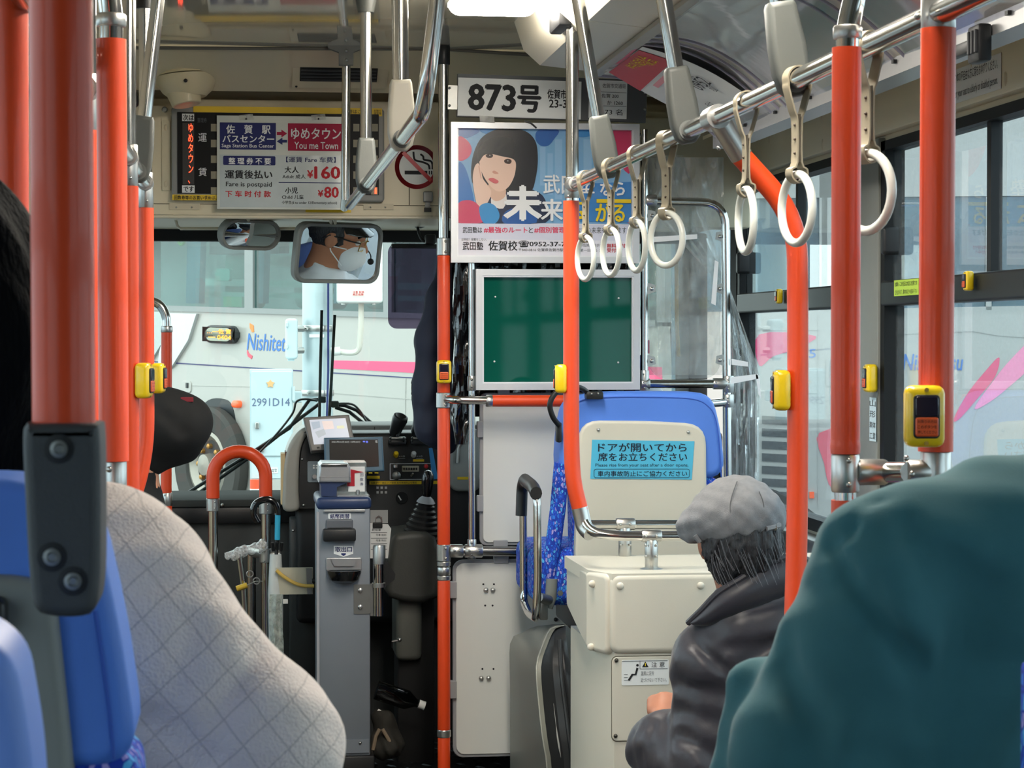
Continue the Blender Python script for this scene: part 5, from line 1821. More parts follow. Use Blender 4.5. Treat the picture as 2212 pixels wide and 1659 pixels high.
mB = ms(YB)
t = thing('grab_pole', 'thick orange pole at the rail end carrying a large stop button', 'pole', (W(2025, 1000, YB).x, YB, 0))
obj('sleeve', B().tube([W(2027, 62, YB), W(2021, 975, YB)], 38.5 * mB, 24), ORANGE, t)
j = collar(t, W(2027, 64, YB), W(2027, -20, YB), 38 * mB, SATIN, 'tee_joint')
screws(j, [W(2037, 44, YB - 0.022), W(2037, 3, YB - 0.022), W(1982, 36, YB - 0.01)], 0.004)
obj('pipe', B().tube([W(2027, 0, YB), V((W(2027, 0, YB).x, YB, ZC))], 32 * mB, 20), CHROME, t)
j = collar(t, W(2021, 1080, YB), W(2021, 974, YB), 33 * mB, SATIN, 'tee_joint')
collar(j, W(1960, 1020, YB), W(2018, 1020, YB), 28 * mB, SATIN, 'branch')
screws(j, [W(1958 + 12, 1024, YB - 0.016), W(1958, 990, YB - 0.012)], 0.0035)
obj('sleeve', B().tube([W(2021, 1085, YB), V((W(2021, 1085, YB).x, YB, 0.0))], 33 * mB, 20), ORANGE, t)
obj('coupling_pipe', B().tube([W(1912, 1020, YAp + 0.01), W(1965, 1020, YB)], 23 * mA, 18), CHROME, t)


# ---- rail hangers: chrome bar from the ceiling with a grey clasp round the rail
def hanger(label, X, Z, Y, dx, rbar=0.0145, mat=SOCK, top=None, dz=0.0):
    t = thing('rail_hanger', label, 'hanger', (X, Y, Z - 0.02), FITG)
    pb = V((X, Y, Z))
    pt_ = V((X + dx, Y, ZC)) if top is None else V(top)
    d = (pt_ - pb).normalized()
    obj('bar', B().tube([pb + d * 0.1, pt_ - V((0, 0, 0.0))], rbar, 16), CHROME, t)
    # clasp: tapering box round the bar, rounded below
    u_ = V((0, 1, 0)).cross(d).normalized()
    f = Fr(pb, u_, d)
    w0, w1 = 0.021, 0.026
    hgt = 0.115
    out = [(-w1, 0.012), (-w1 * 0.8, -0.012), (-w1 * 0.4, -0.022), (w1 * 0.4, -0.022), (w1 * 0.8, -0.012), (w1, 0.012), (w1, hgt * 0.45), (w0, hgt * 0.94), (w0 * 0.85, hgt), (-w0 * 0.85, hgt), (-w0, hgt * 0.94), (-w1, hgt * 0.45)]
    g = Fr(pb + f.n * 0.0, f.u, f.v)
    bb = B().pillow(g, out, 0.0, 0.02, 0.008)
    bb.pillow(Fr(pb, -f.u, f.v), [(-a, b_) for a, b_ in out], 0.0, 0.02, 0.008)
    obj('clasp', bb, mat, t)
    obj('clasp_hub', B().tube([V((X, Y - 0.023, Z)), V((X, Y + 0.023, Z))], RR * 1.25, 18), M('hub_grey', '6F7270', 0.5), t)
    obj('ceiling_cup', B().lathe([(0.02, 0), (0.026, 0.03), (0.026, 0.04)], pt_ - V((0, 0, 0.04)), (0, 0, 1), 16), SOCK, t)
    return t


for i, (x, y, lab) in enumerate(((1312, 365, 'grey clasp and chrome bar holding the rail next to the poster frame'), (1483, 275, 'grey clasp and chrome bar holding the rail in front of the flyer'), (1712, 165, 'grey clasp and chrome bar holding the rail before the clear poster sheets'))):
    p = WX(x, y, XA)
    hanger(lab, XA, ZA, p.y, -0.085)


# ---- hanging straps
def strap(label, tx, Y, twist, X=XA, Z=ZA, swing=0.0):
    t = thing('hanging_strap', label, 'strap', (X, Y, Z - 0.24), 'hanging straps on the right rail')
    Rz = Matrix.Translation((X, Y, Z)) @ Matrix.Rotation(math.radians(twist), 4, 'Z')
    STR = M('cream_strap_webbing', '8F8672', 0.6, var=0.12, scale=60)
    # loop over the rail, the two bands pinched together, then a small loop round the ring
    prof = []
    for k in range(9):
        a = math.radians(200 - k * 27.5)
        prof.append((0.0185 * math.cos(a), 0.0185 * math.sin(a)))
    left = [(-0.0035, -0.118), (-0.0035, -0.06), (-0.008, -0.045), (-0.017, -0.014)]
    right = [(0.017, -0.014), (0.008, -0.045), (0.0035, -0.06), (0.0035, -0.118)]
    low = [(0.012, -0.128), (0.011, -0.14), (0.0, -0.147), (-0.011, -0.14), (-0.012, -0.128)]
    path = left + prof + right + low
    pts = [Rz @ V((x, 0, z)) for x, z in spline(path, 3, True)]
    hw = 0.0095
    obj('webbing', B().sweep(pts, [(-hw, -0.0012), (hw, -0.0012), (hw, 0.0012), (-hw, 0.0012)], up=Rz.to_3x3() @ V((0, 1, 0)), closed=True), STR, t)
    obj('inner_tongue', B().sweep([Rz @ V((0.0, 0, -0.05)), Rz @ V((0.0, 0, -0.118))], [(-hw, -0.001), (hw, -0.001), (hw, 0.001), (-hw, 0.001)], up=Rz.to_3x3() @ V((0, 1, 0))), M('dark_strap_edge', '4A4236', 0.7), t)
    for z in (-0.065, -0.085, -0.105):
        obj('rivet', B().ball(Rz @ V((-0.005, -0.003, z)), 0.0022, 8, 6), M('rivet_brown', '3A2E24', 0.5), t)
    R_, r_ = 0.0475, 0.0062
    c = V((0, 0, -0.136 - R_))
    pts = [Rz @ (c + V((0, R_ * math.cos(a), R_ * math.sin(a) * 1.03))) for a in np.linspace(0, 2 * math.pi, 37)[:-1]]
    obj('ring_handle', B().tube(pts, r_, 14, closed=True), M('ivory_ring', 'D6D8CF', 0.25, var=0.03, coat=0.4), t)
    return t


for tx, ty, tw, lab in ((1265, 388, 15, 'ring strap hanging right beside the orange pole on the heater box'),
                        (1320, 362, 13, 'ring strap hanging just behind the clasp next to the poster frame'),
                        (1376, 337, 11, 'ring strap hanging before the right edge of the poster frame'),
                        (1440, 306, 28, 'ring strap turned face on before the clear acrylic screen'),
                        (1612, 226, 2, 'narrow edge on ring strap beside the bent orange pole'),
                        (1722, 172, 13, 'ring strap hanging across the bent orange pole'),
                        (1874, 100, 24, 'ring strap half hidden behind the pole with the bent chrome top')):
    strap(lab, tx, WX(tx, ty, XA).y, tw)

# ---- short centre rail at the front with its bent rear end
XM = 0.30
pA, pB = WX(756, 443, XM), WX(915, 238, XM)
t = thing('overhead_rail', 'short chrome rail sloping up into the ceiling before the front panel', 'rail', pA)
obj('pipe', B().tube([V((XM, pA.y, pA.z)), V((XM, pB.y, pA.z)), W(945, 0, pB.y - 0.02), V((W(950, -60, pB.y).x + 0.02, pB.y - 0.03, ZC))], 0.0143, 18, rc=0.07), CHROME, t)
for i, (x, lab) in enumerate(((791, 'grey clasp and chrome bar holding the short front rail over the fare display'), (867, 'pale clasp and thick chrome bar holding the short front rail near its bend'))):
    p = WX(x, 730 - (x - 530) * (pA.z - 1.35) / XM, XM)
    hanger(lab, XM, pA.z, p.y, 0.0 if i == 0 else -0.005, mat=M('pale_clasp', 'B9B5A8', 0.45) if i else SOCK, rbar=0.0145 if i == 0 else 0.016)

# ---- left rail with its poles
XLr, ZLr = -0.219, 1.35 + 0.344
t = thing('overhead_rail', 'chrome overhead rail along the left above the row of orange poles', 'rail', (XLr, 3.5, ZLr))
obj('pipe', B().tube([V((XLr, 5.02, ZLr)), V((XLr, 0.9, ZLr))], RR, 16), CHROME, t)


def lpole(label, Y, lowbend=False, topsock=True):
    t = thing('grab_pole', label, 'pole', (XLr, Y, 0), 'orange poles under the left rail')
    obj('pipe', B().tube([V((XLr, Y, ZLr)), V((XLr, Y, ZC))], RR, 16), CHROME, t)
    obj('socket', B().lathe([(0.019, 0), (0.019, 0.12)], (XLr, Y, ZC - 0.12), (0, 0, 1), 16), BLACK, t)
    j = collar(t, (XLr, Y, ZLr - 0.055), (XLr, Y, ZLr + 0.024), 0.0172, SATIN, 'tee_joint')
    obj('branch', B().tube([V((XLr, Y - 0.045, ZLr)), V((XLr, Y + 0.03, ZLr))], RR * 1.25, 16), SATIN, j)
    screws(j, [V((XLr + 0.004, Y - 0.017, ZLr - 0.04))], 0.003)
    zl = ZLr - 0.055
    if lowbend:
        zk = W(320, 985, Y).z
        obj('sleeve', B().tube([V((XLr, Y, zl)), V((XLr, Y, zk)), V((XLr - 0.05, Y - 0.02, zk - 0.16)), V((XLr - 0.05, Y - 0.02, 0))], 0.018, 20, rc=0.09), ORANGE, t)
    else:
        obj('sleeve', B().tube([V((XLr, Y, zl)), V((XLr, Y, 0))], 0.018, 20), ORANGE, t)
    return t


lpole('orange pole with a bent foot and a stop button under the left rail', 5.0, True)
lpole('orange pole with a stop button next to the bent one under the left rail', 4.29)
lpole('orange pole mostly hidden between two nearer poles', 3.15)
hanger('grey clasp and leaning chrome bar holding the left rail', XLr, ZLr, 4.66, 0.06)
# pole L2
Y2 = 2.75
m2 = ms(Y2)
t = thing('grab_pole', 'orange pole with collar and bent chrome top before the left rail poles', 'pole', (W(241, 800, Y2).x, Y2, 0))
obj('sleeve', B().tube([W(240, 85, Y2), W(243, 500, Y2), W(246, 996, Y2)], 31.5 * m2, 22), ORANGE, t)
obj('pipe', B().tube([W(240, 95, Y2), W(240, 30, Y2), W(228, -60, Y2), W(220, -500, Y2)], 25 * m2, 20, rc=0.06), CHROME, t)
collar(t, W(240, 58, Y2), W(240, 30, Y2), 32 * m2)
j = collar(t, W(246, 1085, Y2), W(246, 995, Y2), 27 * m2, SATIN, 'tee_joint')
screws(j, [W(236, 1014, Y2 - 0.014), W(236, 1066, Y2 - 0.014)], 0.004)
obj('sleeve', B().tube([W(246, 1085, Y2), V((W(246, 1085, Y2).x, Y2, 0.0))], 29 * m2, 20), ORANGE, t)
# pole L0 behind the dark hair
Y0 = 2.3
t = thing('grab_pole', 'bright orange pole rising behind the dark haired passenger', 'pole', (W(20, 800, Y0).x, Y0, 0))
obj('sleeve', B().tube([W(20, -400, Y0), V((W(20, 800, Y0).x, Y0, 0.0))], 38 * ms(Y0), 22), ORANGE, t)
obj('pipe', B().tube([W(20, -380, Y0), V((W(20, 800, Y0).x, Y0, ZC))], 30 * ms(Y0), 18), CHROME, t)

# door side rail L5
Y5 = 7.05
m7 = ms(Y5)
t = thing('door_rail', 'dark orange entrance rail bending off in chrome beside the windscreen', 'rail', (W(360, 1100, Y5).x, Y5, 0))
obj('bend', B().tube([W(360, 725, Y5), W(359, 680, Y5), W(345, 656, Y5), W(318, 648, Y5), W(240, 648, Y5)], 9.5 * m7, 16, rc=0.05), CHROME, t)
collar(t, W(360, 718, Y5), W(360, 704, Y5), 12.5 * m7)
obj('sleeve', B().tube([W(360, 717, Y5), W(359, 1066, Y5)], 11.5 * m7, 18), ORANGE, t)
j = collar(t, W(360, 1093, Y5), W(360, 1064, Y5), 12 * m7, SATIN, 'tee_joint')
screws(j, [W(356, 1070, Y5 - 0.017), W(356, 1087, Y5 - 0.017)], 0.003)
obj('sleeve', B().tube([W(360, 1092, Y5), V((W(360, 1092, Y5).x, Y5, 0))], 11.5 * m7, 18), ORANGE, t)

# orange arch by the entrance
Yh = 7.0
mh = ms(Yh)
t = thing('entrance_arch_rail', 'orange arched grab rail on two steel legs by the entrance', 'rail', (W(517, 1300, Yh).x, Yh, 0))
xa_, xb_ = W(460, 1075, Yh).x, W(574, 1080, Yh).x
zt = W(517, 975, Yh).z
arcp = [V((xa_, Yh, W(460, 1076, Yh).z))]
cx_ = (xa_ + xb_) / 2
rx = (xb_ - xa_) / 2
zb_ = W(517, 1030, Yh).z
for i in range(17):
    a = math.pi - math.pi * i / 16
    arcp.append(V((cx_ + rx * math.cos(a), Yh - 0.02 * 0, zb_ + (zt - zb_) * math.sin(a))))
arcp.append(V((xb_, Yh, W(574, 1083, Yh).z)))
obj('sleeve', B().tube(arcp, 14 * mh, 18), ORANGE, t)
for x, y in ((xa_, 1076), (xb_, 1083)):
    z = W(517, y, Yh).z
    j = collar(t, (x, Yh, z - 0.04), (x, Yh, z), 14 * mh)
    screws(j, [V((x + 0.006, Yh - 0.02, z - 0.01)), V((x + 0.006, Yh - 0.02, z - 0.03))], 0.003)
    obj('leg', B().tube([V((x, Yh, z - 0.03)), V((x, Yh, 0))], 10.5 * mh, 16), CHROME, t)
zt2 = W(574, 1200, Yh).z
j = collar(t, (xb_, Yh, zt2 - 0.022), (xb_, Yh, zt2 + 0.022), 14 * mh, SATIN, 'tee_joint')
collar(j, (xb_, Yh, zt2), (xb_ + 0.045, Yh, zt2), 11.5 * mh, SATIN, 'branch')
screws(j, [V((xb_ - 0.004, Yh - 0.02, zt2 + 0.015)), V((xb_ - 0.004, Yh - 0.02, zt2 - 0.015)), V((xb_ + 0.03, Yh - 0.017, zt2))], 0.003)
obj('rear_leg', B().tube([V((xb_ - 0.045, Yh + 0.12, zt2)), V((xb_ - 0.045, Yh + 0.12, 0))], 10 * mh, 14), CHROME, t)
obj('cross_tube', B().tube([V((xb_, Yh, zt2)), V((xb_ - 0.045, Yh + 0.12, zt2))], 10 * mh, 14), SATIN, t)

# ---- seat corner pole L1 with its charcoal bracket
Y1 = 1.31
m1 = ms(Y1)
t = thing('seat_pole', 'dark orange pole held to the seat corner by a charcoal bracket', 'pole', W(138, 1330, Y1))
obj('sleeve', B().tube([W(130, -300, Y1), W(131, 0, Y1), W(138, 930, Y1)], 66 * m1, 28), ORANGE, t)
fb = FY(Y1 - 66 * m1)
pts = spline([(52, 925), (75, 916), (140, 914), (200, 916), (216, 930), (219, 1100), (217, 1250), (205, 1315), (170, 1330), (110, 1328), (78, 1312), (66, 1250), (56, 1080)], 5, True)
br = obj('bracket', B().pillow(fb, [fb.px(x, y) for x, y in pts], -0.05, 0.008, 0.006), DGREY, t)
for x, y in ((130, 968), (115, 1200), (160, 1252)):
    c = fb.px(x, y)
    obj('screw_recess', B().lathe([(0.0085, 0), (0.0085, 0.0006), (0.006, 0.0009)], fb.pt(c[0], c[1], 0.0078), fb.n, 20), BLACK, br)
    obj('bracket_screw', B().lathe([(0.0052, 0), (0.0050, 0.0015), (0.003, 0.0018), (0.0022, 0.0008), (0, 0.0008)], fb.pt(c[0], c[1], 0.0085), fb.n, 16), DULLM, br)

# ---- stop buttons
stop_button('large yellow stop button facing the seats on the thick orange pole', 1996, 899, YB - 0.028, -6, h=135 * mB)
stop_button('yellow stop button on the tall pole beside the driver cab', 959, 803, YQ - 0.028, -4, h=50 * m6)
stop_button('yellow stop button seen side on on the heater box pole', 1212, 818, YA - 0.0, -100, h=62 * m5)
stop_button('yellow stop button seen side on on the bent pole by the window', 1688, 843, YC - 0.01, -98, h=87 * mc)
stop_button('yellow stop button on the left rail pole without a bent foot', 311, 822, 4.29 - 0.006, 78, h=75 * ms(4.29))
stop_button('yellow stop button on the left rail pole with the bent foot', 342, 817, 5.0 - 0.006, 80, h=64 * ms(5.0))
for x, y, Yo, h, lab in ((1683, 640, 0, 32, 'yellow stop button on the black window rail ahead of the grey pillar'), (2092, 607, 0, 44, 'yellow stop button on the black window rail behind the grey pillar'), (1880, 817, 0, 62, 'yellow stop button fixed to the grey window pillar')):
    p = WX(x, y, XR - 0.035)
    stop_button(lab, x, y, p.y, -90, h=h * ms(p.y), group='yellow stop buttons on the window side')
# ------------------------------------------------------------------ cream heater box in front of the capped man
YX = 5.15
BOXM = M('cream_leatherette', 'DAD4C5', 0.38, var=0.04, scale=7, bump=0.04, bscale=300)
BOXP = M('cream_painted_metal', 'D8D3C4', 0.4, var=0.03, scale=6)
zT = W(1400, 1240, YX).z
zM = W(1400, 1412, YX).z
xB = W(1318, 1300, YX).x
xC = W(1268, 1300, YX + 0.1).x
xE = 1.50
t = thing('heater_box', 'cream heater box with buttoned leatherette pads in front of the capped man', 'box', ((xB + xE) / 2, YX + 0.2, 0))
top = [(xB + 0.006, YX + 0.004), (xE, YX + 0.004), (xE, YX + 0.45), (xC - 0.004, YX + 0.45), (xC + 0.002, YX + 0.1)]
fz = Fr((0, 0, 0), (1, 0, 0), (0, 1, 0))
obj('top_plate', B().prism(fz, top, zT - 0.03, zT + 0.001), BOXP, t)
low = [(xB + 0.012, YX + 0.012), (xE, YX + 0.012), (xE, YX + 0.45), (xC + 0.012, YX + 0.45), (xC + 0.014, YX + 0.105)]
obj('lower_cabinet', B().prism(fz, low, 0.0, zM + 0.01), BOXP, t)
f = FY(YX + 0.02)
a0, b0, a1, b1 = xB + 0.001, zM, xE, zT
g = Fr((0, YX + 0.03, 0), (1, 0, 0))
obj('front_pad', B().pillow(g, rrect(a0, b0, a1, b1, 0.022), -0.02, 0.03, 0.013, 5), BOXM, t)
pB, pC = V((xB - 0.002, YX + 0.0, 0)), V((xC, YX + 0.1, 0))
d = (pB - pC)
gc = Fr(pC + V((0.02, 0.02, 0)), d)
obj('corner_pad', B().pillow(gc, rrect(0.0, zM - 0.004, d.length, zT, 0.018), -0.015, 0.026, 0.011, 5), BOXM, t)
gl = Fr((xC + 0.03, YX + 0.45, 0), (0, -1, 0))
obj('side_pad', B().pillow(gl, roundp([(0.0, zM + 0.06), (0.345, zM - 0.005), (0.345, zT - 0.002), (0.0, zT - 0.002)], 0.02), -0.01, 0.03, 0.011, 5), BOXM, t)
for x, y, gg in ((1335, 1263, g), (1508, 1262, g), (1303, 1260, gc), (1300, 1396, gc)):
    p = gg.px(x, y)
    obj('pad_button', B().ball(gg.pt(p[0], p[1], 0.03), (0.009, 0.006, 0.009), 14, 8), M('pad_button_cream', 'D8D2C4', 0.3), t)
gp = Fr((0, YX + 0.012, 0), (1, 0, 0))
pn = pad('access_panel', gp, 1322, 1417, 1560, 1598, 0.0, 0.004, BOXP, t, r=0.012, bev=0.002)
plate('panel_gap', gp, 1320.5, 1415, 1562, 1600, -0.001, 0.0006, M('panel_gap_dark', '6E685A', 0.8), t, r=0.013)
screws(pn, [gp.P(1331, 1426, 0.005), gp.P(1329, 1589, 0.005)], 0.005, M('dark_screw', '4A4640', 0.4, 0.8))
st = plate('warning_sticker', gp, 1342, 1425, 1444, 1479, 0.004, 0.0052, PAPER, pn, r=0.003)
gs = gp.shift(0.0056)
plate('rule', gs, 1344, 1427, 1442, 1428, 0, 0.0004, INKG, st)
plate('rule', gs, 1382, 1444, 1442, 1445, 0, 0.0004, INKG, st)
plate('rule', gs, 1382, 1427, 1383, 1444, 0, 0.0004, INKG, st)
poly('warning_triangle', gs, [(1387, 1441), (1401, 1441), (1394, 1429)], 0, 0.0004, INK, st)
plate('warning_mark', gs, 1393.2, 1432, 1394.8, 1439, 0, 0.0007, INKY, st)
text('注 意', gs, 1407, 1430, 1436, 1441, 0.0005, INK, st)
text('温風に足を', gs, 1384, 1450, 1413, 1459, 0.0005, INKG, st)
text('近づけないで下さい。', gs, 1384, 1464, 1440, 1473, 0.0005, INKG, st)
for pts in ([(1377, 1443), (1373, 1457), (1366, 1457), (1358, 1470)],):
    obj('figure', B().sweep([gs.P(x, y, 0.0003) for x, y in pts], [(-0.0024, -0.0002), (0.0024, -0.0002), (0.0024, 0.0004), (-0.0024, 0.0004)], up=gs.u), INK, st)
obj('figure_head', B().lathe([(0.003, 0), (0.003, 0.0006)], gs.P(1377, 1437, 0), gs.n, 12), INK, st)
for y in (1456, 1463, 1469):
    plate('heat_line', gs, 1348, y, 1356, y + 0.8, 0, 0.0004, INKG, st)
pad('panel_latch', gp, 1453, 1424, 1463, 1470, 0.004, 0.010, DULLM, pn, r=0.003, bev=0.002)
obj('dust', B().ball(V(W(1490, 1214, 5.45)), (0.006, 0.004, 0.0012), 8, 5).ball(V(W(1478, 1212, 5.47)), (0.003, 0.003, 0.001), 6, 4), WHITE, t)

# ------------------------------------------------------------------ blue seat behind the driver
YS = 5.95
BLUEV = M('blue_vinyl_cover', '4F7FDC', 0.5, var=0.05, scale=12, bump=0.05, bscale=400)
PATT = mat_pattern('blue_patterned_moquette', '1438A8', ['1B4CC8', '2F7AE0', '1438A8', '52AEE8', '2558D0', 'A79BD8', '1D56C8'], 170.0)
SHELL = M('cream_seat_shell', 'CFCBBD', 0.42, var=0.03, scale=8)
t = thing('bus_seat', 'blue covered bus seat with cream back and a blue notice behind the driver', 'seat', W(1390, 1500, YS + 0.2))
f = FY(YS)
ol = [(1214, 905), (1226, 875), (1255, 855), (1310, 848), (1400, 846), (1490, 848), (1532, 860), (1554, 890), (1562, 940), (1568, 1032), (1400, 1040), (1206, 1030)]
pts = spline(ol[:10], 5) + [(1204, 1032)]
pts = roundp([(1206, 1032), (1212, 930), (1226, 862), (1300, 848), (1400, 846), (1540, 848), (1560, 930), (1570, 1034)], 45)
obj('head_cover', B().pillow(f, [f.px(x, y) for x, y in pts], -0.12, 0.0, 0.02, 5), BLUEV, t)
obj('cover_seam', B().tube([f.P(x, y, 0.0) for x, y in spline([(1222, 895), (1250, 868), (1300, 859), (1400, 858), (1495, 862), (1530, 878), (1546, 905), (1554, 960), (1558, 1030)], 5)], 0.0015, 6), M('seam_blue', '2E57B8', 0.6), t)
pts = [(1236, 1024), (1566, 1030), (1562, 1220), (1545, 1260), (1240, 1260)]
obj('backrest', B().pillow(FY(YS + 0.012), [FY(YS + 0.012).px(x, y) for x, y in roundp(pts, 40)], -0.10, 0.0, 0.025, 5), PATT, t)
pts = spline([(1250, 960), (1256, 925), (1285, 908), (1400, 909), (1490, 914), (1520, 928), (1528, 962)], 5) + [(1526, 1240), (1240, 1240)]
pts = roundp([(1240, 1240), (1250, 908), (1400, 909), (1524, 916), (1527, 1240)], 45)
sh = obj('back_shell', B().pillow(f, [f.px(x, y) for x, y in pts], -0.02, 0.012, 0.008, 4), SHELL, t)
for x, y in ((1291, 928), (1485, 933)):
    obj('screw', B().ball(f.P(x, y, 0.012), 0.005, 10, 6), SATIN, sh)
fs_ = Fr(f.P(1387, 992, 0.0125), (1, 0, -0.006))
st = obj('notice', B().prism(fs_, [fs_.px(1279, 950), fs_.px(1500, 953), fs_.px(1494, 1036), fs_.px(1275, 1034)], 0.0, 0.001), M('cyan_sticker', '4FB6DA', 0.4, var=0.02), sh)
IK = M('dark_navy_ink', '10182E', 0.7, var=0.0)
text('ドアが開いてから', fs_, 1292, 957, 1483, 976, 0.0016, IK, st, bold=0.012)
text('席をお立ちください', fs_, 1292, 978, 1484, 996, 0.0016, IK, st, bold=0.012)
text('Please rise from your seat after a door opens.', fs_, 1286, 1001, 1487, 1010, 0.0016, IK, st)
text('車内事故防止にご協力ください', fs_, 1291, 1017, 1484, 1029, 0.0016, IK, st, bold=0.006)
a0, b0, a1, b1 = fs_.rect(1283, 1013, 1489, 1032)
obj('notice_border', B().tube([fs_.pt(a, b_, 0.0014) for a, b_ in rrect(a0, b0, a1, b1, 0.006)], 0.0007, 5, closed=True), IK, st)
obj('seat_cushion', B().rbox((W(1140, 1200, 6.1).x, 5.98, W(1140, 1300, 6.1).z), (W(1560, 1200, 6.1).x, 6.40, W(1140, 1178, 6.1).z), 0.035, 4), PATT, t)
obj('side_bolster', B().tube([W(1214, 1000, YS + 0.02), W(1205, 1100, YS + 0.03), W(1192, 1200, YS + 0.04), W(1185, 1255, YS + 0.05)], 0.022, 14), PATT, t)
lf = obj('leg_bracket', B().tube([W(1192, 1250, YS + 0.03), W(1190, 1290, YS + 0.03), W(1182, 1312, YS + 0.03)], 0.016, 12), M('bracket_grey', '7F817C', 0.5), t)
obj('pivot_block', B().rbox(tuple(W(1160, 1334, YS + 0.06)), tuple(W(1184, 1290, YS + 0.0)), 0.004, 2), DULLM, t)
for x, y in ((1163, 1283), (1210, 1281)):
    obj('bolt', B().lathe([(0.008, 0), (0.008, 0.006)], W(x, y, YS - 0.0), (0, -1, 0), 6), SATIN, t)
obj('seat_riser', B().rbox((W(1230, 1300, 6.1).x, 6.0, 0.54), (W(1560, 1300, 6.1).x, 6.38, W(1140, 1300, 6.1).z), 0.01, 2), DGREY, t)
# black grab handle on the seat top
obj('grab_handle', B().tube(spline([tuple(W(x, y, yy)) for x, y, yy in ((1272, 852, YS - 0.0), (1258, 840, YS - 0.03), (1232, 834, YS - 0.05), (1203, 846, YS - 0.05), (1188, 872, YS - 0.05), (1194, 900, YS - 0.04), (1207, 918, YS - 0.02))], 5), 0.0075, 12), BLACK, t)
obj('handle_foot', B().rbox(tuple(W(1262, 862, YS + 0.01)), tuple(W(1304, 846, YS - 0.025)), 0.005, 2), BLACK, t)
obj('handle_foot', B().rbox(tuple(W(1199, 955, YS + 0.01)), tuple(W(1214, 912, YS - 0.02)), 0.005, 2), BLACK, t)
screws(t, [W(1292, 850, YS - 0.026), W(1278, 851, YS - 0.026)], 0.003)
# swivelling arm rest: chrome loop with a black pad
t = thing('arm_rest', 'chrome loop arm rest with a black pad beside the blue seat', 'arm rest', W(1145, 1335, 5.9))
Ya, Yb = 5.72, 6.12
loop = [W(1130, 1046, Yb), W(1131, 1300, Yb), W(1143, 1326, Yb - 0.16), W(1158, 1336, Ya), W(1162, 1250, Ya), W(1160, 1068, Ya), W(1150, 1052, Ya + 0.06), W(1132, 1040, Yb - 0.03)]
obj('loop', B().tube(loop[:-1] + [W(1130, 1044, Yb - 0.02)], 0.0105, 14, rc=0.035), CHROME, t)
obj('pad', B().sweep(fillet([W(1126, 1114, Yb), W(1128, 1050, Yb), W(1133, 1036, Yb - 0.04), W(1152, 1052, Ya + 0.06), W(1158, 1066, Ya - 0.01)], 0.04), [(a * 0.016, b_ * 0.018) for a, b_ in circ(1, 12)]), M('black_rubber', '1B1C1D', 0.45), t)
obj('hinge', B().tube([W(1162, 1290, Ya + 0.1), W(1184, 1296, YS)], 0.014, 12), DULLM, t)

# ------------------------------------------------------------------ grey wheel arch cover
ARCH = M('grey_moulded_plastic', '77786F', 0.4, var=0.06, scale=5)
ARCHD = M('dark_moulded_plastic', '2F3133', 0.38, var=0.08, scale=7)


def resample(pts, n):
    L = [0]
    for i in range(1, len(pts)):
        L.append(L[-1] + (pts[i] - pts[i - 1]).length)
    out = []
    for k in range(n):
        s = L[-1] * k / (n - 1)
        i = max(j for j in range(len(L)) if L[j] <= s + 1e-9)
        if i == len(pts) - 1:
            out.append(pts[-1])
        else:
            q = (s - L[i]) / (L[i + 1] - L[i])
            out.append(pts[i].lerp(pts[i + 1], q))
    return out


def down(p):
    return V((p.x, p.y, 0.0))


farl = [W(1217, 1350, 6.28), W(1160, 1352, 6.32), W(1126, 1368, 6.33), W(1102, 1388, 6.34), W(1102, 1500, 6.34), W(1102, 1660, 6.34)]
farl.append(down(farl[-1]))
ridge = [W(1218, 1352, 5.92), W(1190, 1358, 5.88), W(1172, 1395, 5.8), W(1159, 1440, 5.74), W(1164, 1520, 5.72), W(1173, 1600, 5.7), W(1182, 1665, 5.7)]
ridge.append(down(ridge[-1]))
rgt = [W(1222, 1353, 5.9), W(1224, 1385, 5.8), W(1236, 1460, 5.74), W(1248, 1540, 5.72), W(1257, 1610, 5.7), W(1264, 1665, 5.7)]
rgt.append(down(rgt[-1]))
t = thing('wheel_arch_cover', 'grey moulded wheel arch cover with a dark front between board and heater box', 'cover', (W(1180, 1600, 5.9).x, 6.0, 0))
A_, B_, C_ = resample(spline(farl, 4), 26), resample(spline(ridge, 4), 26), resample(spline(rgt, 4), 26)
obj('side_shell', B().grid([A_, [a.lerp(b_, 0.5) + V((-0.01, 0, 0.004)) for a, b_ in zip(A_, B_)], B_], 0.012, (1, 0, 0)), ARCH, t)
mid = [b_.lerp(c, 0.5) + V((0, 0.035, 0)) for b_, c in zip(B_, C_)]
mid2 = [b_.lerp(c, 0.15) + V((0, 0.018, 0)) for b_, c in zip(B_, C_)]
mid3 = [b_.lerp(c, 0.85) + V((0, 0.02, 0)) for b_, c in zip(B_, C_)]
obj('front_shell', B().grid([B_, mid2, mid, mid3, C_], 0.012, (0, 1, 0)), ARCHD, t)
obj('rim_bead', B().tube(B_, 0.0022, 8), M('worn_edge', '9A9B92', 0.4), t)
obj('inner_rib', B().tube([b_.lerp(c, 0.72) + V((0, 0.02, 0)) for b_, c in zip(B_, C_)][4:], 0.006, 8), ARCHD, t)
sc_ = [b_.lerp(c, 0.42) + V((0, 0.026, 0)) for b_, c in zip(B_, C_)]
obj('scuff', B().tube(sc_[11:17], 0.0016, 6, scl=[0.2, 0.5, 0.3, 1.4, 1.6, 0.2]), M('scuff_pale', 'B5B7B4', 0.5), t)
obj('floor_plate', B().rbox((W(1010, 1640, 6.3).x, 6.2, 0.0), (W(1100, 1640, 6.3).x, 6.45, 0.02), 0.006, 2), SATIN, t)
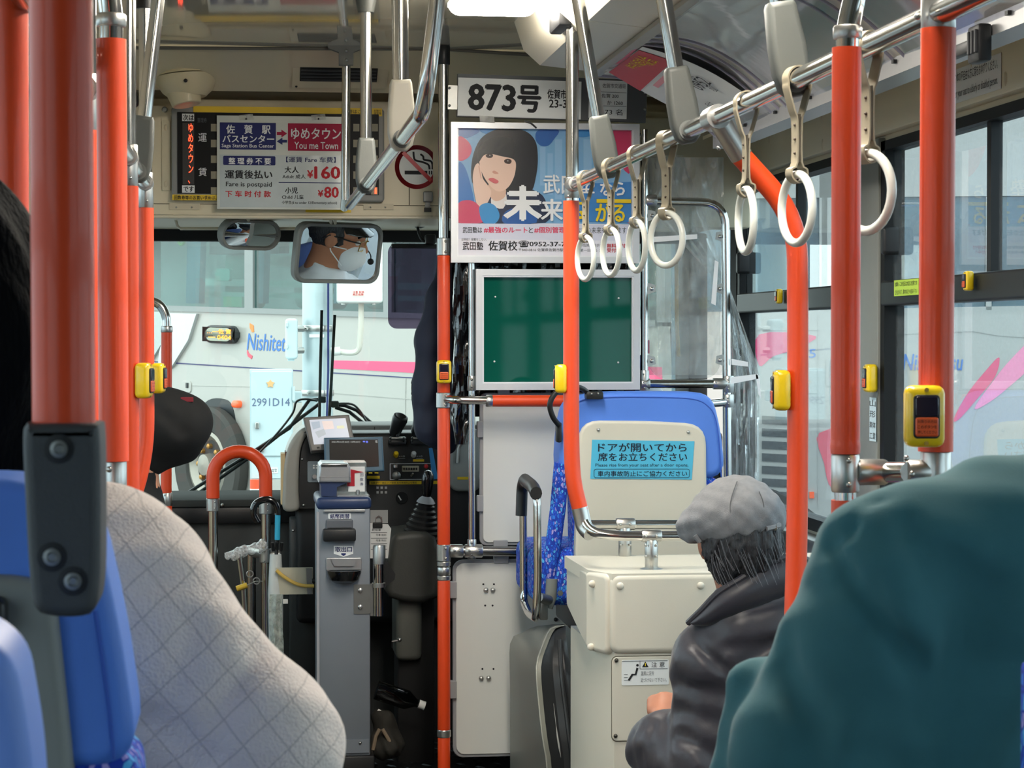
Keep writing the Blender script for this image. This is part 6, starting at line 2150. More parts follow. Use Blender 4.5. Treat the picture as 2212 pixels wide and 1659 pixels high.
# ------------------------------------------------------------------ fare box
YFb = 6.6
f = FY(YFb)
FBG = M('fare_box_grey', '7C838C', 0.42, 0.15, var=0.04, scale=8)
FBS = M('fare_box_silver', 'A9ABAD', 0.32, 0.6, var=0.05)
x0, x1 = W(687, 1300, YFb).x, W(800, 1300, YFb).x
z0, z1 = W(740, 1634, YFb).z, W(740, 1098, YFb).z
t = thing('fare_box', 'grey and navy fare box with note slot and coin cup beside the cab', 'fare box', ((x0 + x1) / 2, YFb + 0.15, 0))
obj('body', B().rbox((x0, YFb, z0), (x1, YFb + 0.3, z1), 0.006, 2), FBG, t)
obj('edge_strip', B().box((x0 - 0.004, YFb - 0.002, z0 + 0.02), (x0 + 0.004, YFb + 0.006, z1 - 0.01)), M('edge_silver', 'C5C9CE', 0.3, 0.5), t)
obj('plinth', B().rbox((x0 - 0.01, YFb - 0.01, 0.0), (x1 + 0.012, YFb + 0.31, z0 + 0.002), 0.006, 2), BLACK, t)
obj('base_strip', B().box((x0 + 0.01, YFb - 0.004, z0 + 0.01), (x1 - 0.005, YFb + 0.002, z0 + 0.05)), FBG, t)
screws(t, [W(738, 1606, YFb - 0.004), W(778, 1605, YFb - 0.004)], 0.005)
zl0, zl1 = z1 - 0.004, W(740, 1074, YFb).z
obj('lid', B().rbox((x0 - 0.004, YFb - 0.006, zl0), (x1 + 0.004, YFb + 0.3, zl1), 0.012, 3), NAVYF, t)
pad('hinge', f, 699, 1100, 789, 1106, 0.004, 0.010, FBS, t, r=0.003, bev=0.002)
# coin head: navy neck, silver flared hopper
nk = [(694, 1072), (694, 1050), (688, 1040), (757, 1040), (728, 1052), (727, 1072)]
obj('neck', B().prism(FY(YFb + 0.03), [FY(YFb + 0.03).px(x, y) for x, y in nk], -0.16, 0.0), NAVYF, t)
hd = [(688, 1042), (690, 1006), (696, 1000), (752, 1001), (757, 1010), (758, 1042)]
h = obj('hopper', B().pillow(FY(YFb + 0.03), [FY(YFb + 0.03).px(x, y) for x, y in hd], -0.17, 0.01, 0.006, 3), FBS, t)
plate('coin_slot', FY(YFb + 0.02), 694, 1004, 750, 1008, -0.01, 0.0025, BLACK, h)
plate('crease', FY(YFb + 0.02), 689, 1030, 757, 1031, -0.01, 0.001, M('crease_grey', '8A8C8E', 0.4, 0.5), h)
# clear ticket bin with red arrow label
fb2 = FY(YFb + 0.10)
BINC = MG('clear_bin', 'EEF2F2', rough=0.04, haze=0.12)
a0, b0, a1, b1 = fb2.rect(724, 998, 790, 1070)
bb = B().box((a0, YFb + 0.06, b0), (a1, YFb + 0.064, b1)).box((a1 - 0.004, YFb + 0.06, b0), (a1, YFb + 0.2, b1)).box((a0, YFb + 0.2, b0), (a1, YFb + 0.204, b1)).box((a0, YFb + 0.06, b1 - 0.004), (a1, YFb + 0.2, b1))
bn = obj('ticket_bin', bb, BINC, t)
lb = plate('bin_label', FY(YFb + 0.058), 752, 1008, 788, 1062, -0.004, 0.0, PAPER, bn)
fl_ = FY(YFb + 0.057)
poly('red_arrow', fl_, [(750, 1050), (750, 1012), (786, 1020), (766, 1022), (766, 1050)], 0.0, 0.001, M('arrow_red', 'B3172C', 0.4), bn)
for k, s in enumerate('回数券'):
    text(s, fl_, 778, 1022 + k * 10, 785, 1029 + k * 10, 0.001, INKN, bn)
obj('bin_knob', B().lathe([(0.006, 0), (0.006, 0.012), (0.003, 0.014)], W(773, 1068, YFb + 0.05), (0, 0, 1), 12), SATIN, bn)
obj('bin_base', B().rbox((a0 + 0.002, YFb + 0.03, zl1), (a1 + 0.008, YFb + 0.22, b0 + 0.004), 0.003, 1), FBS, t)
# labels, note slot
lb = plate('label', f, 709, 1108, 758, 1121, 0.0, 0.0012, PAPER, t, r=0.004)
text('紙幣両替', f, 713, 1110, 755, 1120, 0.0018, INKN, lb, bold=0.02)
ns = pad('note_slot', f, 704, 1122, 762, 1150, 0.0, 0.012, M('slot_grey', '5B5F66', 0.45), t, r=0.002, bev=0.003)
plate('slot_opening', f, 707, 1139, 759, 1146, 0.011, 0.0125, BLACKM, ns)
a0, b0, a1, b1 = f.rect(697, 1141, 768, 1168)
obj('note_tray', B().rbox((a0, YFb - 0.035, b0), (a1, YFb + 0.002, b1), 0.006, 2), BLACK, t)
lb = obj('label', B().prism(f, [f.px(x, y) for x, y in ((721, 1179), (763, 1179), (763, 1196), (742, 1203), (721, 1196))], 0, 0.0012), PAPER, t)
text('取出口', f, 724, 1181, 760, 1192, 0.0018, INKN, lb, bold=0.02)
poly('arrow', f, [(737, 1195), (747, 1195), (747, 1198), (742, 1201), (737, 1198)], 0.001, 0.0018, INKN, lb)
pad('cup_bracket', f, 704, 1204, 781, 1232, 0.0, 0.008, FBS, t, r=0.004, bev=0.003)
poly('bracket_boss', f, [(714, 1206), (772, 1206), (764, 1222), (722, 1222)], 0.008, 0.014, FBS, t)
cc = f.px(743, 1232)
cup = B()
rr = 37 * ms(YFb)
cup.lathe([(rr * 0.55, -0.036), (rr * 0.85, -0.026), (rr, -0.006), (rr, 0.002), (rr * 0.92, 0.002), (rr * 0.8, -0.018), (0.0, -0.026)], f.pt(cc[0], cc[1], 0.012), (0, 0, 1), 30)
obj('coin_cup', cup, M('black_gloss', '0D0E10', 0.15, coat=0.5), t)
# chrome tube clamped to its side
pl2 = plate('flange', f, 764, 1262, 800, 1326, 0.0, 0.003, DULLM, t, r=0.004)
for y in (1275, 1311):
    obj('flange_bolt', B().lathe([(0.007, 0), (0.007, 0.004), (0.004, 0.006)], f.P(778, y, 0.003), f.n, 12), SATIN, pl2)
t = thing('post_holder', 'upright chrome tube clamped to the side of the fare box', 'tube', W(818, 1330, YFb))
obj('tube', B().lathe([(11.5 * ms(YFb), 0), (11.5 * ms(YFb), W(818, 1215, YFb).z - W(818, 1330, YFb).z)], W(817, 1330, YFb), (0, 0, 1), 20), CHROME, t)
obj('tube_head', B().lathe([(13.5 * ms(YFb), 0), (13.5 * ms(YFb), 0.05), (12 * ms(YFb), 0.056), (0, 0.056)], W(819, 1218, YFb), (0, 0, 1), 20), SATIN, t)
obj('clamp_ring', B().lathe([(15 * ms(YFb), 0), (15 * ms(YFb), 0.012)], W(818, 1268, YFb), (0, 0, 1), 20), SATIN, t)
obj('clamp_arm', B().rbox(tuple(W(798, 1330, YFb + 0.02)), tuple(W(808, 1262, YFb + 0.0)), 0.002, 1), DULLM, t)
obj('swing_plate', B().prism(FY(YFb + 0.05), [FY(YFb + 0.05).px(x, y) for x, y in ((826, 1210), (836, 1212), (854, 1240), (852, 1252), (832, 1268))], -0.004, 0.004), BLACK, t)
obj('lever_ball', B().ball(W(863, 1382, YFb + 0.2), 0.007, 10, 8).tube([W(863, 1382, YFb + 0.2), W(848, 1385, YFb + 0.2), W(847, 1398, YFb + 0.25)], 0.003, 6), SATIN, t)

# ------------------------------------------------------------------ driver's dashboard
YD = 7.25
fdh = FY(YD)
DB = M('dash_black', '17191B', 0.5, var=0.1, bump=0.1, bscale=400)
DG = M('dash_trim_grey', '9A9A92', 0.4, var=0.05)
t = thing('dashboard', 'black driver dashboard with grey cowl, levers and switch panels', 'dashboard', (0.75, 7.5, 0.0))
xa, xb = W(640, 1000, YD).x, 1.58
obj('main_panel', B().rbox((xa, YD, 0.42), (xb, YD + 0.4, W(800, 935, YD).z), 0.02, 3), DB, t)
obj('lower_panel', B().rbox((0.50, YD + 0.06, 0.0), (xb, YD + 0.2, 0.46), 0.01, 2), BLACKM, t)
obj('top_pad', B().rbox((W(730, 900, 7.6).x, 7.5, W(800, 948, 7.55).z), (xb, 7.85, W(800, 917, 7.55).z), 0.02, 3), M('dash_top_grey', '5C5E5C', 0.6, var=0.06), t)
plate('top_seam', FY(7.5), 808, 922, 810, 948, -0.001, 0.002, BLACK, t)
cow = spline([(612, 1100), (611, 1050), (614, 1000), (624, 960), (645, 930), (672, 918), (690, 922), (668, 935), (652, 960), (646, 1000), (645, 1060), (645, 1100)], 4, True)
obj('cowl', B().pillow(FY(YD - 0.02), [FY(YD - 0.02).px(x, y) for x, y in cow], -0.2, 0.02, 0.012, 4), DG, t)
cow2 = spline([(646, 1098), (646, 1040), (648, 1000), (654, 962), (668, 938), (700, 925), (760, 925), (760, 1098)], 3, False) + [(760, 1098), (646, 1098)]
obj('cowl_face', B().prism(FY(YD - 0.02), [FY(YD - 0.02).px(x, y) for x, y in cow2[:-2]], -0.1, 0.01), DB, t)
fk = FY(YD - 0.031)
screws(t, [fk.P(653, 992), fk.P(656, 1091)], 0.005)
plate('document_wallet', FY(YD - 0.03), 607, 980, 616, 1090, -0.1, 0.0, M('manila_card', 'C9B48A', 0.7), t)
plate('document_wallet', FY(YD - 0.03), 616, 976, 622, 1092, -0.1, 0.002, M('brown_folder', '5A3A2E', 0.6), t)
sp = pad('switch_plate', fk, 664, 996, 706, 1042, 0.0, 0.004, M('clear_plate', '7E8A90', 0.3), t, r=0.006, bev=0.002)
for x, y in ((676, 1004), (682, 1004), (676, 1009), (682, 1009)):
    plate('indicator', fk, x, y, x + 3.5, y + 3, 0.004, 0.006, WHITE, sp)
obj('knob', B().lathe([(0.008, 0), (0.007, 0.014)], fk.P(679, 1029, 0.004), fk.n, 12), SATIN, sp)
# lever gear controls
for k, (x, xk) in enumerate(((858, 862), (905, 910))):
    lv = obj('lever_base', B().rbox(tuple(W(x - 18, 962, YD - 0.03)), tuple(W(x + 18, 948, YD + 0.02)), 0.006, 2), BLACK, t)
    obj('base_top', B().rbox(tuple(W(x - 16, 950, YD - 0.035)), tuple(W(x + 18, 943, YD + 0.0)), 0.004, 2), DULLM, lv)
    obj('stalk', B().tube([W(x, 950, YD - 0.02), W(x + 1, 928, YD - 0.02)], 0.006, 10), BLACK, lv)
    obj('lever_knob', B().lathe([(0.010, -0.045), (0.019, -0.03), (0.023, 0.0), (0.026, 0.022), (0.024, 0.034), (0.018, 0.036), (0.0, 0.024)], W(x + 1, 918, YD - 0.02), (0.35, -0.55, 1), 20), BLACK, lv)
    screws(lv, [W(x - 14, 946, YD - 0.036), W(x + 14, 946, YD - 0.036), W(x - 14, 953, YD - 0.03), W(x + 14, 953, YD - 0.03)], 0.003, BLACKM)
fp = FY(YD)
for x, m in ((855, YELLOW), (893, WHITE)):
    obj('push_knob', B().lathe([(0.0085, 0), (0.0085, 0.018), (0.006, 0.022), (0, 0.022)], fp.P(x, 984), (0, -1, 0.5), 14), m, t)
    text('＝＝○\n━━━', fp, x + 6, 984, x + 20, 990, 0.0025, INKW, t)
plate('yellow_label', fp, 892, 992, 916, 997, 0.0, 0.0025, MATS['yellow_tape'], t)
sp = obj('switch_panel_outline', frame4(fp, 842, 1001, 932, 1036, 1.2, 0.0, 0.0025), INKW, t)
sw = pad('switch_block', fp, 868, 1006, 905, 1019, 0.0, 0.006, M('switch_ivory', 'C9C3AE', 0.5), t, r=0.002, bev=0.002)
for i in range(6):
    plate('switch', fp, 871 + i * 5.4, 1010, 873.5 + i * 5.4, 1015, 0.006, 0.012, BLACK, sw)
obj('red_button', B().lathe([(0.007, 0), (0.007, 0.012), (0.004, 0.014)], fp.P(920, 1007), fp.n, 12), M('red_plastic', 'D8262E', 0.35), t)
obj('white_button', B().lathe([(0.007, 0), (0.007, 0.012), (0.004, 0.014)], fp.P(922, 1026), fp.n, 12), WHITE, t)
kn = obj('ignition_barrel', B().lathe([(0.014, 0), (0.014, 0.012), (0.008, 0.016)], fp.P(856, 1027), fp.n, 16), DULLM, t)
obj('key', B().rbox(tuple(W(851, 1012, YD - 0.03)), tuple(W(858, 1002, YD - 0.012)), 0.003, 1), SATIN, kn)
obj('toggle', B().tube([fp.P(888, 1028), fp.P(891, 1022, 0.02)], 0.003, 8), SATIN, t)
ys = plate('yellow_tape_strip', fp, 798, 1039, 946, 1046, 0.0, 0.0025, MATS['yellow_tape'], t)
text('降車ブザー確認 ドア開閉 車内事故防止を確認', fp, 801, 1040.5, 900, 1045, 0.0032, INK, ys)
bl = obj('blue_strip', B().prism(fp, [fp.px(x, y) for x, y in ((926, 968), (934, 967), (946, 1034), (934, 1036))], 0.0, 0.003), M('blue_tape', '3F9BE0', 0.5), t)
for x in (854, 893, 870):
    plate('caption', fp, 813, 1050, 814, 1051, 0, 0.0022, INKW, t)
for i in range(6):
    plate('pictogram', fp, 813 + (i % 3) * 9, 1051 + (i // 3) * 10, 818 + (i % 3) * 9, 1056 + (i // 3) * 10, 0.0, 0.0022, M('icon_grey', 'A9A9A9', 0.6), t)
plate('yellow_label', fp, 793, 1028, 820, 1034, 0.0, 0.0025, MATS['yellow_tape'], t)
obj('rotary_dial', B().lathe([(0.02, 0), (0.018, 0.01), (0, 0.01)], fp.P(868, 1076), fp.n, 18), BLACKM, t)
obj('dial_pointer', B().tube([fp.P(860, 1070, 0.012), fp.P(866, 1080, 0.012)], 0.002, 6), INKW, t)
# monitors
t = thing('rear_view_monitor', 'tilted grey monitor with a pale picture on the dashboard', 'monitor', W(710, 975, YD - 0.05))
un = (W(757, 898, YD - 0.08) - W(655, 905, YD - 0.08)).normalized()
fm = Fr(W(708, 936, YD - 0.08), un, (0.16, 0.25, 1))
pts = [(655, 905), (750, 897), (766, 958), (766, 972), (682, 976), (672, 974)]
obj('housing', B().pillow(fm, [fm.px(x, y) for x, y in [(655, 903), (754, 897), (768, 968), (672, 976)]], -0.03, 0.012, 0.004, 3), M('monitor_grey', '6F6A66', 0.4), t)
sc = obj('screen', B().prism(fm, [fm.px(x, y) for x, y in [(668, 909), (746, 905), (757, 958), (678, 962)]], 0.012, 0.014), M('lit_screen', 'B9BCC6', 0.15, var=0.0, emit=0.35), t)
for pts, hx in (([(695, 912), (718, 911), (722, 928), (700, 930)], 'D6C4C0'), ([(672, 914), (690, 912), (692, 925), (676, 930)], '9FAAB8'), ([(680, 935), (700, 928), (704, 940), (688, 948)], 'A7ADB4'), ([(727, 922), (742, 921), (744, 927), (728, 928)], 'C9C9A8')):
    obj('picture_patch', B().prism(fm, [fm.px(x, y) for x, y in pts], 0.0138, 0.0145), M('pic_' + hx, hx, 0.2, var=0.05, emit=0.3), sc)
pad('power_button', fm, 684, 967, 690, 970, 0.012, 0.015, BLACK, t, r=0.001, bev=0.001)
obj('foot', B().tube([W(720, 970, YD - 0.07), W(724, 995, YD - 0.02)], 0.012, 10), BLACK, t)
t = thing('operation_display', 'blue grey framed dark display in front of the dashboard', 'monitor', W(766, 1020, YD - 0.14))
fm = Fr(W(764, 980, YD - 0.16), (1, 0, -0.015), (0, 0.1, 1))
obj('housing', B().pillow(fm, [fm.px(x, y) for x, y in [(700, 946), (826, 944), (830, 1018), (702, 1024)]], -0.03, 0.012, 0.005, 3), M('display_blue_grey', '4B6A80', 0.35), t)
sc = obj('screen', B().prism(fm, [fm.px(x, y) for x, y in [(711, 950), (816, 950), (818, 1008), (712, 1012)]], 0.012, 0.014), M('dark_screen', '3A3735', 0.12, var=0.0, emit=0.05), t)
text('2025年03月30日', fm, 716, 953, 754, 957, 0.0145, INKW, sc)
text('15時20分', fm, 757, 953, 778, 957, 0.0145, INKW, sc)
text('平日', fm, 783, 953, 794, 957, 0.0145, M('blue_led', '6A7BFF', 0.5, emit=1.0), sc)
text('電', fm, 810, 952, 815, 957, 0.0145, INKW, sc)
for i in range(4):
    plate('touch_key', fm, 770 + i * 13, 1021, 778 + i * 13, 1022.5, 0.005, 0.008, INKY, t)
obj('foot', B().rbox(tuple(W(745, 1060, YD - 0.05)), tuple(W(785, 1015, YD - 0.12)), 0.006, 2), BLACK, t)

# gear stick on its console
t = thing('gear_stick', 'black gear stick with a ribbed boot on a grey console', 'gear stick', W(905, 1290, 7.0))
YG = 6.95
o = W(910, 1160, YG)
ax = V((0.12, -0.15, 1))
prof = []
for k in range(7):
    h_ = k * 0.016
    r_ = 0.062 - k * 0.0055
    prof += [(r_, h_), (r_ + 0.002, h_ + 0.006), (r_ - 0.006, h_ + 0.0115)]
obj('boot', B().lathe(prof + [(0.014, 0.115)], o, ax, 26), M('boot_rubber', '26282A', 0.35, coat=0.2), t)
obj('boot_cap', B().lathe([(0.03, 0), (0.022, 0.012), (0.012, 0.02)], o + ax.normalized() * 0.112, ax, 20), M('pale_rubber', 'A6ADB5', 0.4), t)
obj('knob', B().lathe([(0.012, 0), (0.017, 0.02), (0.019, 0.05), (0.018, 0.07), (0.011, 0.082), (0, 0.085)], o + ax.normalized() * 0.13, (0.05, -0.1, 1), 20), M('black_gloss', '0D0E10'), t)
con = [(846, 1165), (870, 1150), (940, 1160), (946, 1290), (840, 1290), (838, 1230)]
obj('console', B().pillow(FY(YG - 0.05), [FY(YG - 0.05).px(x, y) for x, y in spline(con, 3, True)], -0.25, 0.02, 0.02, 4), M('console_grey', '3E403D', 0.55, bump=0.1), t)
obj('lower_console', B().rbox(tuple(W(846, 1408, YG + 0.2)), tuple(W(912, 1268, YG - 0.02)), 0.02, 3), M('console_lower', '5E605A', 0.55), t)
obj('console_base', B().rbox((W(860, 1400, YG).x, YG + 0.02, 0.0), (W(940, 1400, YG).x, YG + 0.2, 0.6), 0.01, 2), BLACKM, t)
# clipboard notes
t = thing('clipped_notes', 'printed sheets held by a black clip beside the fare box', 'paper', W(822, 1205, YD - 0.32))
fc = FY(YD - 0.33)
obj('sheet', B().prism(fc, [fc.px(x, y) for x, y in ((799, 1130), (838, 1132), (845, 1142), (838, 1206), (799, 1206))], 0.0, 0.002), PAPER, t)
obj('card', B().prism(fc, [fc.px(x, y) for x, y in ((800, 1102), (838, 1102), (838, 1130), (800, 1130))], -0.004, 0.0), M('grey_card', '9C9F9F', 0.6), t)
for i in range(4):
    plate('table_rule', fc, 801, 1150 + i * 12, 836, 1151 + i * 12, 0.002, 0.0026, INKG, t)
text('運行指示書', fc, 803, 1142, 822, 1147, 0.0026, INK, t)
for r_ in range(3):
    text('号車 時刻', fc, 812, 1153 + 12 * r_, 834, 1158 + 12 * r_, 0.0026, INKG, t)
cl = pad('clip', fc, 805, 1128, 826, 1140, 0.002, 0.008, BLACK, t, r=0.001, bev=0.002)
obj('clip_wire', B().tube([fc.P(x, y, 0.006) for x, y in ((810, 1128), (812, 1118), (818, 1114), (824, 1118), (825, 1128))], 0.0015, 6), CHROME, cl)
obj('backing', B().tube([fc.P(818, 1160, -0.01), fc.P(818, 1200, -0.02), W(806, 1210, YFb + 0.28)], 0.004, 6), BLACK, t)

# steering wheel, partly seen between pole and boards
t = thing('steering_wheel', 'black steering wheel in the gap between the driver pole and boards', 'steering wheel', (0.98, 7.06, 0.6))
c = V((0.99, 7.06, 0.86))
ax = V((0, -0.45, 1)).normalized()
u_ = V((1, 0, 0))
v_ = ax.cross(u_)
obj('rim', B().tube([c + (u_ * math.cos(a) + v_ * math.sin(a)) * 0.23 for a in np.linspace(0, 2 * math.pi, 41)[:-1]], 0.014, 12, closed=True), BLACK, t)
for a in (0.5, 2.6, 4.7):
    obj('spoke', B().tube([c - ax * 0.03, c + (u_ * math.cos(a) + v_ * math.sin(a)) * 0.225], 0.01, 8), BLACK, t)
obj('hub', B().lathe([(0.06, -0.05), (0.06, -0.02), (0.03, 0.0), (0, 0.0)], c, ax, 20), BLACK, t)
obj('column', B().tube([c - ax * 0.04, V((0.99, 7.23, 0.6))], 0.03, 12), BLACK, t)
# white lever with cloth knob beside the dash
t = thing('door_trim', 'grey moulded cab door trim with a grab recess behind the driver pole', 'trim', W(1000, 1080, 7.2))
pad('panel', FY(YD - 0.06), 972, 925, 1040, 1062, -0.05, 0.0, M('cab_trim_grey', '8E918F', 0.45), t, r=0.03, bev=0.01)
obj('recess', B().tube([W(988, 1000, YD - 0.065), W(990, 962, YD - 0.065), W(1008, 950, YD - 0.065)], 0.006, 8, rc=0.03), DULLM, t)
plate('yellow_label', FY(YD - 0.06), 988, 1030, 1012, 1036, 0.0, 0.002, MATS['yellow_tape'], t)

# ------------------------------------------------------------------ odds and ends by the entrance
t = thing('umbrella', 'folded umbrella with teal strap and black crook hung on the entrance rail', 'umbrella', W(598, 1200, 6.97))
Yu = 6.9
obj('crook', B().tube(spline([tuple(W(x, y, Yu)) for x, y in ((557, 1128), (548, 1110), (550, 1092), (562, 1082), (580, 1079), (594, 1087), (600, 1104), (600, 1112))], 5), 0.0105, 12), M('black_gloss', '0D0E10'), t)
obj('teal_sleeve', B().tube([W(600, 1106, Yu), W(599, 1166, Yu)], 0.0085, 12), M('teal_plastic', '2FA6CC', 0.4), t)
obj('shaft', B().tube([W(599, 1164, Yu), W(597, 1182, Yu), W(596, 1600, Yu)], 0.006, 10), BLACK, t)
for dx in (-10, 0, 11):
    obj('rib_tip', B().tube([W(598 + dx, 1172, Yu - 0.01), W(598 + dx * 0.8, 1190, Yu)], 0.005, 8), BLACK, t)
obj('folded_cover', B().lathe([(0.012, 0), (0.02, 0.06), (0.024, 0.3), (0.018, 0.42)], W(596, 1490, Yu), (0, 0, 1), 14), M('white_cover', 'C9CDCB', 0.5, var=0.1), t)
t = thing('plastic_bag', 'crumpled clear plastic bag resting on the entrance rail tube', 'bag', W(530, 1212, 6.95))
PB = MG('thin_clear_bag', 'F6F8F8', rough=0.12, haze=0.35, bump=0.8, bscale=60)
p0, p1 = W(494, 1200, 6.93), W(566, 1180, 6.97)
g = rumple(cap(p0, p1, 0.016, 0.018), 0.003, 90, 11)
obj('film', snet(g, (p0.x - 0.04, 6.88, p0.z - 0.04), (p1.x + 0.05, 7.02, p1.z + 0.05), 0.004), PB, t, smooth=180)
obj('holder_tube', B().tube([W(516, 1196, 6.95), W(526, 1270, 6.95), W(534, 1420, 6.95)], 0.009, 10), CHROME, t)
t = thing('cable_lock', 'small yellow padlock tag on a wire loop by the entrance rail', 'lock', W(520, 1275, 6.95))
obj('tag', B().tube([W(511, 1272, 6.9), W(534, 1264, 6.9)], 0.009, 12), M('brass_yellow', 'C9A83A', 0.4, 0.3), t)
obj('wire', B().tube([W(533, 1264, 6.9), W(552, 1256, 6.92), W(566, 1256, 6.96)], 0.002, 6), SATIN, t)
for x, y in ((554, 1255), (540, 1240)):
    obj('ring', B().tube([W(x + 7 * math.cos(a), y + 7 * math.sin(a), 6.93) for a in np.linspace(0, 6.28, 15)[:-1]], 0.002, 6, closed=True), SATIN, t)
t = thing('mirror_shield', 'pale rectangular shield plate with a yellow hose reflection modelled on it beside the fare box', 'shield', W(635, 1285, 6.85))
fh = FY(6.88)
plate('plate', fh, 595, 1226, 676, 1284, -0.004, 0.0, M('pale_mirror_plate', 'BDB8A4', 0.3, var=0.04), t)
obj('grey_post', B().prism(fh, [fh.px(x, y) for x, y in ((661, 1227), (674, 1227), (674, 1283), (664, 1283))], 0.0, 0.004), DULLM, t)
obj('hose', B().tube(spline([tuple(fh.P(x, y, 0.012)) for x, y in ((597, 1231), (612, 1244), (635, 1258), (655, 1264), (678, 1265))], 5), 0.0055, 10), M('hose_reflection_yellow', 'D8B45A', 0.5), t)  # solid tube standing in for a hose reflected in the plate
obj('bracket', B().tube([W(674, 1255, 6.88), W(684, 1255, 6.88)], 0.006, 8), BLACK, t)
t = thing('plastic_strip', 'limp translucent plastic sheet hanging below the shield plate', 'sheet', W(595, 1400, 6.9))
rows = [[W(583 + 28 * j / 6 - 2 * math.sin(i * 0.6), 1284 + 180 * i / 12, 6.84 + 0.008 * math.sin(j * 1.4 + i * 0.3)) for j in range(7)] for i in range(13)]
obj('film', B().grid(rows, 0.001, (0, 1, 0)), MG('cloudy_plastic', 'E6EAE6', rough=0.2, haze=0.5, hazec='C9CFC9', bump=0.4, bscale=30), t)
pad('clip', FY(6.88), 611, 1294, 622, 1304, 0, 0.006, WHITE, t, r=0.001, bev=0.001)
# bag and shoe beside the fare box
t = thing('tool_bag', 'dark cloth bag slumped on the floor beside the fare box', 'bag', W(828, 1630, 6.75))
c0, c1 = W(838, 1610, 6.75), W(830, 1555, 6.75)
g = rumple(sunion(0.03, cap(c0, c1, 0.045, 0.025), cap(c1, W(818, 1545, 6.75), 0.02, 0.012), ell(W(832, 1618, 6.72), (0.045, 0.05, 0.03))), 0.004, 45, 4)
obj('cloth', snet(g, (c0.x - 0.09, 6.62, -0.005), (c0.x + 0.1, 6.86, c1.z + 0.09), 0.006), M('dark_canvas', '26241F', 0.85, var=0.4, scale=40), t, smooth=180)
obj('handle', B().tube([W(812, 1542, 6.74), W(818, 1534, 6.74), W(828, 1540, 6.74)], 0.004, 8), WHITE, t)
for pts in ([(806, 1620), (812, 1590), (820, 1575)], [(826, 1575), (836, 1592), (846, 1610)]):
    obj('strap', B().tube([W(x, y, 6.69) for x, y in pts], 0.006, 8), M('tan_strap', '8A7A66', 0.7), t)
t = thing('drink_bottle', 'clear bottle with a white cap lying beside the fare box', 'bottle', W(830, 1510, 6.75))
obj('bottle', B().lathe([(0.0, 0), (0.03, 0.002), (0.03, 0.1), (0.012, 0.13), (0.012, 0.14)], W(812, 1490, 6.74), (1, 0, -0.35), 16), MG('bottle_plastic', '8A908E', rough=0.05), t)
obj('cap', B().lathe([(0.0135, 0), (0.0135, 0.02), (0, 0.021)], W(812, 1490, 6.74) + V((1, 0, -0.35)).normalized() * 0.138, (1, 0, -0.35), 14), WHITE, t)

# curved advert flyer tucked into the cove
t = thing('curved_flyer', 'red and white flyer curling out of the cove beside the air duct', 'flyer', V((1.05, 5.6, 1.9)))
rows = []
nu, nv = 14, 8
def cove(tt, y, off=0.0):
    x = xd + 0.01 + (1.285 - xd) * tt
    z = zd - 0.002 + (1.89 - zd) * tt + 0.05 * math.sin(math.pi * tt)
    return V((x, y, z - off))
def fly(u, v, off=0.0):
    # u along the curve, v front to back
    return cove(0.03 + 0.8 * u, 5.32 + 0.5 * v, 0.012 + 0.05 * math.sin(math.pi * min(1, u * 0.9)) * (0.35 + 0.65 * v) + off)
obj('sheet', B().grid([[fly(u / nu, v / nv) for v in range(nv + 1)] for u in range(nu + 1)], 0.0008, (0, 0, 1)), PAPER, t)
obj('red_heading', B().grid([[fly(0.30 * u / 4, 0.1 + 0.9 * v / nv, 0.0015) for v in range(nv + 1)] for u in range(5)], 0.0005, (0, 0, -1)), M('flyer_red', 'C8202E', 0.5), t)
obj('pink_line', B().grid([[fly(0.34 + 0.05 * u, 0.25 + 0.5 * v / 4, 0.0015) for v in range(5)] for u in range(2)], 0.0005, (0, 0, -1)), M('flyer_pink', 'E89AA2', 0.5), t)
for u0, v0, s, m, sz in ((0.06, 0.2, '特別相談会', INKY, 0.16), (0.42, 0.2, '佐賀校', INK, 0.12), (0.57, 0.15, '0952', INK, 0.11), (0.7, 0.2, '地図', INKG, 0.06), (0.8, 0.5, '受付中', INKG, 0.06)):
    pa, pb_ = fly(u0, v0, 0.0025), fly(u0, v0 + 0.12, 0.0025)
    pc = fly(u0 + 0.12, v0, 0.0025)
    un, vn = (pb_ - pa).normalized(), (pa - pc).normalized()
    ff = Fr(pa, un, vn)
    if ff.n.z > 0:
        ff = Fr(pa, -un, vn)
    L = 0.055 * len(s) * (sz / 0.12) * 0.55
    textf(s, ff, -L if ff.u.dot(un) < 0 else 0, -0.035 * sz / 0.12, 0 if ff.u.dot(un) < 0 else L, 0.01, 0.0012, m, t)
# courtesy stickers on the right side
def sticker(label, x0, y0, x1, y1, mat, lines, X, slope=0.0, par=None):
    f = FXR(X)
    t = thing('notice_sticker', label, 'sticker', f.P((x0 + x1) / 2, y1))
    p = f.px((x0 + x1) / 2, (y0 + y1) / 2)
    a0, _ = f.px(x0, (y0 + y1) / 2)
    a1, _ = f.px(x1, (y0 + y1) / 2)
    _, bt = f.px(x0, y0)
    _, bb = f.px(x0, y1)
    obj('sheet', B().prism(f, [(a0, bb), (a1, bb), (a1, bt), (a0, bt)], 0, 0.001), mat, t)
    n = len(lines)
    for k, s in enumerate(lines):
        h_ = (bt - bb) / n
        textf(s, f, a0 + (a1 - a0) * 0.05, bt - h_ * (k + 0.82), a0 + (a1 - a0) * 0.95, bt - h_ * (k + 0.2), 0.0016, INK, t)
    return t
sticker('white courtesy seat sticker on the cream band above the windows', 2040, 160, 2163, 232, PAPER, ['お年寄りや体の不自由な方に席をおゆずりください。', 'Please offer your seat to elderly or disabled person.'], XR - 0.031)
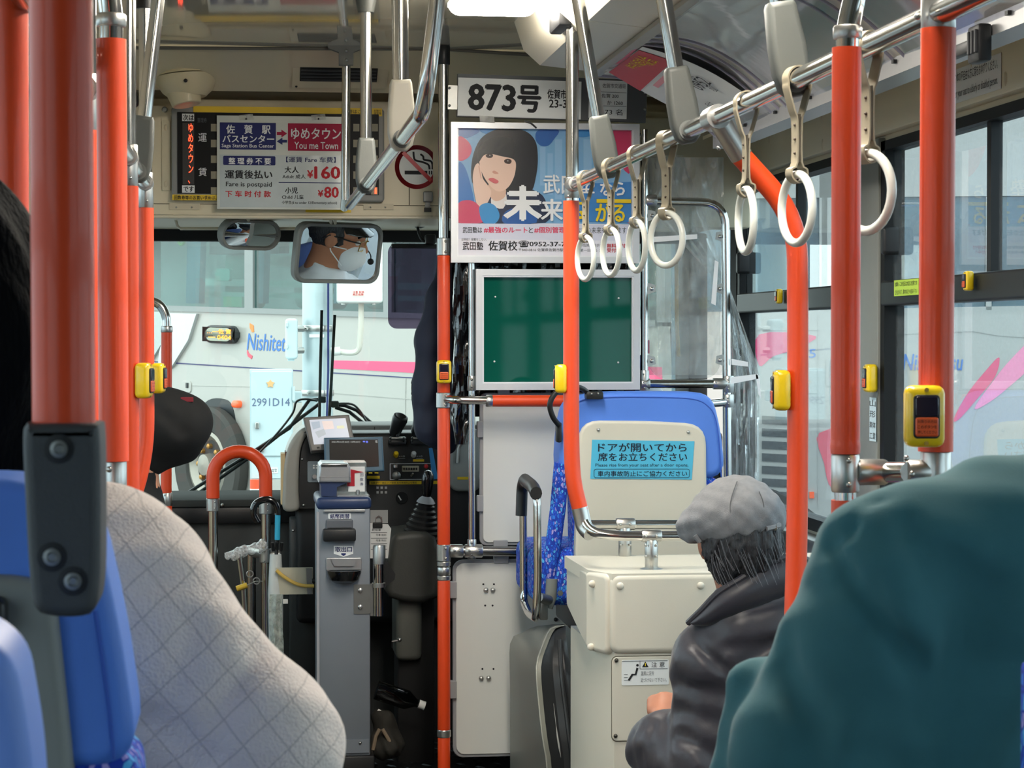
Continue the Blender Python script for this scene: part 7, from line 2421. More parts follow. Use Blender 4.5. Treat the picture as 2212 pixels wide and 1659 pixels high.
sticker('lime green notice sticker on the black window rail', 1932, 606, 1985, 640, M('lime_paper', 'B6D84A', 0.5), ['お願い この付近は大変に危険です', '立ち止まらず、車内中ほどへお進み下さい'], XR - 0.0235)
sticker('narrow pale blue label below the button on the grey pillar', 1879, 858, 1893, 952, M('pale_blue_label', 'C6DCE6', 0.5), ['山', '形', '車体', '工業'], XR - 0.0215)
# window curtain clip at the top right
t = thing('curtain_clip', 'black plastic curtain clip on the channel above the side windows', 'clip', WX(2110, 120, 1.3))
p = WX(2115, 92, 1.26)
obj('body', B().rbox((p.x - 0.012, p.y - 0.03, p.z - 0.035), (p.x + 0.014, p.y + 0.03, p.z + 0.03), 0.006, 2), BLACK, t)
obj('arm', B().rbox((p.x - 0.008, p.y + 0.02, p.z - 0.012), (p.x + 0.008, p.y + 0.14, p.z + 0.01), 0.003, 2), BLACK, t)
for i in range(3):
    obj('rib', B().rbox((p.x - 0.016, p.y - 0.025 + i * 0.018, p.z - 0.02), (p.x - 0.01, p.y - 0.018 + i * 0.018, p.z + 0.02), 0.001, 1), DGREY, t)
# ------------------------------------------------------------------ people
SKIN = M('skin_tan', 'C98F70', 0.5, var=0.06, scale=40, spec=0.3)
HAIRM = M('dark_hair', '08080A', 0.75, spec=0.06, var=0.5, scale=120, bump=0.8, bscale=260, stretch=(1, 1, 0.15))
HAIRG = M('greying_hair', '26262A', 0.5, var=0.9, scale=150, bump=0.9, bscale=260, stretch=(1, 1, 0.2))


def soft(name, fn, lo, hi, h, mat, parent, **kw):
    b = snet(fn, lo, hi, h)
    o = obj(name, b, mat, parent, smooth=180, **kw)
    return o


def bounds(*ps, m=0.05):
    a = np.array([tuple(p) for p in ps])
    return a.min(0) - m, a.max(0) + m


def hand_parts(wrist, d, up, s=1.0, curl=0.5):
    """palm, four unequal fingers bent at the knuckles, thumb from the side of the palm"""
    w = V(wrist)
    d = V(d).normalized()
    up = (V(up) - d * V(up).dot(d)).normalized()
    side = d.cross(up)
    fs = [cap(w + d * 0.01 * s, w + d * 0.06 * s, 0.024 * s, 0.03 * s), cap(w + d * 0.04 * s + side * 0.022 * s, w + d * 0.075 * s + side * 0.026 * s, 0.017 * s, 0.015 * s), cap(w + d * 0.04 * s - side * 0.022 * s, w + d * 0.075 * s - side * 0.026 * s, 0.017 * s, 0.015 * s)]
    for k, (o, L) in enumerate(((0.03, 0.055), (0.011, 0.066), (-0.009, 0.062), (-0.028, 0.048))):
        b0 = w + d * 0.08 * s + side * o * s
        k1 = b0 + (d * (1 - 0.5 * curl) - up * 0.7 * curl) * L * 0.5 * s
        k2 = k1 + (d * (1 - 1.3 * curl) - up * 1.2 * curl) * L * 0.5 * s
        fs += [cap(b0, k1, 0.0092 * s, 0.0085 * s), cap(k1, k2, 0.0085 * s, 0.0072 * s)]
    t0 = w + d * 0.03 * s + side * 0.03 * s
    t1 = t0 + (d * 0.6 + side * 0.7 - up * 0.3).normalized() * 0.035 * s
    t2 = t1 + (d * 0.9 + side * 0.1 - up * 0.5).normalized() * 0.03 * s
    fs += [cap(t0, t1, 0.013 * s, 0.0105 * s), cap(t1, t2, 0.0105 * s, 0.0085 * s)]
    return fs


def head_parts(c, R, s=1.0):
    """skull, jaw, nose, lips, ears and neck; face looks along R's +y"""
    T = lambda x, y, z: tuple(V(c) + R @ V((x * s, y * s, z * s)))
    e = [math.degrees(a) for a in R.to_euler()]
    E_ = lambda p, r: ell(T(*p), tuple(q * s for q in r), e)
    sk = sunion(0.03, E_((0, -0.012, 0.028), (0.076, 0.096, 0.098)), E_((0, 0.03, -0.05), (0.056, 0.06, 0.066)), cap(T(0, -0.02, -0.06), T(0, -0.035, -0.2), 0.054 * s, 0.058 * s))
    nose = sunion(0.01, cap(T(0, 0.088, 0.02), T(0, 0.11, -0.022), 0.008 * s, 0.013 * s), cap(T(-0.012, 0.098, -0.026), T(0.012, 0.098, -0.026), 0.009 * s, 0.009 * s))
    brow = cap(T(-0.035, 0.078, 0.03), T(0.035, 0.078, 0.03), 0.010 * s, 0.010 * s)
    lips = cap(T(-0.018, 0.082, -0.06), T(0.018, 0.082, -0.06), 0.008 * s, 0.008 * s)
    chin = E_((0, 0.07, -0.092), (0.022, 0.018, 0.018))
    f = sunion(0.012, sk, nose, brow, lips, chin)
    for sx in (-1, 1):
        f = sunion(0.006, f, cut(E_((sx * 0.08, -0.012, -0.002), (0.012, 0.022, 0.033)), lambda X, Y, Z: X * 0 - 1))
    return f, T


def eyes(parent, T, R, s=1.0):
    for sx in (-1, 1):
        obj('eye', B().ball(T(sx * 0.031, 0.078, 0.008), 0.011 * s, 14, 10), M('eye_white', 'E8E4DE', 0.2), parent)
        obj('iris', B().ball(T(sx * 0.031, 0.0865, 0.008), 0.0048 * s, 10, 8), M('iris_dark', '20140F', 0.15), parent)
        obj('eyebrow', B().tube([T(sx * 0.015, 0.091, 0.032), T(sx * 0.032, 0.089, 0.037), T(sx * 0.05, 0.078, 0.031)], 0.0035 * s, 8), HAIRM, parent)


def legs(parent, x, y, z, zf, mat, L=0.40, gap=0.095):
    """seated legs: thighs forward, shins down, shoes on the floor"""
    fs = [cap((x - gap, y - 0.03, z), (x + gap, y - 0.03, z), 0.095, 0.095)]
    for s_ in (-1, 1):
        hip, knee, ank = (x + s_ * gap, y, z), (x + s_ * (gap + 0.02), y + L, z + 0.01), (x + s_ * (gap + 0.02), y + L + 0.02, zf + 0.1)
        fs += [cap(hip, knee, 0.082, 0.06), cap(knee, ank, 0.06, 0.042)]
        ft = sunion(0.02, cap((ank[0], ank[1] - 0.03, zf + 0.045), (ank[0], ank[1] + 0.15, zf + 0.035), 0.045, 0.034), cap(ank, (ank[0], ank[1], zf + 0.05), 0.04, 0.042))
        soft('shoe', cut(ft, half((0, 0, zf + 0.002), (0, 0, -1)), half((0, 0, zf + 0.12), (0, 0, 1))), (ank[0] - 0.08, ank[1] - 0.12, zf - 0.01), (ank[0] + 0.08, ank[1] + 0.22, zf + 0.15), 0.01, BLACK, parent)
    g = cut(sunion(0.04, *fs), half((0, 0, zf + 0.08), (0, 0, -1)))
    return soft('trousers', g, (x - gap - 0.16, y - 0.18, zf), (x + gap + 0.16, y + L + 0.12, z + 0.14), 0.012, mat, parent)


# ---- driver (seen in the mirrors)
t = thing('person', 'driver in white shirt, face mask, glasses and dark cap seen in the mirrors', 'person', (1.02, 6.74, 0.55))
RH = Matrix.Rotation(math.radians(-24), 3, 'Z') @ Matrix.Rotation(math.radians(-6), 3, 'X')
hf, T = head_parts(HEAD, RH)
bodyf = sunion(0.05, hf, cap((1.02, 6.71, 1.1), (1.02, 6.70, 0.75), 0.07, 0.1))
wrl, wrr = V((0.83, 7.02, 0.93)), V((1.19, 7.02, 0.93))
hands = sunion(0.012, *hand_parts(wrl, (0.1, 0.6, 0.1), (0, 0.2, 1)), cap(wrl, (0.80, 6.86, 0.88), 0.025, 0.035))
hands2 = sunion(0.012, *hand_parts(wrr, (-0.1, 0.6, 0.1), (0, 0.2, 1)), cap(wrr, (1.24, 6.86, 0.88), 0.025, 0.035))
arms = sunion(0.03, cap((0.82, 6.70, 1.14), (0.78, 6.74, 0.92), 0.045, 0.038), cap((0.78, 6.74, 0.92), wrl, 0.04, 0.026), cap((1.22, 6.70, 1.14), (1.26, 6.74, 0.92), 0.045, 0.038), cap((1.26, 6.74, 0.92), wrr, 0.04, 0.026), cap((0.82, 6.7, 1.14), (1.22, 6.7, 1.14), 0.05, 0.05))
full = sunion(0.02, bodyf, arms, hands, hands2)
soft('body', full, (0.66, 6.52, 0.6), (1.38, 7.2, 1.58), 0.0075, M('driver_skin', 'B97E60', 0.5, var=0.06, scale=60, spec=0.3), t)
SHIRT = M('white_shirt', 'E8E9EC', 0.75, var=0.03, scale=30)
shf = sunion(0.05, cap((1.02, 6.69, 1.14), (1.02, 6.68, 0.72), 0.125, 0.15), cap((0.85, 6.70, 1.155), (1.19, 6.70, 1.155), 0.068, 0.068), cap((0.83, 6.70, 1.14), (0.775, 6.74, 0.92), 0.066, 0.058), cap((1.21, 6.70, 1.14), (1.265, 6.74, 0.92), 0.066, 0.058), cap((0.775, 6.74, 0.92), (0.815, 6.96, 0.92), 0.055, 0.042), cap((1.265, 6.74, 0.92), (1.2, 6.96, 0.92), 0.055, 0.042), cap((1.02, 6.705, 1.18), (1.02, 6.715, 1.30), 0.088, 0.072), cap((0.93, 6.70, 1.19), (1.11, 6.70, 1.19), 0.075, 0.075))
soft('shirt', rumple(cut(shf, half((0, 6.965, 0), (0, 1, 0)), half((1.02, 6.72, 1.318), (0, 0.3, 1))), 0.002, 45, 2), (0.66, 6.5, 0.6), (1.4, 7.02, 1.34), 0.009, SHIRT, t)
TIE = M('striped_tie', '1F2A44', 0.6, var=0.9, scale=40, hex2='8D98A8', stretch=(1, 1, 3))
obj('tie', B().sweep([V((1.02, 6.795, 1.245)), V((1.02, 6.825, 1.2)), V((1.02, 6.838, 1.05)), V((1.02, 6.842, 0.85))], [(-0.004, -0.02), (0.004, -0.02), (0.004, 0.02), (-0.004, 0.02)], up=(0, 1, 0), scl=[0.9, 1.0, 1.5, 1.9]), TIE, t)
ORS = M('orange_strap', 'E2502A', 0.5)
for sx in (-1, 1):
    obj('lanyard', B().sweep([V((1.02 + sx * 0.075, 6.66, 1.265)), V((1.02 + sx * 0.085, 6.74, 1.235)), V((1.02 + sx * 0.075, 6.80, 1.17)), V((1.02 + sx * 0.05, 6.836, 1.05))], [(-0.002, -0.012), (0.002, -0.012), (0.002, 0.012), (-0.002, 0.012)], up=(sx, 0.6, 0.8)), ORS, t)
eyes(t, T, RH)
mask = cut(sunion(0.02, ell(T(0, 0.058, -0.055), (0.066, 0.058, 0.062), [math.degrees(a) for a in RH.to_euler()]), cap(T(0, 0.095, -0.02), T(0, 0.1, -0.06), 0.018, 0.02)), half(T(0, 0.035, 0), RH @ V((0, -1, 0))), half(T(0, 0, -0.008), RH @ V((0, 0, 1))))
soft('face_mask', mask, HEAD - V((0.13, 0.13, 0.16)), HEAD + V((0.14, 0.16, 0.05)), 0.004, M('mask_white', 'F0F1F2', 0.8, var=0.03), t)
for sx in (-1, 1):
    for z0 in (-0.02, -0.085):
        obj('mask_loop', B().tube([T(sx * 0.06, 0.05, z0), T(sx * 0.08, 0.0, -0.02 if z0 > -0.05 else -0.04), T(sx * 0.088, -0.02, 0.0)], 0.0022, 6), MATS['mask_white'], t)
GOLD = M('gold_wire', 'B08A4A', 0.25, 0.9)
gl = thing('x', None, None, (0, 0, 0)) if False else None
for sx in (-1, 1):
    a0, a1 = sx * 0.008, sx * 0.06
    obj('glasses_rim', B().tube([T(a0, 0.105, 0.02), T(a1, 0.092, 0.022), T(a1, 0.092, -0.012), T(sx * 0.03, 0.102, -0.018), T(a0, 0.105, -0.01)], 0.002, 6, closed=True), GOLD, t)
    obj('glasses_temple', B().tube([T(a1, 0.092, 0.018), T(sx * 0.08, 0.06, 0.02), T(sx * 0.086, -0.02, 0.018), T(sx * 0.086, -0.04, -0.005)], 0.0028, 8), BLACK, t)
obj('glasses_bridge', B().tube([T(-0.008, 0.105, 0.015), T(0, 0.112, 0.017), T(0.008, 0.105, 0.015)], 0.002, 6), GOLD, t)
hr = cut(ell(T(0, -0.02, 0.03), (0.084, 0.1, 0.1), [math.degrees(a) for a in RH.to_euler()]), half(T(0, 0.035, 0), RH @ V((0, 1, 0.25))), half(T(0, 0, -0.03), RH @ V((0, 0.7, -1))))
soft('hair', rumple(hr, 0.0015, 150, 8), HEAD - V((0.13, 0.15, 0.13)), HEAD + V((0.13, 0.14, 0.16)), 0.005, HAIRG, t)
ct = obj('peaked_cap', B().lathe([(0.088, 0.0), (0.092, 0.02), (0.108, 0.045), (0.105, 0.06), (0.06, 0.072), (0.0, 0.074)], T(0, -0.012, 0.062), RH @ V((0, 0.05, 1)), 28), M('cap_navy', '1A1E2A', 0.6), t)
brim = []
for i in range(9):
    a = math.radians(20 + 140 * i / 8)
    brim.append([T(0.088 * math.cos(a), -0.012 + 0.09 * math.sin(a), 0.064), T(0.094 * math.cos(a), -0.012 + 0.135 * math.sin(a), 0.046)])
obj('cap_brim', B().grid(brim, 0.004, (0, 0, -1)), M('black_gloss', '0D0E10'), ct)
obj('headset_boom', B().tube(spline([T(0.09, -0.01, 0.0), T(0.1, 0.05, -0.02), T(0.085, 0.12, -0.05), T(0.055, 0.135, -0.068)], 5), 0.0025, 6), BLACK, t)
obj('headset_mic', B().ball(T(0.052, 0.137, -0.07), 0.012, 12, 8), BLACKM, t)
legs(t, 1.02, 6.68, 0.585, 0.0, M('navy_trousers', '1B2030', 0.8), 0.36)
st = thing('cab_seat', 'dark blue driver seat behind the partition', 'seat', (1.02, 6.66, 0.0))
obj('cushion', B().rbox((0.82, 6.56, 0.40), (1.20, 7.0, 0.50), 0.03, 3), M('driver_seat_blue', '2B447E', 0.8, var=0.1), st)
obj('backrest', B().rbox((0.82, 6.528, 0.52), (1.19, 6.548, 1.3), 0.008, 3), MATS['driver_seat_blue'], st)
obj('pedestal', B().rbox((0.86, 6.62, 0.0), (1.18, 6.95, 0.40), 0.02, 2), BLACKM, st)

# ---- man in grey flat cap
YN = 4.55
t = thing('person', 'man in a grey flat cap and black padded jacket behind the heater box', 'person', W(1640, 1900, YN))
m4 = ms(YN)
hc = W(1594, 1165, YN)
RM = Matrix.Rotation(math.radians(4), 3, 'Z') @ Matrix.Rotation(math.radians(-2), 3, 'X') @ Matrix.Rotation(math.radians(-6), 3, 'Y')
hf, T = head_parts(hc, RM, 0.98)
chest = W(1650, 1560, YN - 0.02)
neck = W(1622, 1290, YN - 0.03)
body = sunion(0.05, hf, cap(neck + V((0, 0.05, 0)), W(1640, 1420, YN + 0.06), 0.042, 0.04), cap(W(1640, 1420, YN + 0.05), W(1660, 1850, YN + 0.03), 0.04, 0.05))
wr = W(1432, 1556, YN + 0.2)
hd = sunion(0.012, *hand_parts(wr, (0.2, 0.75, 0.35), (-0.2, -0.3, 1), 1.0, 0.6), cap(wr, W(1430, 1600, YN + 0.1), 0.026, 0.032))
mskin = M('man_skin', 'B27A62', 0.5, var=0.06, spec=0.3)
lo, hi = (hc.x - 0.25, YN - 0.2, W(1500, 1800, YN).z), (hc.x + 0.27, YN + 0.36, hc.z + 0.17)
soft('body', sunion(0.02, body, hd), lo, hi, 0.0075, mskin, t)
eyes(t, T, RM, 0.98)
hair = cut(ell(tuple(V(T(0, -0.022, 0.0))), (0.084, 0.1, 0.108), [math.degrees(a) for a in RM.to_euler()]), half(T(0, 0.02, 0), RM @ V((0, 1, -0.25))), half(T(0, -0.02, -0.088), RM @ V((0, 0.5, -1))))
soft('hair', rumple(hair, 0.0022, 170, 3, (1, 1, 0.4)), hc - V((0.14, 0.16, 0.15)), hc + V((0.14, 0.14, 0.14)), 0.0045, HAIRG, t)
rs = random.Random(5)
b = B()
for i in range(46):
    a = math.radians(rs.uniform(200, 345))
    r_ = 0.087
    z0 = rs.uniform(-0.03, 0.02)
    p = [T(r_ * math.cos(a) * 0.98, -0.02 + 0.102 * math.sin(a), z0)]
    p.append(T(r_ * 1.03 * math.cos(a + 0.1), -0.02 + 0.108 * math.sin(a + 0.1), z0 - 0.035))
    p.append(T(r_ * 0.99 * math.cos(a + 0.25), -0.02 + 0.106 * math.sin(a + 0.25), z0 - 0.06 - rs.uniform(0, 0.025)))
    b.tube(p, 0.00045, 4)
obj('hair_strands', b, M('grey_strands', '6A6A70', 0.4, var=0.7, scale=200), t, kind='stuff')
# cap
cc = W(1588, 1120, YN - 0.005)
capf = sunion(0.03, ell(cc + V((0, 0.0, 0.008)), (0.103, 0.125, 0.082), (-6, -6, 4)), ell(cc + V((-0.008, 0.05, -0.02)), (0.098, 0.1, 0.05), (-10, -4, 4)))
pl_l, pl_r = W(1492, 1172, YN - 0.08), W(1690, 1143, YN - 0.08)
axis = (pl_r - pl_l).normalized()
nrm = axis.cross(V((0, 1, -0.12))).normalized()
nrm = nrm if nrm.z < 0 else -nrm
capf = cut(capf, half(pl_l.lerp(pl_r, 0.5) + V((0, 0, -0.002)), nrm))
FELT = M('grey_felt', '85868A', 0.9, var=0.18, scale=90, bump=0.3, bscale=500)
cap_o = soft('flat_cap', rumple(capf, 0.0022, 38, 9), cc - V((0.14, 0.16, 0.12)), cc + V((0.14, 0.2, 0.12)), 0.005, FELT, t)


def on_surface(fn, p, d, n=60, step=0.004):
    """walk a point along d until it reaches the surface"""
    p = V(p)
    d = V(d).normalized()
    for i in range(400):
        if i > 300:
            return None
        v = float(fn(np.array([[[p.x]]]), np.array([[[p.y]]]), np.array([[[p.z]]]))[0, 0, 0])
        if v < 0.0004:
            break
        p = p + d * max(0.0006, min(v * 0.7, 0.01))
    return p


def seam(fn, pxs, mat, parent, name='seam', r=0.001, back=0.3, Y=None, n=5):
    Y = Y or YN
    pts = spline([W(x, y, Y - back) for x, y in pxs], n)
    out = []
    for p in pts:
        d = (p - CAM).normalized()
        h_ = on_surface(fn, p, d)
        if h_ is not None:
            out.append(h_)
    return obj(name, B().tube(out, r, 6), mat, parent)


SEAMG = M('seam_grey', '5A5B5E', 0.9)
seam(capf, [(1592, 1040), (1578, 1085), (1580, 1130), (1586, 1168)], SEAMG, cap_o)
seam(capf, [(1640, 1062), (1650, 1095), (1642, 1150)], SEAMG, cap_o)
seam(capf, [(1500, 1168), (1540, 1175), (1600, 1166), (1682, 1140)], SEAMG, cap_o, r=0.0018)
seam(capf, [(1655, 1142), (1683, 1134)], M('cap_strap', '8E8F92', 0.8), cap_o, 'strap', r=0.006)
seam(capf, [(1673, 1134), (1674, 1142)], SATIN, cap_o, 'buckle', r=0.006)
seam(capf, [(1502, 1156), (1514, 1172)], M('cap_strap', '8E8F92', 0.8), cap_o, 'tab', r=0.006)
# jacket
JK = M('black_nylon', '34333B', 0.42, var=0.12, scale=25, bump=0.1, bscale=90, sheen=0.15)
sl = W(1508, 1440, YN - 0.01)
sr = W(1830, 1440, YN + 0.04)
el_ = W(1492, 1655, YN - 0.02)
jf = sunion(0.05, cap(W(1545, 1425, YN - 0.02), W(1800, 1425, YN + 0.03), 0.075, 0.075), ell(W(1665, 1560, YN), (0.185, 0.135, 0.30)), cap(W(1600, 1335, YN - 0.03), W(1720, 1335, YN - 0.01), 0.074, 0.078), cap(sl + V((0.01, 0, 0)), W(1508, 1640, YN - 0.03), 0.052, 0.058), cap(W(1500, 1650, YN - 0.03), W(1428, 1612, YN + 0.06), 0.062, 0.066), cap(W(1428, 1612, YN + 0.06), W(1436, 1572, YN + 0.17), 0.062, 0.04), cap(sr, W(1880, 1700, YN), 0.06, 0.06))
jf = cut(jf, half(W(1436, 1568, YN + 0.185), (0, 1, 0.2)))
jr = rumple(rumple(jf, 0.0028, 26, 21), 0.0012, 70, 22)
# quilting folds and sleeve creases
for a, c, dep, wd in (((1508, 1395), (1590, 1470), 0.008, 0.006), ((1590, 1470), (1640, 1560), 0.006, 0.006), ((1560, 1400), (1700, 1385), 0.004, 0.006), ((1470, 1480), (1560, 1492), 0.006, 0.008), ((1465, 1535), (1560, 1560), 0.005, 0.008), ((1600, 1440), (1760, 1330), 0.005, 0.007), ((1470, 1590), (1560, 1640), 0.006, 0.008), ((1575, 1330), (1720, 1290), 0.005, 0.006)):
    pa_, pc_ = on_surface(jf, W(*a, YN - 0.4), W(*a, YN) - CAM), on_surface(jf, W(*c, YN - 0.4), W(*c, YN) - CAM)
    if pa_ is not None and pc_ is not None:
        jr = crease(jr, pa_, pc_, dep * 1.6, wd * 2.2)
for x in (1375, 1392, 1410, 1440):
    pa_, pc_ = on_surface(jf, W(x, 1562, YN - 0.4), W(x, 1562, YN) - CAM), on_surface(jf, W(x - 4 + (x - 1400) * 0.2, 1650, YN - 0.4), W(x - 4 + (x - 1400) * 0.2, 1650, YN) - CAM)
    if pa_ is not None and pc_ is not None:
        jr = crease(jr, pa_, pc_, 0.006, 0.009)
lo, hi = (sl.x - 0.2, YN - 0.22, W(1500, 1850, YN).z), (sr.x + 0.13, YN + 0.28, W(1500, 1290, YN).z + 0.02)
soft('jacket', jr, lo, hi, 0.0085, JK, t)
# stand-up collar
rows = []
tops = spline([(1487, 1345), (1515, 1318), (1552, 1280), (1600, 1250), (1655, 1218), (1712, 1203), (1760, 1215)], 5)
bots = spline([(1500, 1352), (1530, 1352), (1570, 1335), (1615, 1318), (1665, 1300), (1720, 1285), (1770, 1290)], 5)
n = len(tops)
for k in range(5):
    q = k / 4
    row = []
    for i in range(n):
        x = tops[i][0] * (1 - q) + bots[i][0] * q
        y = tops[i][1] * (1 - q) + bots[i][1] * q
        s_ = i / (n - 1)
        dep = -0.075 * math.sin(math.pi * (0.1 + 0.8 * s_)) - 0.018 * math.sin(math.pi * q)
        row.append(W(x, y, YN - 0.02 + dep))
    rows.append(row)
obj('collar', B().grid(rows, 0.012, (0, 1, 0)), JK, t, smooth=180)
obj('collar_lip', B().tube(rows[0], 0.007, 8), JK, t)
legs(t, W(1665, 1900, YN).x, YN, 0.37, 0.0, M('dark_trousers', '22242A', 0.8), 0.38)
st = thing('bus_seat', 'blue patterned bench under the capped man', 'seat', (W(1660, 1900, YN).x, YN, 0))
obj('cushion', B().rbox((W(1480, 1900, YN).x, YN - 0.16, 0.17), (W(1860, 1900, YN).x, YN + 0.3, 0.28), 0.03, 3), PATT, st)
obj('base', B().rbox((W(1500, 1900, YN).x, YN - 0.1, 0.0), (W(1840, 1900, YN).x, YN + 0.25, 0.17), 0.01, 2), DGREY, st)

# ---- person in the dark teal hoodie
YH = 1.75
mH = ms(YH)
t = thing('person', 'passenger in a dark teal sweatshirt seated at the right', 'person', W(2150, 2300, YH))
TEAL = M('teal_fleece', '366C75', 0.92, var=0.06, scale=60, bump=0.12, bscale=900, sheen=0.12)
q = lambda x, y, dy=0.0: W(x, y, YH + dy)
hf_ = sunion(0.018, cap(q(2330, 1190), q(1950, 1262), 228 * mH, 198 * mH), cap(q(1950, 1272), q(1785, 1640, -0.01), 200 * mH, 186 * mH), ell(q(2170, 1640, 0.02), (430 * mH, 0.12, 0.24)), cap(q(1775, 1640, 0), q(1700, 1900, 0.1), 188 * mH, 160 * mH))
lobe = cap(q(1643, 1500, 0.05), q(1612, 1720, 0.05), 72 * mH, 84 * mH)
hf_ = sunion(0.012, hf_, lobe)
hs = rumple(hf_, 0.0034, 20, 31)
for pts, dep, wd in (([(1795, 1170), (1835, 1240), (1900, 1340), (1985, 1450), (2050, 1560), (2100, 1680)], 0.006, 0.008),
                     ([(2065, 1230), (2100, 1290), (2100, 1400), (2075, 1480)], 0.020, 0.014),
                     ([(2140, 1290), (2130, 1420), (2075, 1540), (2060, 1660)], 0.016, 0.016),
                     ([(2212, 1440), (2140, 1540), (2090, 1660)], 0.014, 0.014),
                     ([(1960, 1130), (2010, 1230), (2040, 1330)], 0.006, 0.014),
                     ([(1880, 1290), (1960, 1420), (2000, 1560)], 0.005, 0.012),
                     ([(1700, 1400), (1760, 1560), (1760, 1700)], 0.006, 0.016),
                     ([(1640, 1420), (1690, 1440), (1720, 1520)], 0.008, 0.012),
                     ([(1790, 1180), (1840, 1150), (1900, 1090)], 0.004, 0.008)):
    for i in range(len(pts) - 1):
        a = on_surface(hf_, q(*pts[i], -0.4), (q(*pts[i]) - CAM))
        c = on_surface(hf_, q(*pts[i + 1], -0.4), (q(*pts[i + 1]) - CAM))
        if a is not None and c is not None:
            hs = crease(hs, a, c, dep * (1.3 if dep < 0.013 else 2.6), wd * 0.95)
lo = (q(1500, 1700).x - 0.03, YH - 0.17, q(1500, 1800).z)
hi = (q(2640, 1000).x, YH + 0.2, q(2000, 820).z)
hood_o = soft('sweatshirt', hs, lo, hi, 0.0055, TEAL, t)
hc2 = q(2462, 640, 0.03)
hf2, T2 = head_parts(hc2, Matrix.Identity(3))
bodyf = sunion(0.04, hf2, cap(q(2450, 980), q(2350, 1300), 0.055, 0.08), cap(q(2350, 1300), q(2250, 1700), 0.09, 0.1))
soft('body', bodyf, (hc2.x - 0.14, YH - 0.12, q(2212, 1800).z), (hc2.x + 0.13, YH + 0.2, hc2.z + 0.15), 0.01, SKIN, t)
eyes(t, T2, Matrix.Identity(3))
hr2 = cut(ell(tuple(hc2 + V((0, -0.015, 0.012))), (0.092, 0.11, 0.115)), half(tuple(hc2 + V((0, 0.055, 0))), (0, 1, -0.2)))
soft('hair', rumple(hr2, 0.003, 90, 14), hc2 - V((0.14, 0.16, 0.16)), hc2 + V((0.14, 0.12, 0.16)), 0.006, HAIRM, t)
legs(t, q(2190, 1900).x, YH + 0.02, 0.76, 0.2, MATS['dark_trousers'])
st = thing('bus_seat', 'blue patterned seat under the passenger in teal', 'seat', (q(2200, 1900).x, YH, 0))
obj('cushion', B().rbox((q(1850, 1900).x, YH - 0.15, 0.56), (q(2700, 1900).x, YH + 0.35, 0.67), 0.03, 3), PATT, st)
obj('base', B().rbox((q(1900, 1900).x, YH - 0.05, 0.2), (q(2650, 1900).x, YH + 0.3, 0.56), 0.01, 2), DGREY, st)
obj('backrest_edge', B().rbox(tuple(W(2200, 1700, 1.5)), tuple(W(2500, 1440, 1.46)), 0.004, 2), PATT, st)

# ---- passenger in the cream sweater with long dark hair
YW = 1.66
mW = ms(YW)
t = thing('person', 'dark haired passenger in a cream checked sweater seated at the left', 'person', W(50, 2200, YW))
q = lambda x, y, dy=0.0: W(x, y, YW + dy)
sw = sunion(0.03, cap(q(245, 1300, 0.02), q(565, 1620, -0.0), 212 * mW, 160 * mW), cap(q(565, 1620, 0), q(330, 1850, 0.1), 160 * mW, 120 * mW), cap(q(60, 1330, 0.07), q(250, 1300, 0.04), 0.085, 0.07), ell(q(20, 1700, 0.06), (0.15, 0.11, 0.24)))
sws = rumple(sw, 0.0022, 30, 41)
m = M('cream_fluffy_knit', 'F8E8E0', 0.95, var=0.05, scale=80, bump=0.5, bscale=420, sheen=0.4)
nt = m.node_tree
bs = nt.nodes['Principled BSDF']
tc = nt.nodes.new('ShaderNodeTexCoord')
src = bs.inputs['Base Color'].links[0].from_socket
prev = None
for rot in (38, -48):
    mp = nt.nodes.new('ShaderNodeMapping')
    mp.inputs['Rotation'].default_value = (0, math.radians(rot), 0)
    nt.links.new(tc.outputs['Object'], mp.inputs[0])
    sp = nt.nodes.new('ShaderNodeTexWave')
    sp.wave_type = 'BANDS'
    sp.bands_direction = 'X'
    sp.inputs['Scale'].default_value = 13.5
    sp.inputs['Distortion'].default_value = 0.7
    sp.inputs['Detail Scale'].default_value = 2.0
    nt.links.new(mp.outputs[0], sp.inputs['Vector'])
    rp = nt.nodes.new('ShaderNodeMapRange')
    rp.inputs['From Min'].default_value = 0.0
    rp.inputs['From Max'].default_value = 0.012
    rp.inputs['To Min'].default_value = 1.0
    rp.inputs['To Max'].default_value = 0.0
    nt.links.new(sp.outputs['Fac'], rp.inputs[0])
    if prev is None:
        prev = rp.outputs[0]
    else:
        mxm = nt.nodes.new('ShaderNodeMath')
        mxm.operation = 'MAXIMUM'
        nt.links.new(prev, mxm.inputs[0])
        nt.links.new(rp.outputs[0], mxm.inputs[1])
        prev = mxm.outputs[0]
dm = nt.nodes.new('ShaderNodeMath')
dm.operation = 'MULTIPLY'
dm.inputs[1].default_value = 0.5
nt.links.new(prev, dm.inputs[0])
mx = nt.nodes.new('ShaderNodeMix')
mx.data_type = 'RGBA'
mx.inputs[7].default_value = lin('A89A94')
nt.links.new(dm.outputs[0], mx.inputs[0])
nt.links.new(src, mx.inputs[6])
nt.links.new(mx.outputs[2], bs.inputs['Base Color'])
for a, c, dep, wd in (((560, 1400), (470, 1560), 0.006, 0.012), ((420, 1350), (380, 1480), 0.004, 0.01), ((330, 1560), (440, 1640), 0.010, 0.012)):
    p0 = on_surface(sw, q(*a, -0.4), (q(*a) - CAM))
    p1 = on_surface(sw, q(*c, -0.4), (q(*c) - CAM))
    if p0 is not None and p1 is not None:
        sws = crease(sws, p0, p1, dep, wd)
soft('sweater', sws, (q(-420, 1300).x, YW - 0.12, q(0, 1950).z), (q(780, 1300).x, YW + 0.22, q(0, 1020).z), 0.005, m, t)
hc3 = q(-135, 700, 0.03)
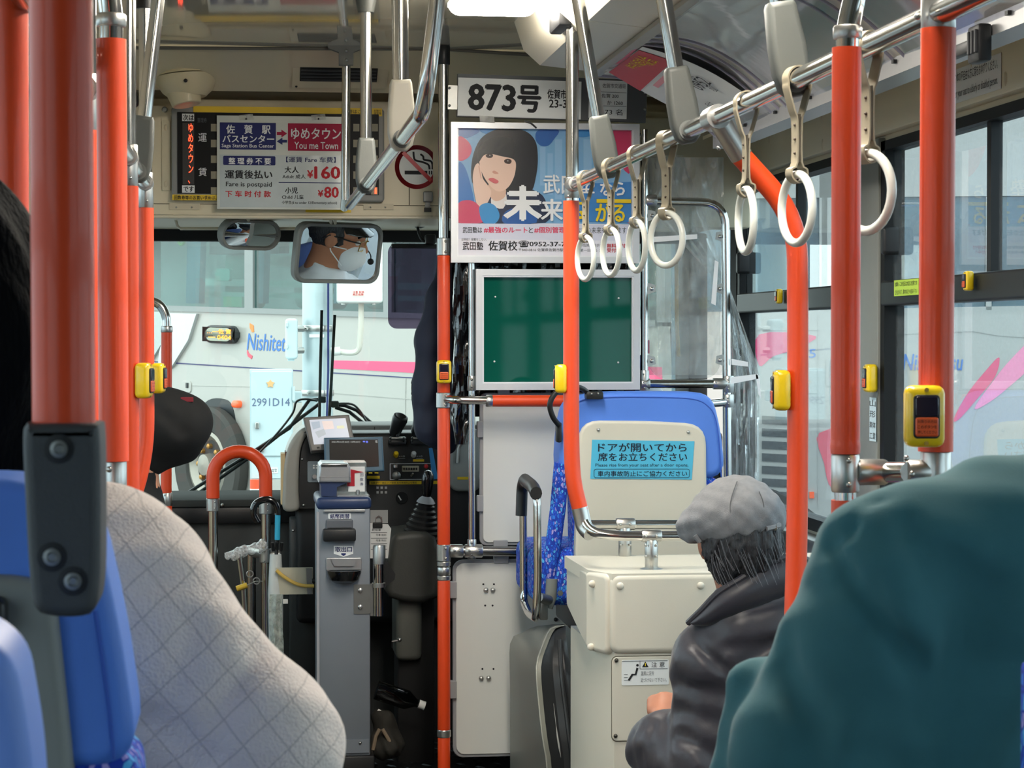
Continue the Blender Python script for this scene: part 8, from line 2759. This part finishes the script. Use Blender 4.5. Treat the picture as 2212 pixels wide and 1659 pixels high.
hf3, T3 = head_parts(hc3, Matrix.Identity(3))
soft('body', sunion(0.04, hf3, cap(q(-110, 1010, 0.04), q(20, 1500, 0.07), 0.055, 0.085)), (hc3.x - 0.13, YW - 0.1, q(0, 1650).z), (hc3.x + 0.14, YW + 0.22, hc3.z + 0.15), 0.01, SKIN, t)
eyes(t, T3, Matrix.Identity(3))
hr3 = sunion(0.03, cut(ell(tuple(hc3 + V((0, -0.015, 0.0))), (0.094, 0.105, 0.118)), half(tuple(hc3 + V((0, 0.05, 0))), (0, 1, 0.0))), cap(q(-60, 760, -0.015), q(10, 1020, 0.0), 0.055, 0.03), cap(q(-180, 760, -0.02), q(-150, 1050, 0.0), 0.06, 0.05))
soft('hair', rumple(hr3, 0.003, 60, 15, (1, 1, 0.2)), (hc3.x - 0.16, YW - 0.14, q(0, 1120).z), (hc3.x + 0.17, YW + 0.14, hc3.z + 0.15), 0.006, HAIRM, t)
legs(t, q(20, 1900).x, YW + 0.06, 0.76, 0.2, MATS['dark_trousers'])
# her seat, with the back towards us
YT = 1.42
f = FY(YT)
st = thing('bus_seat', 'blue covered seat with a grey back shell under the charcoal bracket', 'seat', W(-100, 2600, YT))
pts = roundp([(-420, 1032), (60, 1034), (205, 1120), (260, 1360), (304, 1660), (-420, 1660)], 110)
obj('back_cover', B().pillow(f, [f.px(x, y) for x, y in pts], -0.09, 0.0, 0.010, 5), BLUEV, st)
pts = roundp([(-420, 1630), (296, 1630), (306, 1760), (290, 2300), (-420, 2300)], 80)
obj('backrest', B().pillow(FY(YT + 0.006), [f.px(x, y) for x, y in pts], -0.08, 0.0, 0.010, 5), PATT, st)
pts = roundp([(-420, 1245), (40, 1240), (120, 1262), (160, 1640), (180, 2300), (-420, 2300)], 60)
sh = obj('back_shell', B().pillow(f, [f.px(x, y) for x, y in pts], -0.01, 0.012, 0.008, 4), M('grey_seat_shell', '7C7E7B', 0.55, var=0.05), st)
pad('black_bumper', f, -20, 1282, 22, 1356, 0.012, 0.03, BLACK, sh, r=0.004, bev=0.004)
obj('cover_seam', B().tube([f.P(x, y, 0.0005) for x, y in spline([(205, 1320), (220, 1420), (236, 1540), (246, 1640)], 4)], 0.0011, 6), MATS['seam_blue'], st)
obj('cushion', B().rbox((W(-420, 2300, YT).x, YT + 0.1, 0.56), (W(260, 2300, YT).x, YT + 0.55, 0.67), 0.03, 3), PATT, st)
obj('base', B().rbox((W(-380, 2300, YT).x, YT + 0.02, 0.2), (W(220, 2300, YT).x, YT + 0.45, 0.57), 0.01, 2), DGREY, st)
# corner of the nearer seat
f = FY(1.02)
st = thing('bus_seat', 'pale blue rounded corner of the nearest seat at the left edge', 'seat', W(-150, 2300, 1.02))
pts = spline([(-420, 1340), (-200, 1345), (-60, 1370), (10, 1430), (48, 1530), (72, 1660), (85, 1800)], 5) 
pts = roundp([(-420, 1340), (-80, 1345), (30, 1420), (72, 1660), (90, 2600), (-420, 2600)], 120)
obj('back_cover', B().pillow(f, [f.px(x, y) for x, y in pts], -0.07, 0.0, 0.010, 5), M('pale_blue_vinyl', '6E93E6', 0.5, var=0.05), st)
obj('base', B().rbox((W(-400, 2600, 1.02).x, 1.03, 0.0), (W(60, 2600, 1.02).x, 1.1, W(0, 2550, 1.02).z), 0.01, 2), DGREY, st)

# ---- passenger in a black cap beyond the left poles
YK = 5.75
t = thing('person', 'passenger in black clothes and a black cap beyond the left rail poles', 'person', W(250, 1700, YK))
q = lambda x, y, dy=0.0: W(x, y, YK + dy)
mK = ms(YK)
hk = q(288, 925, 0.01)
RK = Matrix.Rotation(math.radians(60), 3, 'Z')
hfk, TK = head_parts(hk, RK, 0.78)
soft('body', sunion(0.04, hfk, cap(q(262, 1060, 0.02), q(240, 1300), 0.04, 0.07)), (hk.x - 0.26, YK - 0.16, q(0, 1400).z), (hk.x + 0.16, YK + 0.22, hk.z + 0.16), 0.01, SKIN, t)
eyes(t, TK, RK, 0.78)
BCAP = M('black_cotton', '0B0B0C', 0.85, var=0.2, scale=30)
cf = sunion(0.035, ell(q(352, 915), (0.098, 0.11, 0.095), (0, 25, 0)), ell(q(405, 918, 0.0), (0.062, 0.08, 0.07), (0, 35, 0)), cap(q(330, 985, 0.0), q(400, 972, 0.02), 0.04, 0.03), cap(q(300, 985, 0), q(322, 1000, 0), 0.05, 0.03))
cf2 = crease(crease(cf, q(335, 875, -0.11), q(395, 930, -0.11), 0.010, 0.016), q(395, 930, -0.1), q(398, 860, -0.1), 0.008, 0.016)
cko = soft('cap', cf2, (q(200, 900).x, YK - 0.16, q(0, 1060).z), (q(480, 900).x, YK + 0.16, q(0, 800).z), 0.006, BCAP, t)
p = on_surface(cf2, q(404, 863, -0.4), q(404, 863) - CAM)
obj('red_tag', B().rbox((p.x - 0.016, p.y - 0.006, p.z - 0.006), (p.x + 0.016, p.y + 0.004, p.z + 0.006), 0.001, 1), M('dark_red_tag', '7E1A26', 0.7), cko)
ck = sunion(0.05, cap(q(290, 1030), q(262, 1160), 0.062, 0.09), cap(q(270, 1130), q(240, 1420), 0.10, 0.14), cap(q(205, 1180), q(300, 1200), 0.07, 0.06))
soft('coat', rumple(ck, 0.003, 25, 51), (q(60, 1200).x, YK - 0.2, q(0, 1560).z), (q(420, 1200).x, YK + 0.2, q(0, 1020).z), 0.01, BCAP, t)
legs(t, q(240, 1500).x, YK, 0.48, 0.0, MATS['dark_trousers'], 0.38)
st = thing('bus_seat', 'blue patterned seat under the passenger in the black cap', 'seat', (q(240, 1500).x, YK, 0))
obj('cushion', B().rbox((q(100, 1500).x, YK - 0.2, 0.28), (q(390, 1500).x, YK + 0.25, 0.38), 0.03, 3), PATT, st)
obj('base', B().rbox((q(120, 1500).x, YK - 0.15, 0.0), (q(370, 1500).x, YK + 0.2, 0.28), 0.01, 2), DGREY, st)
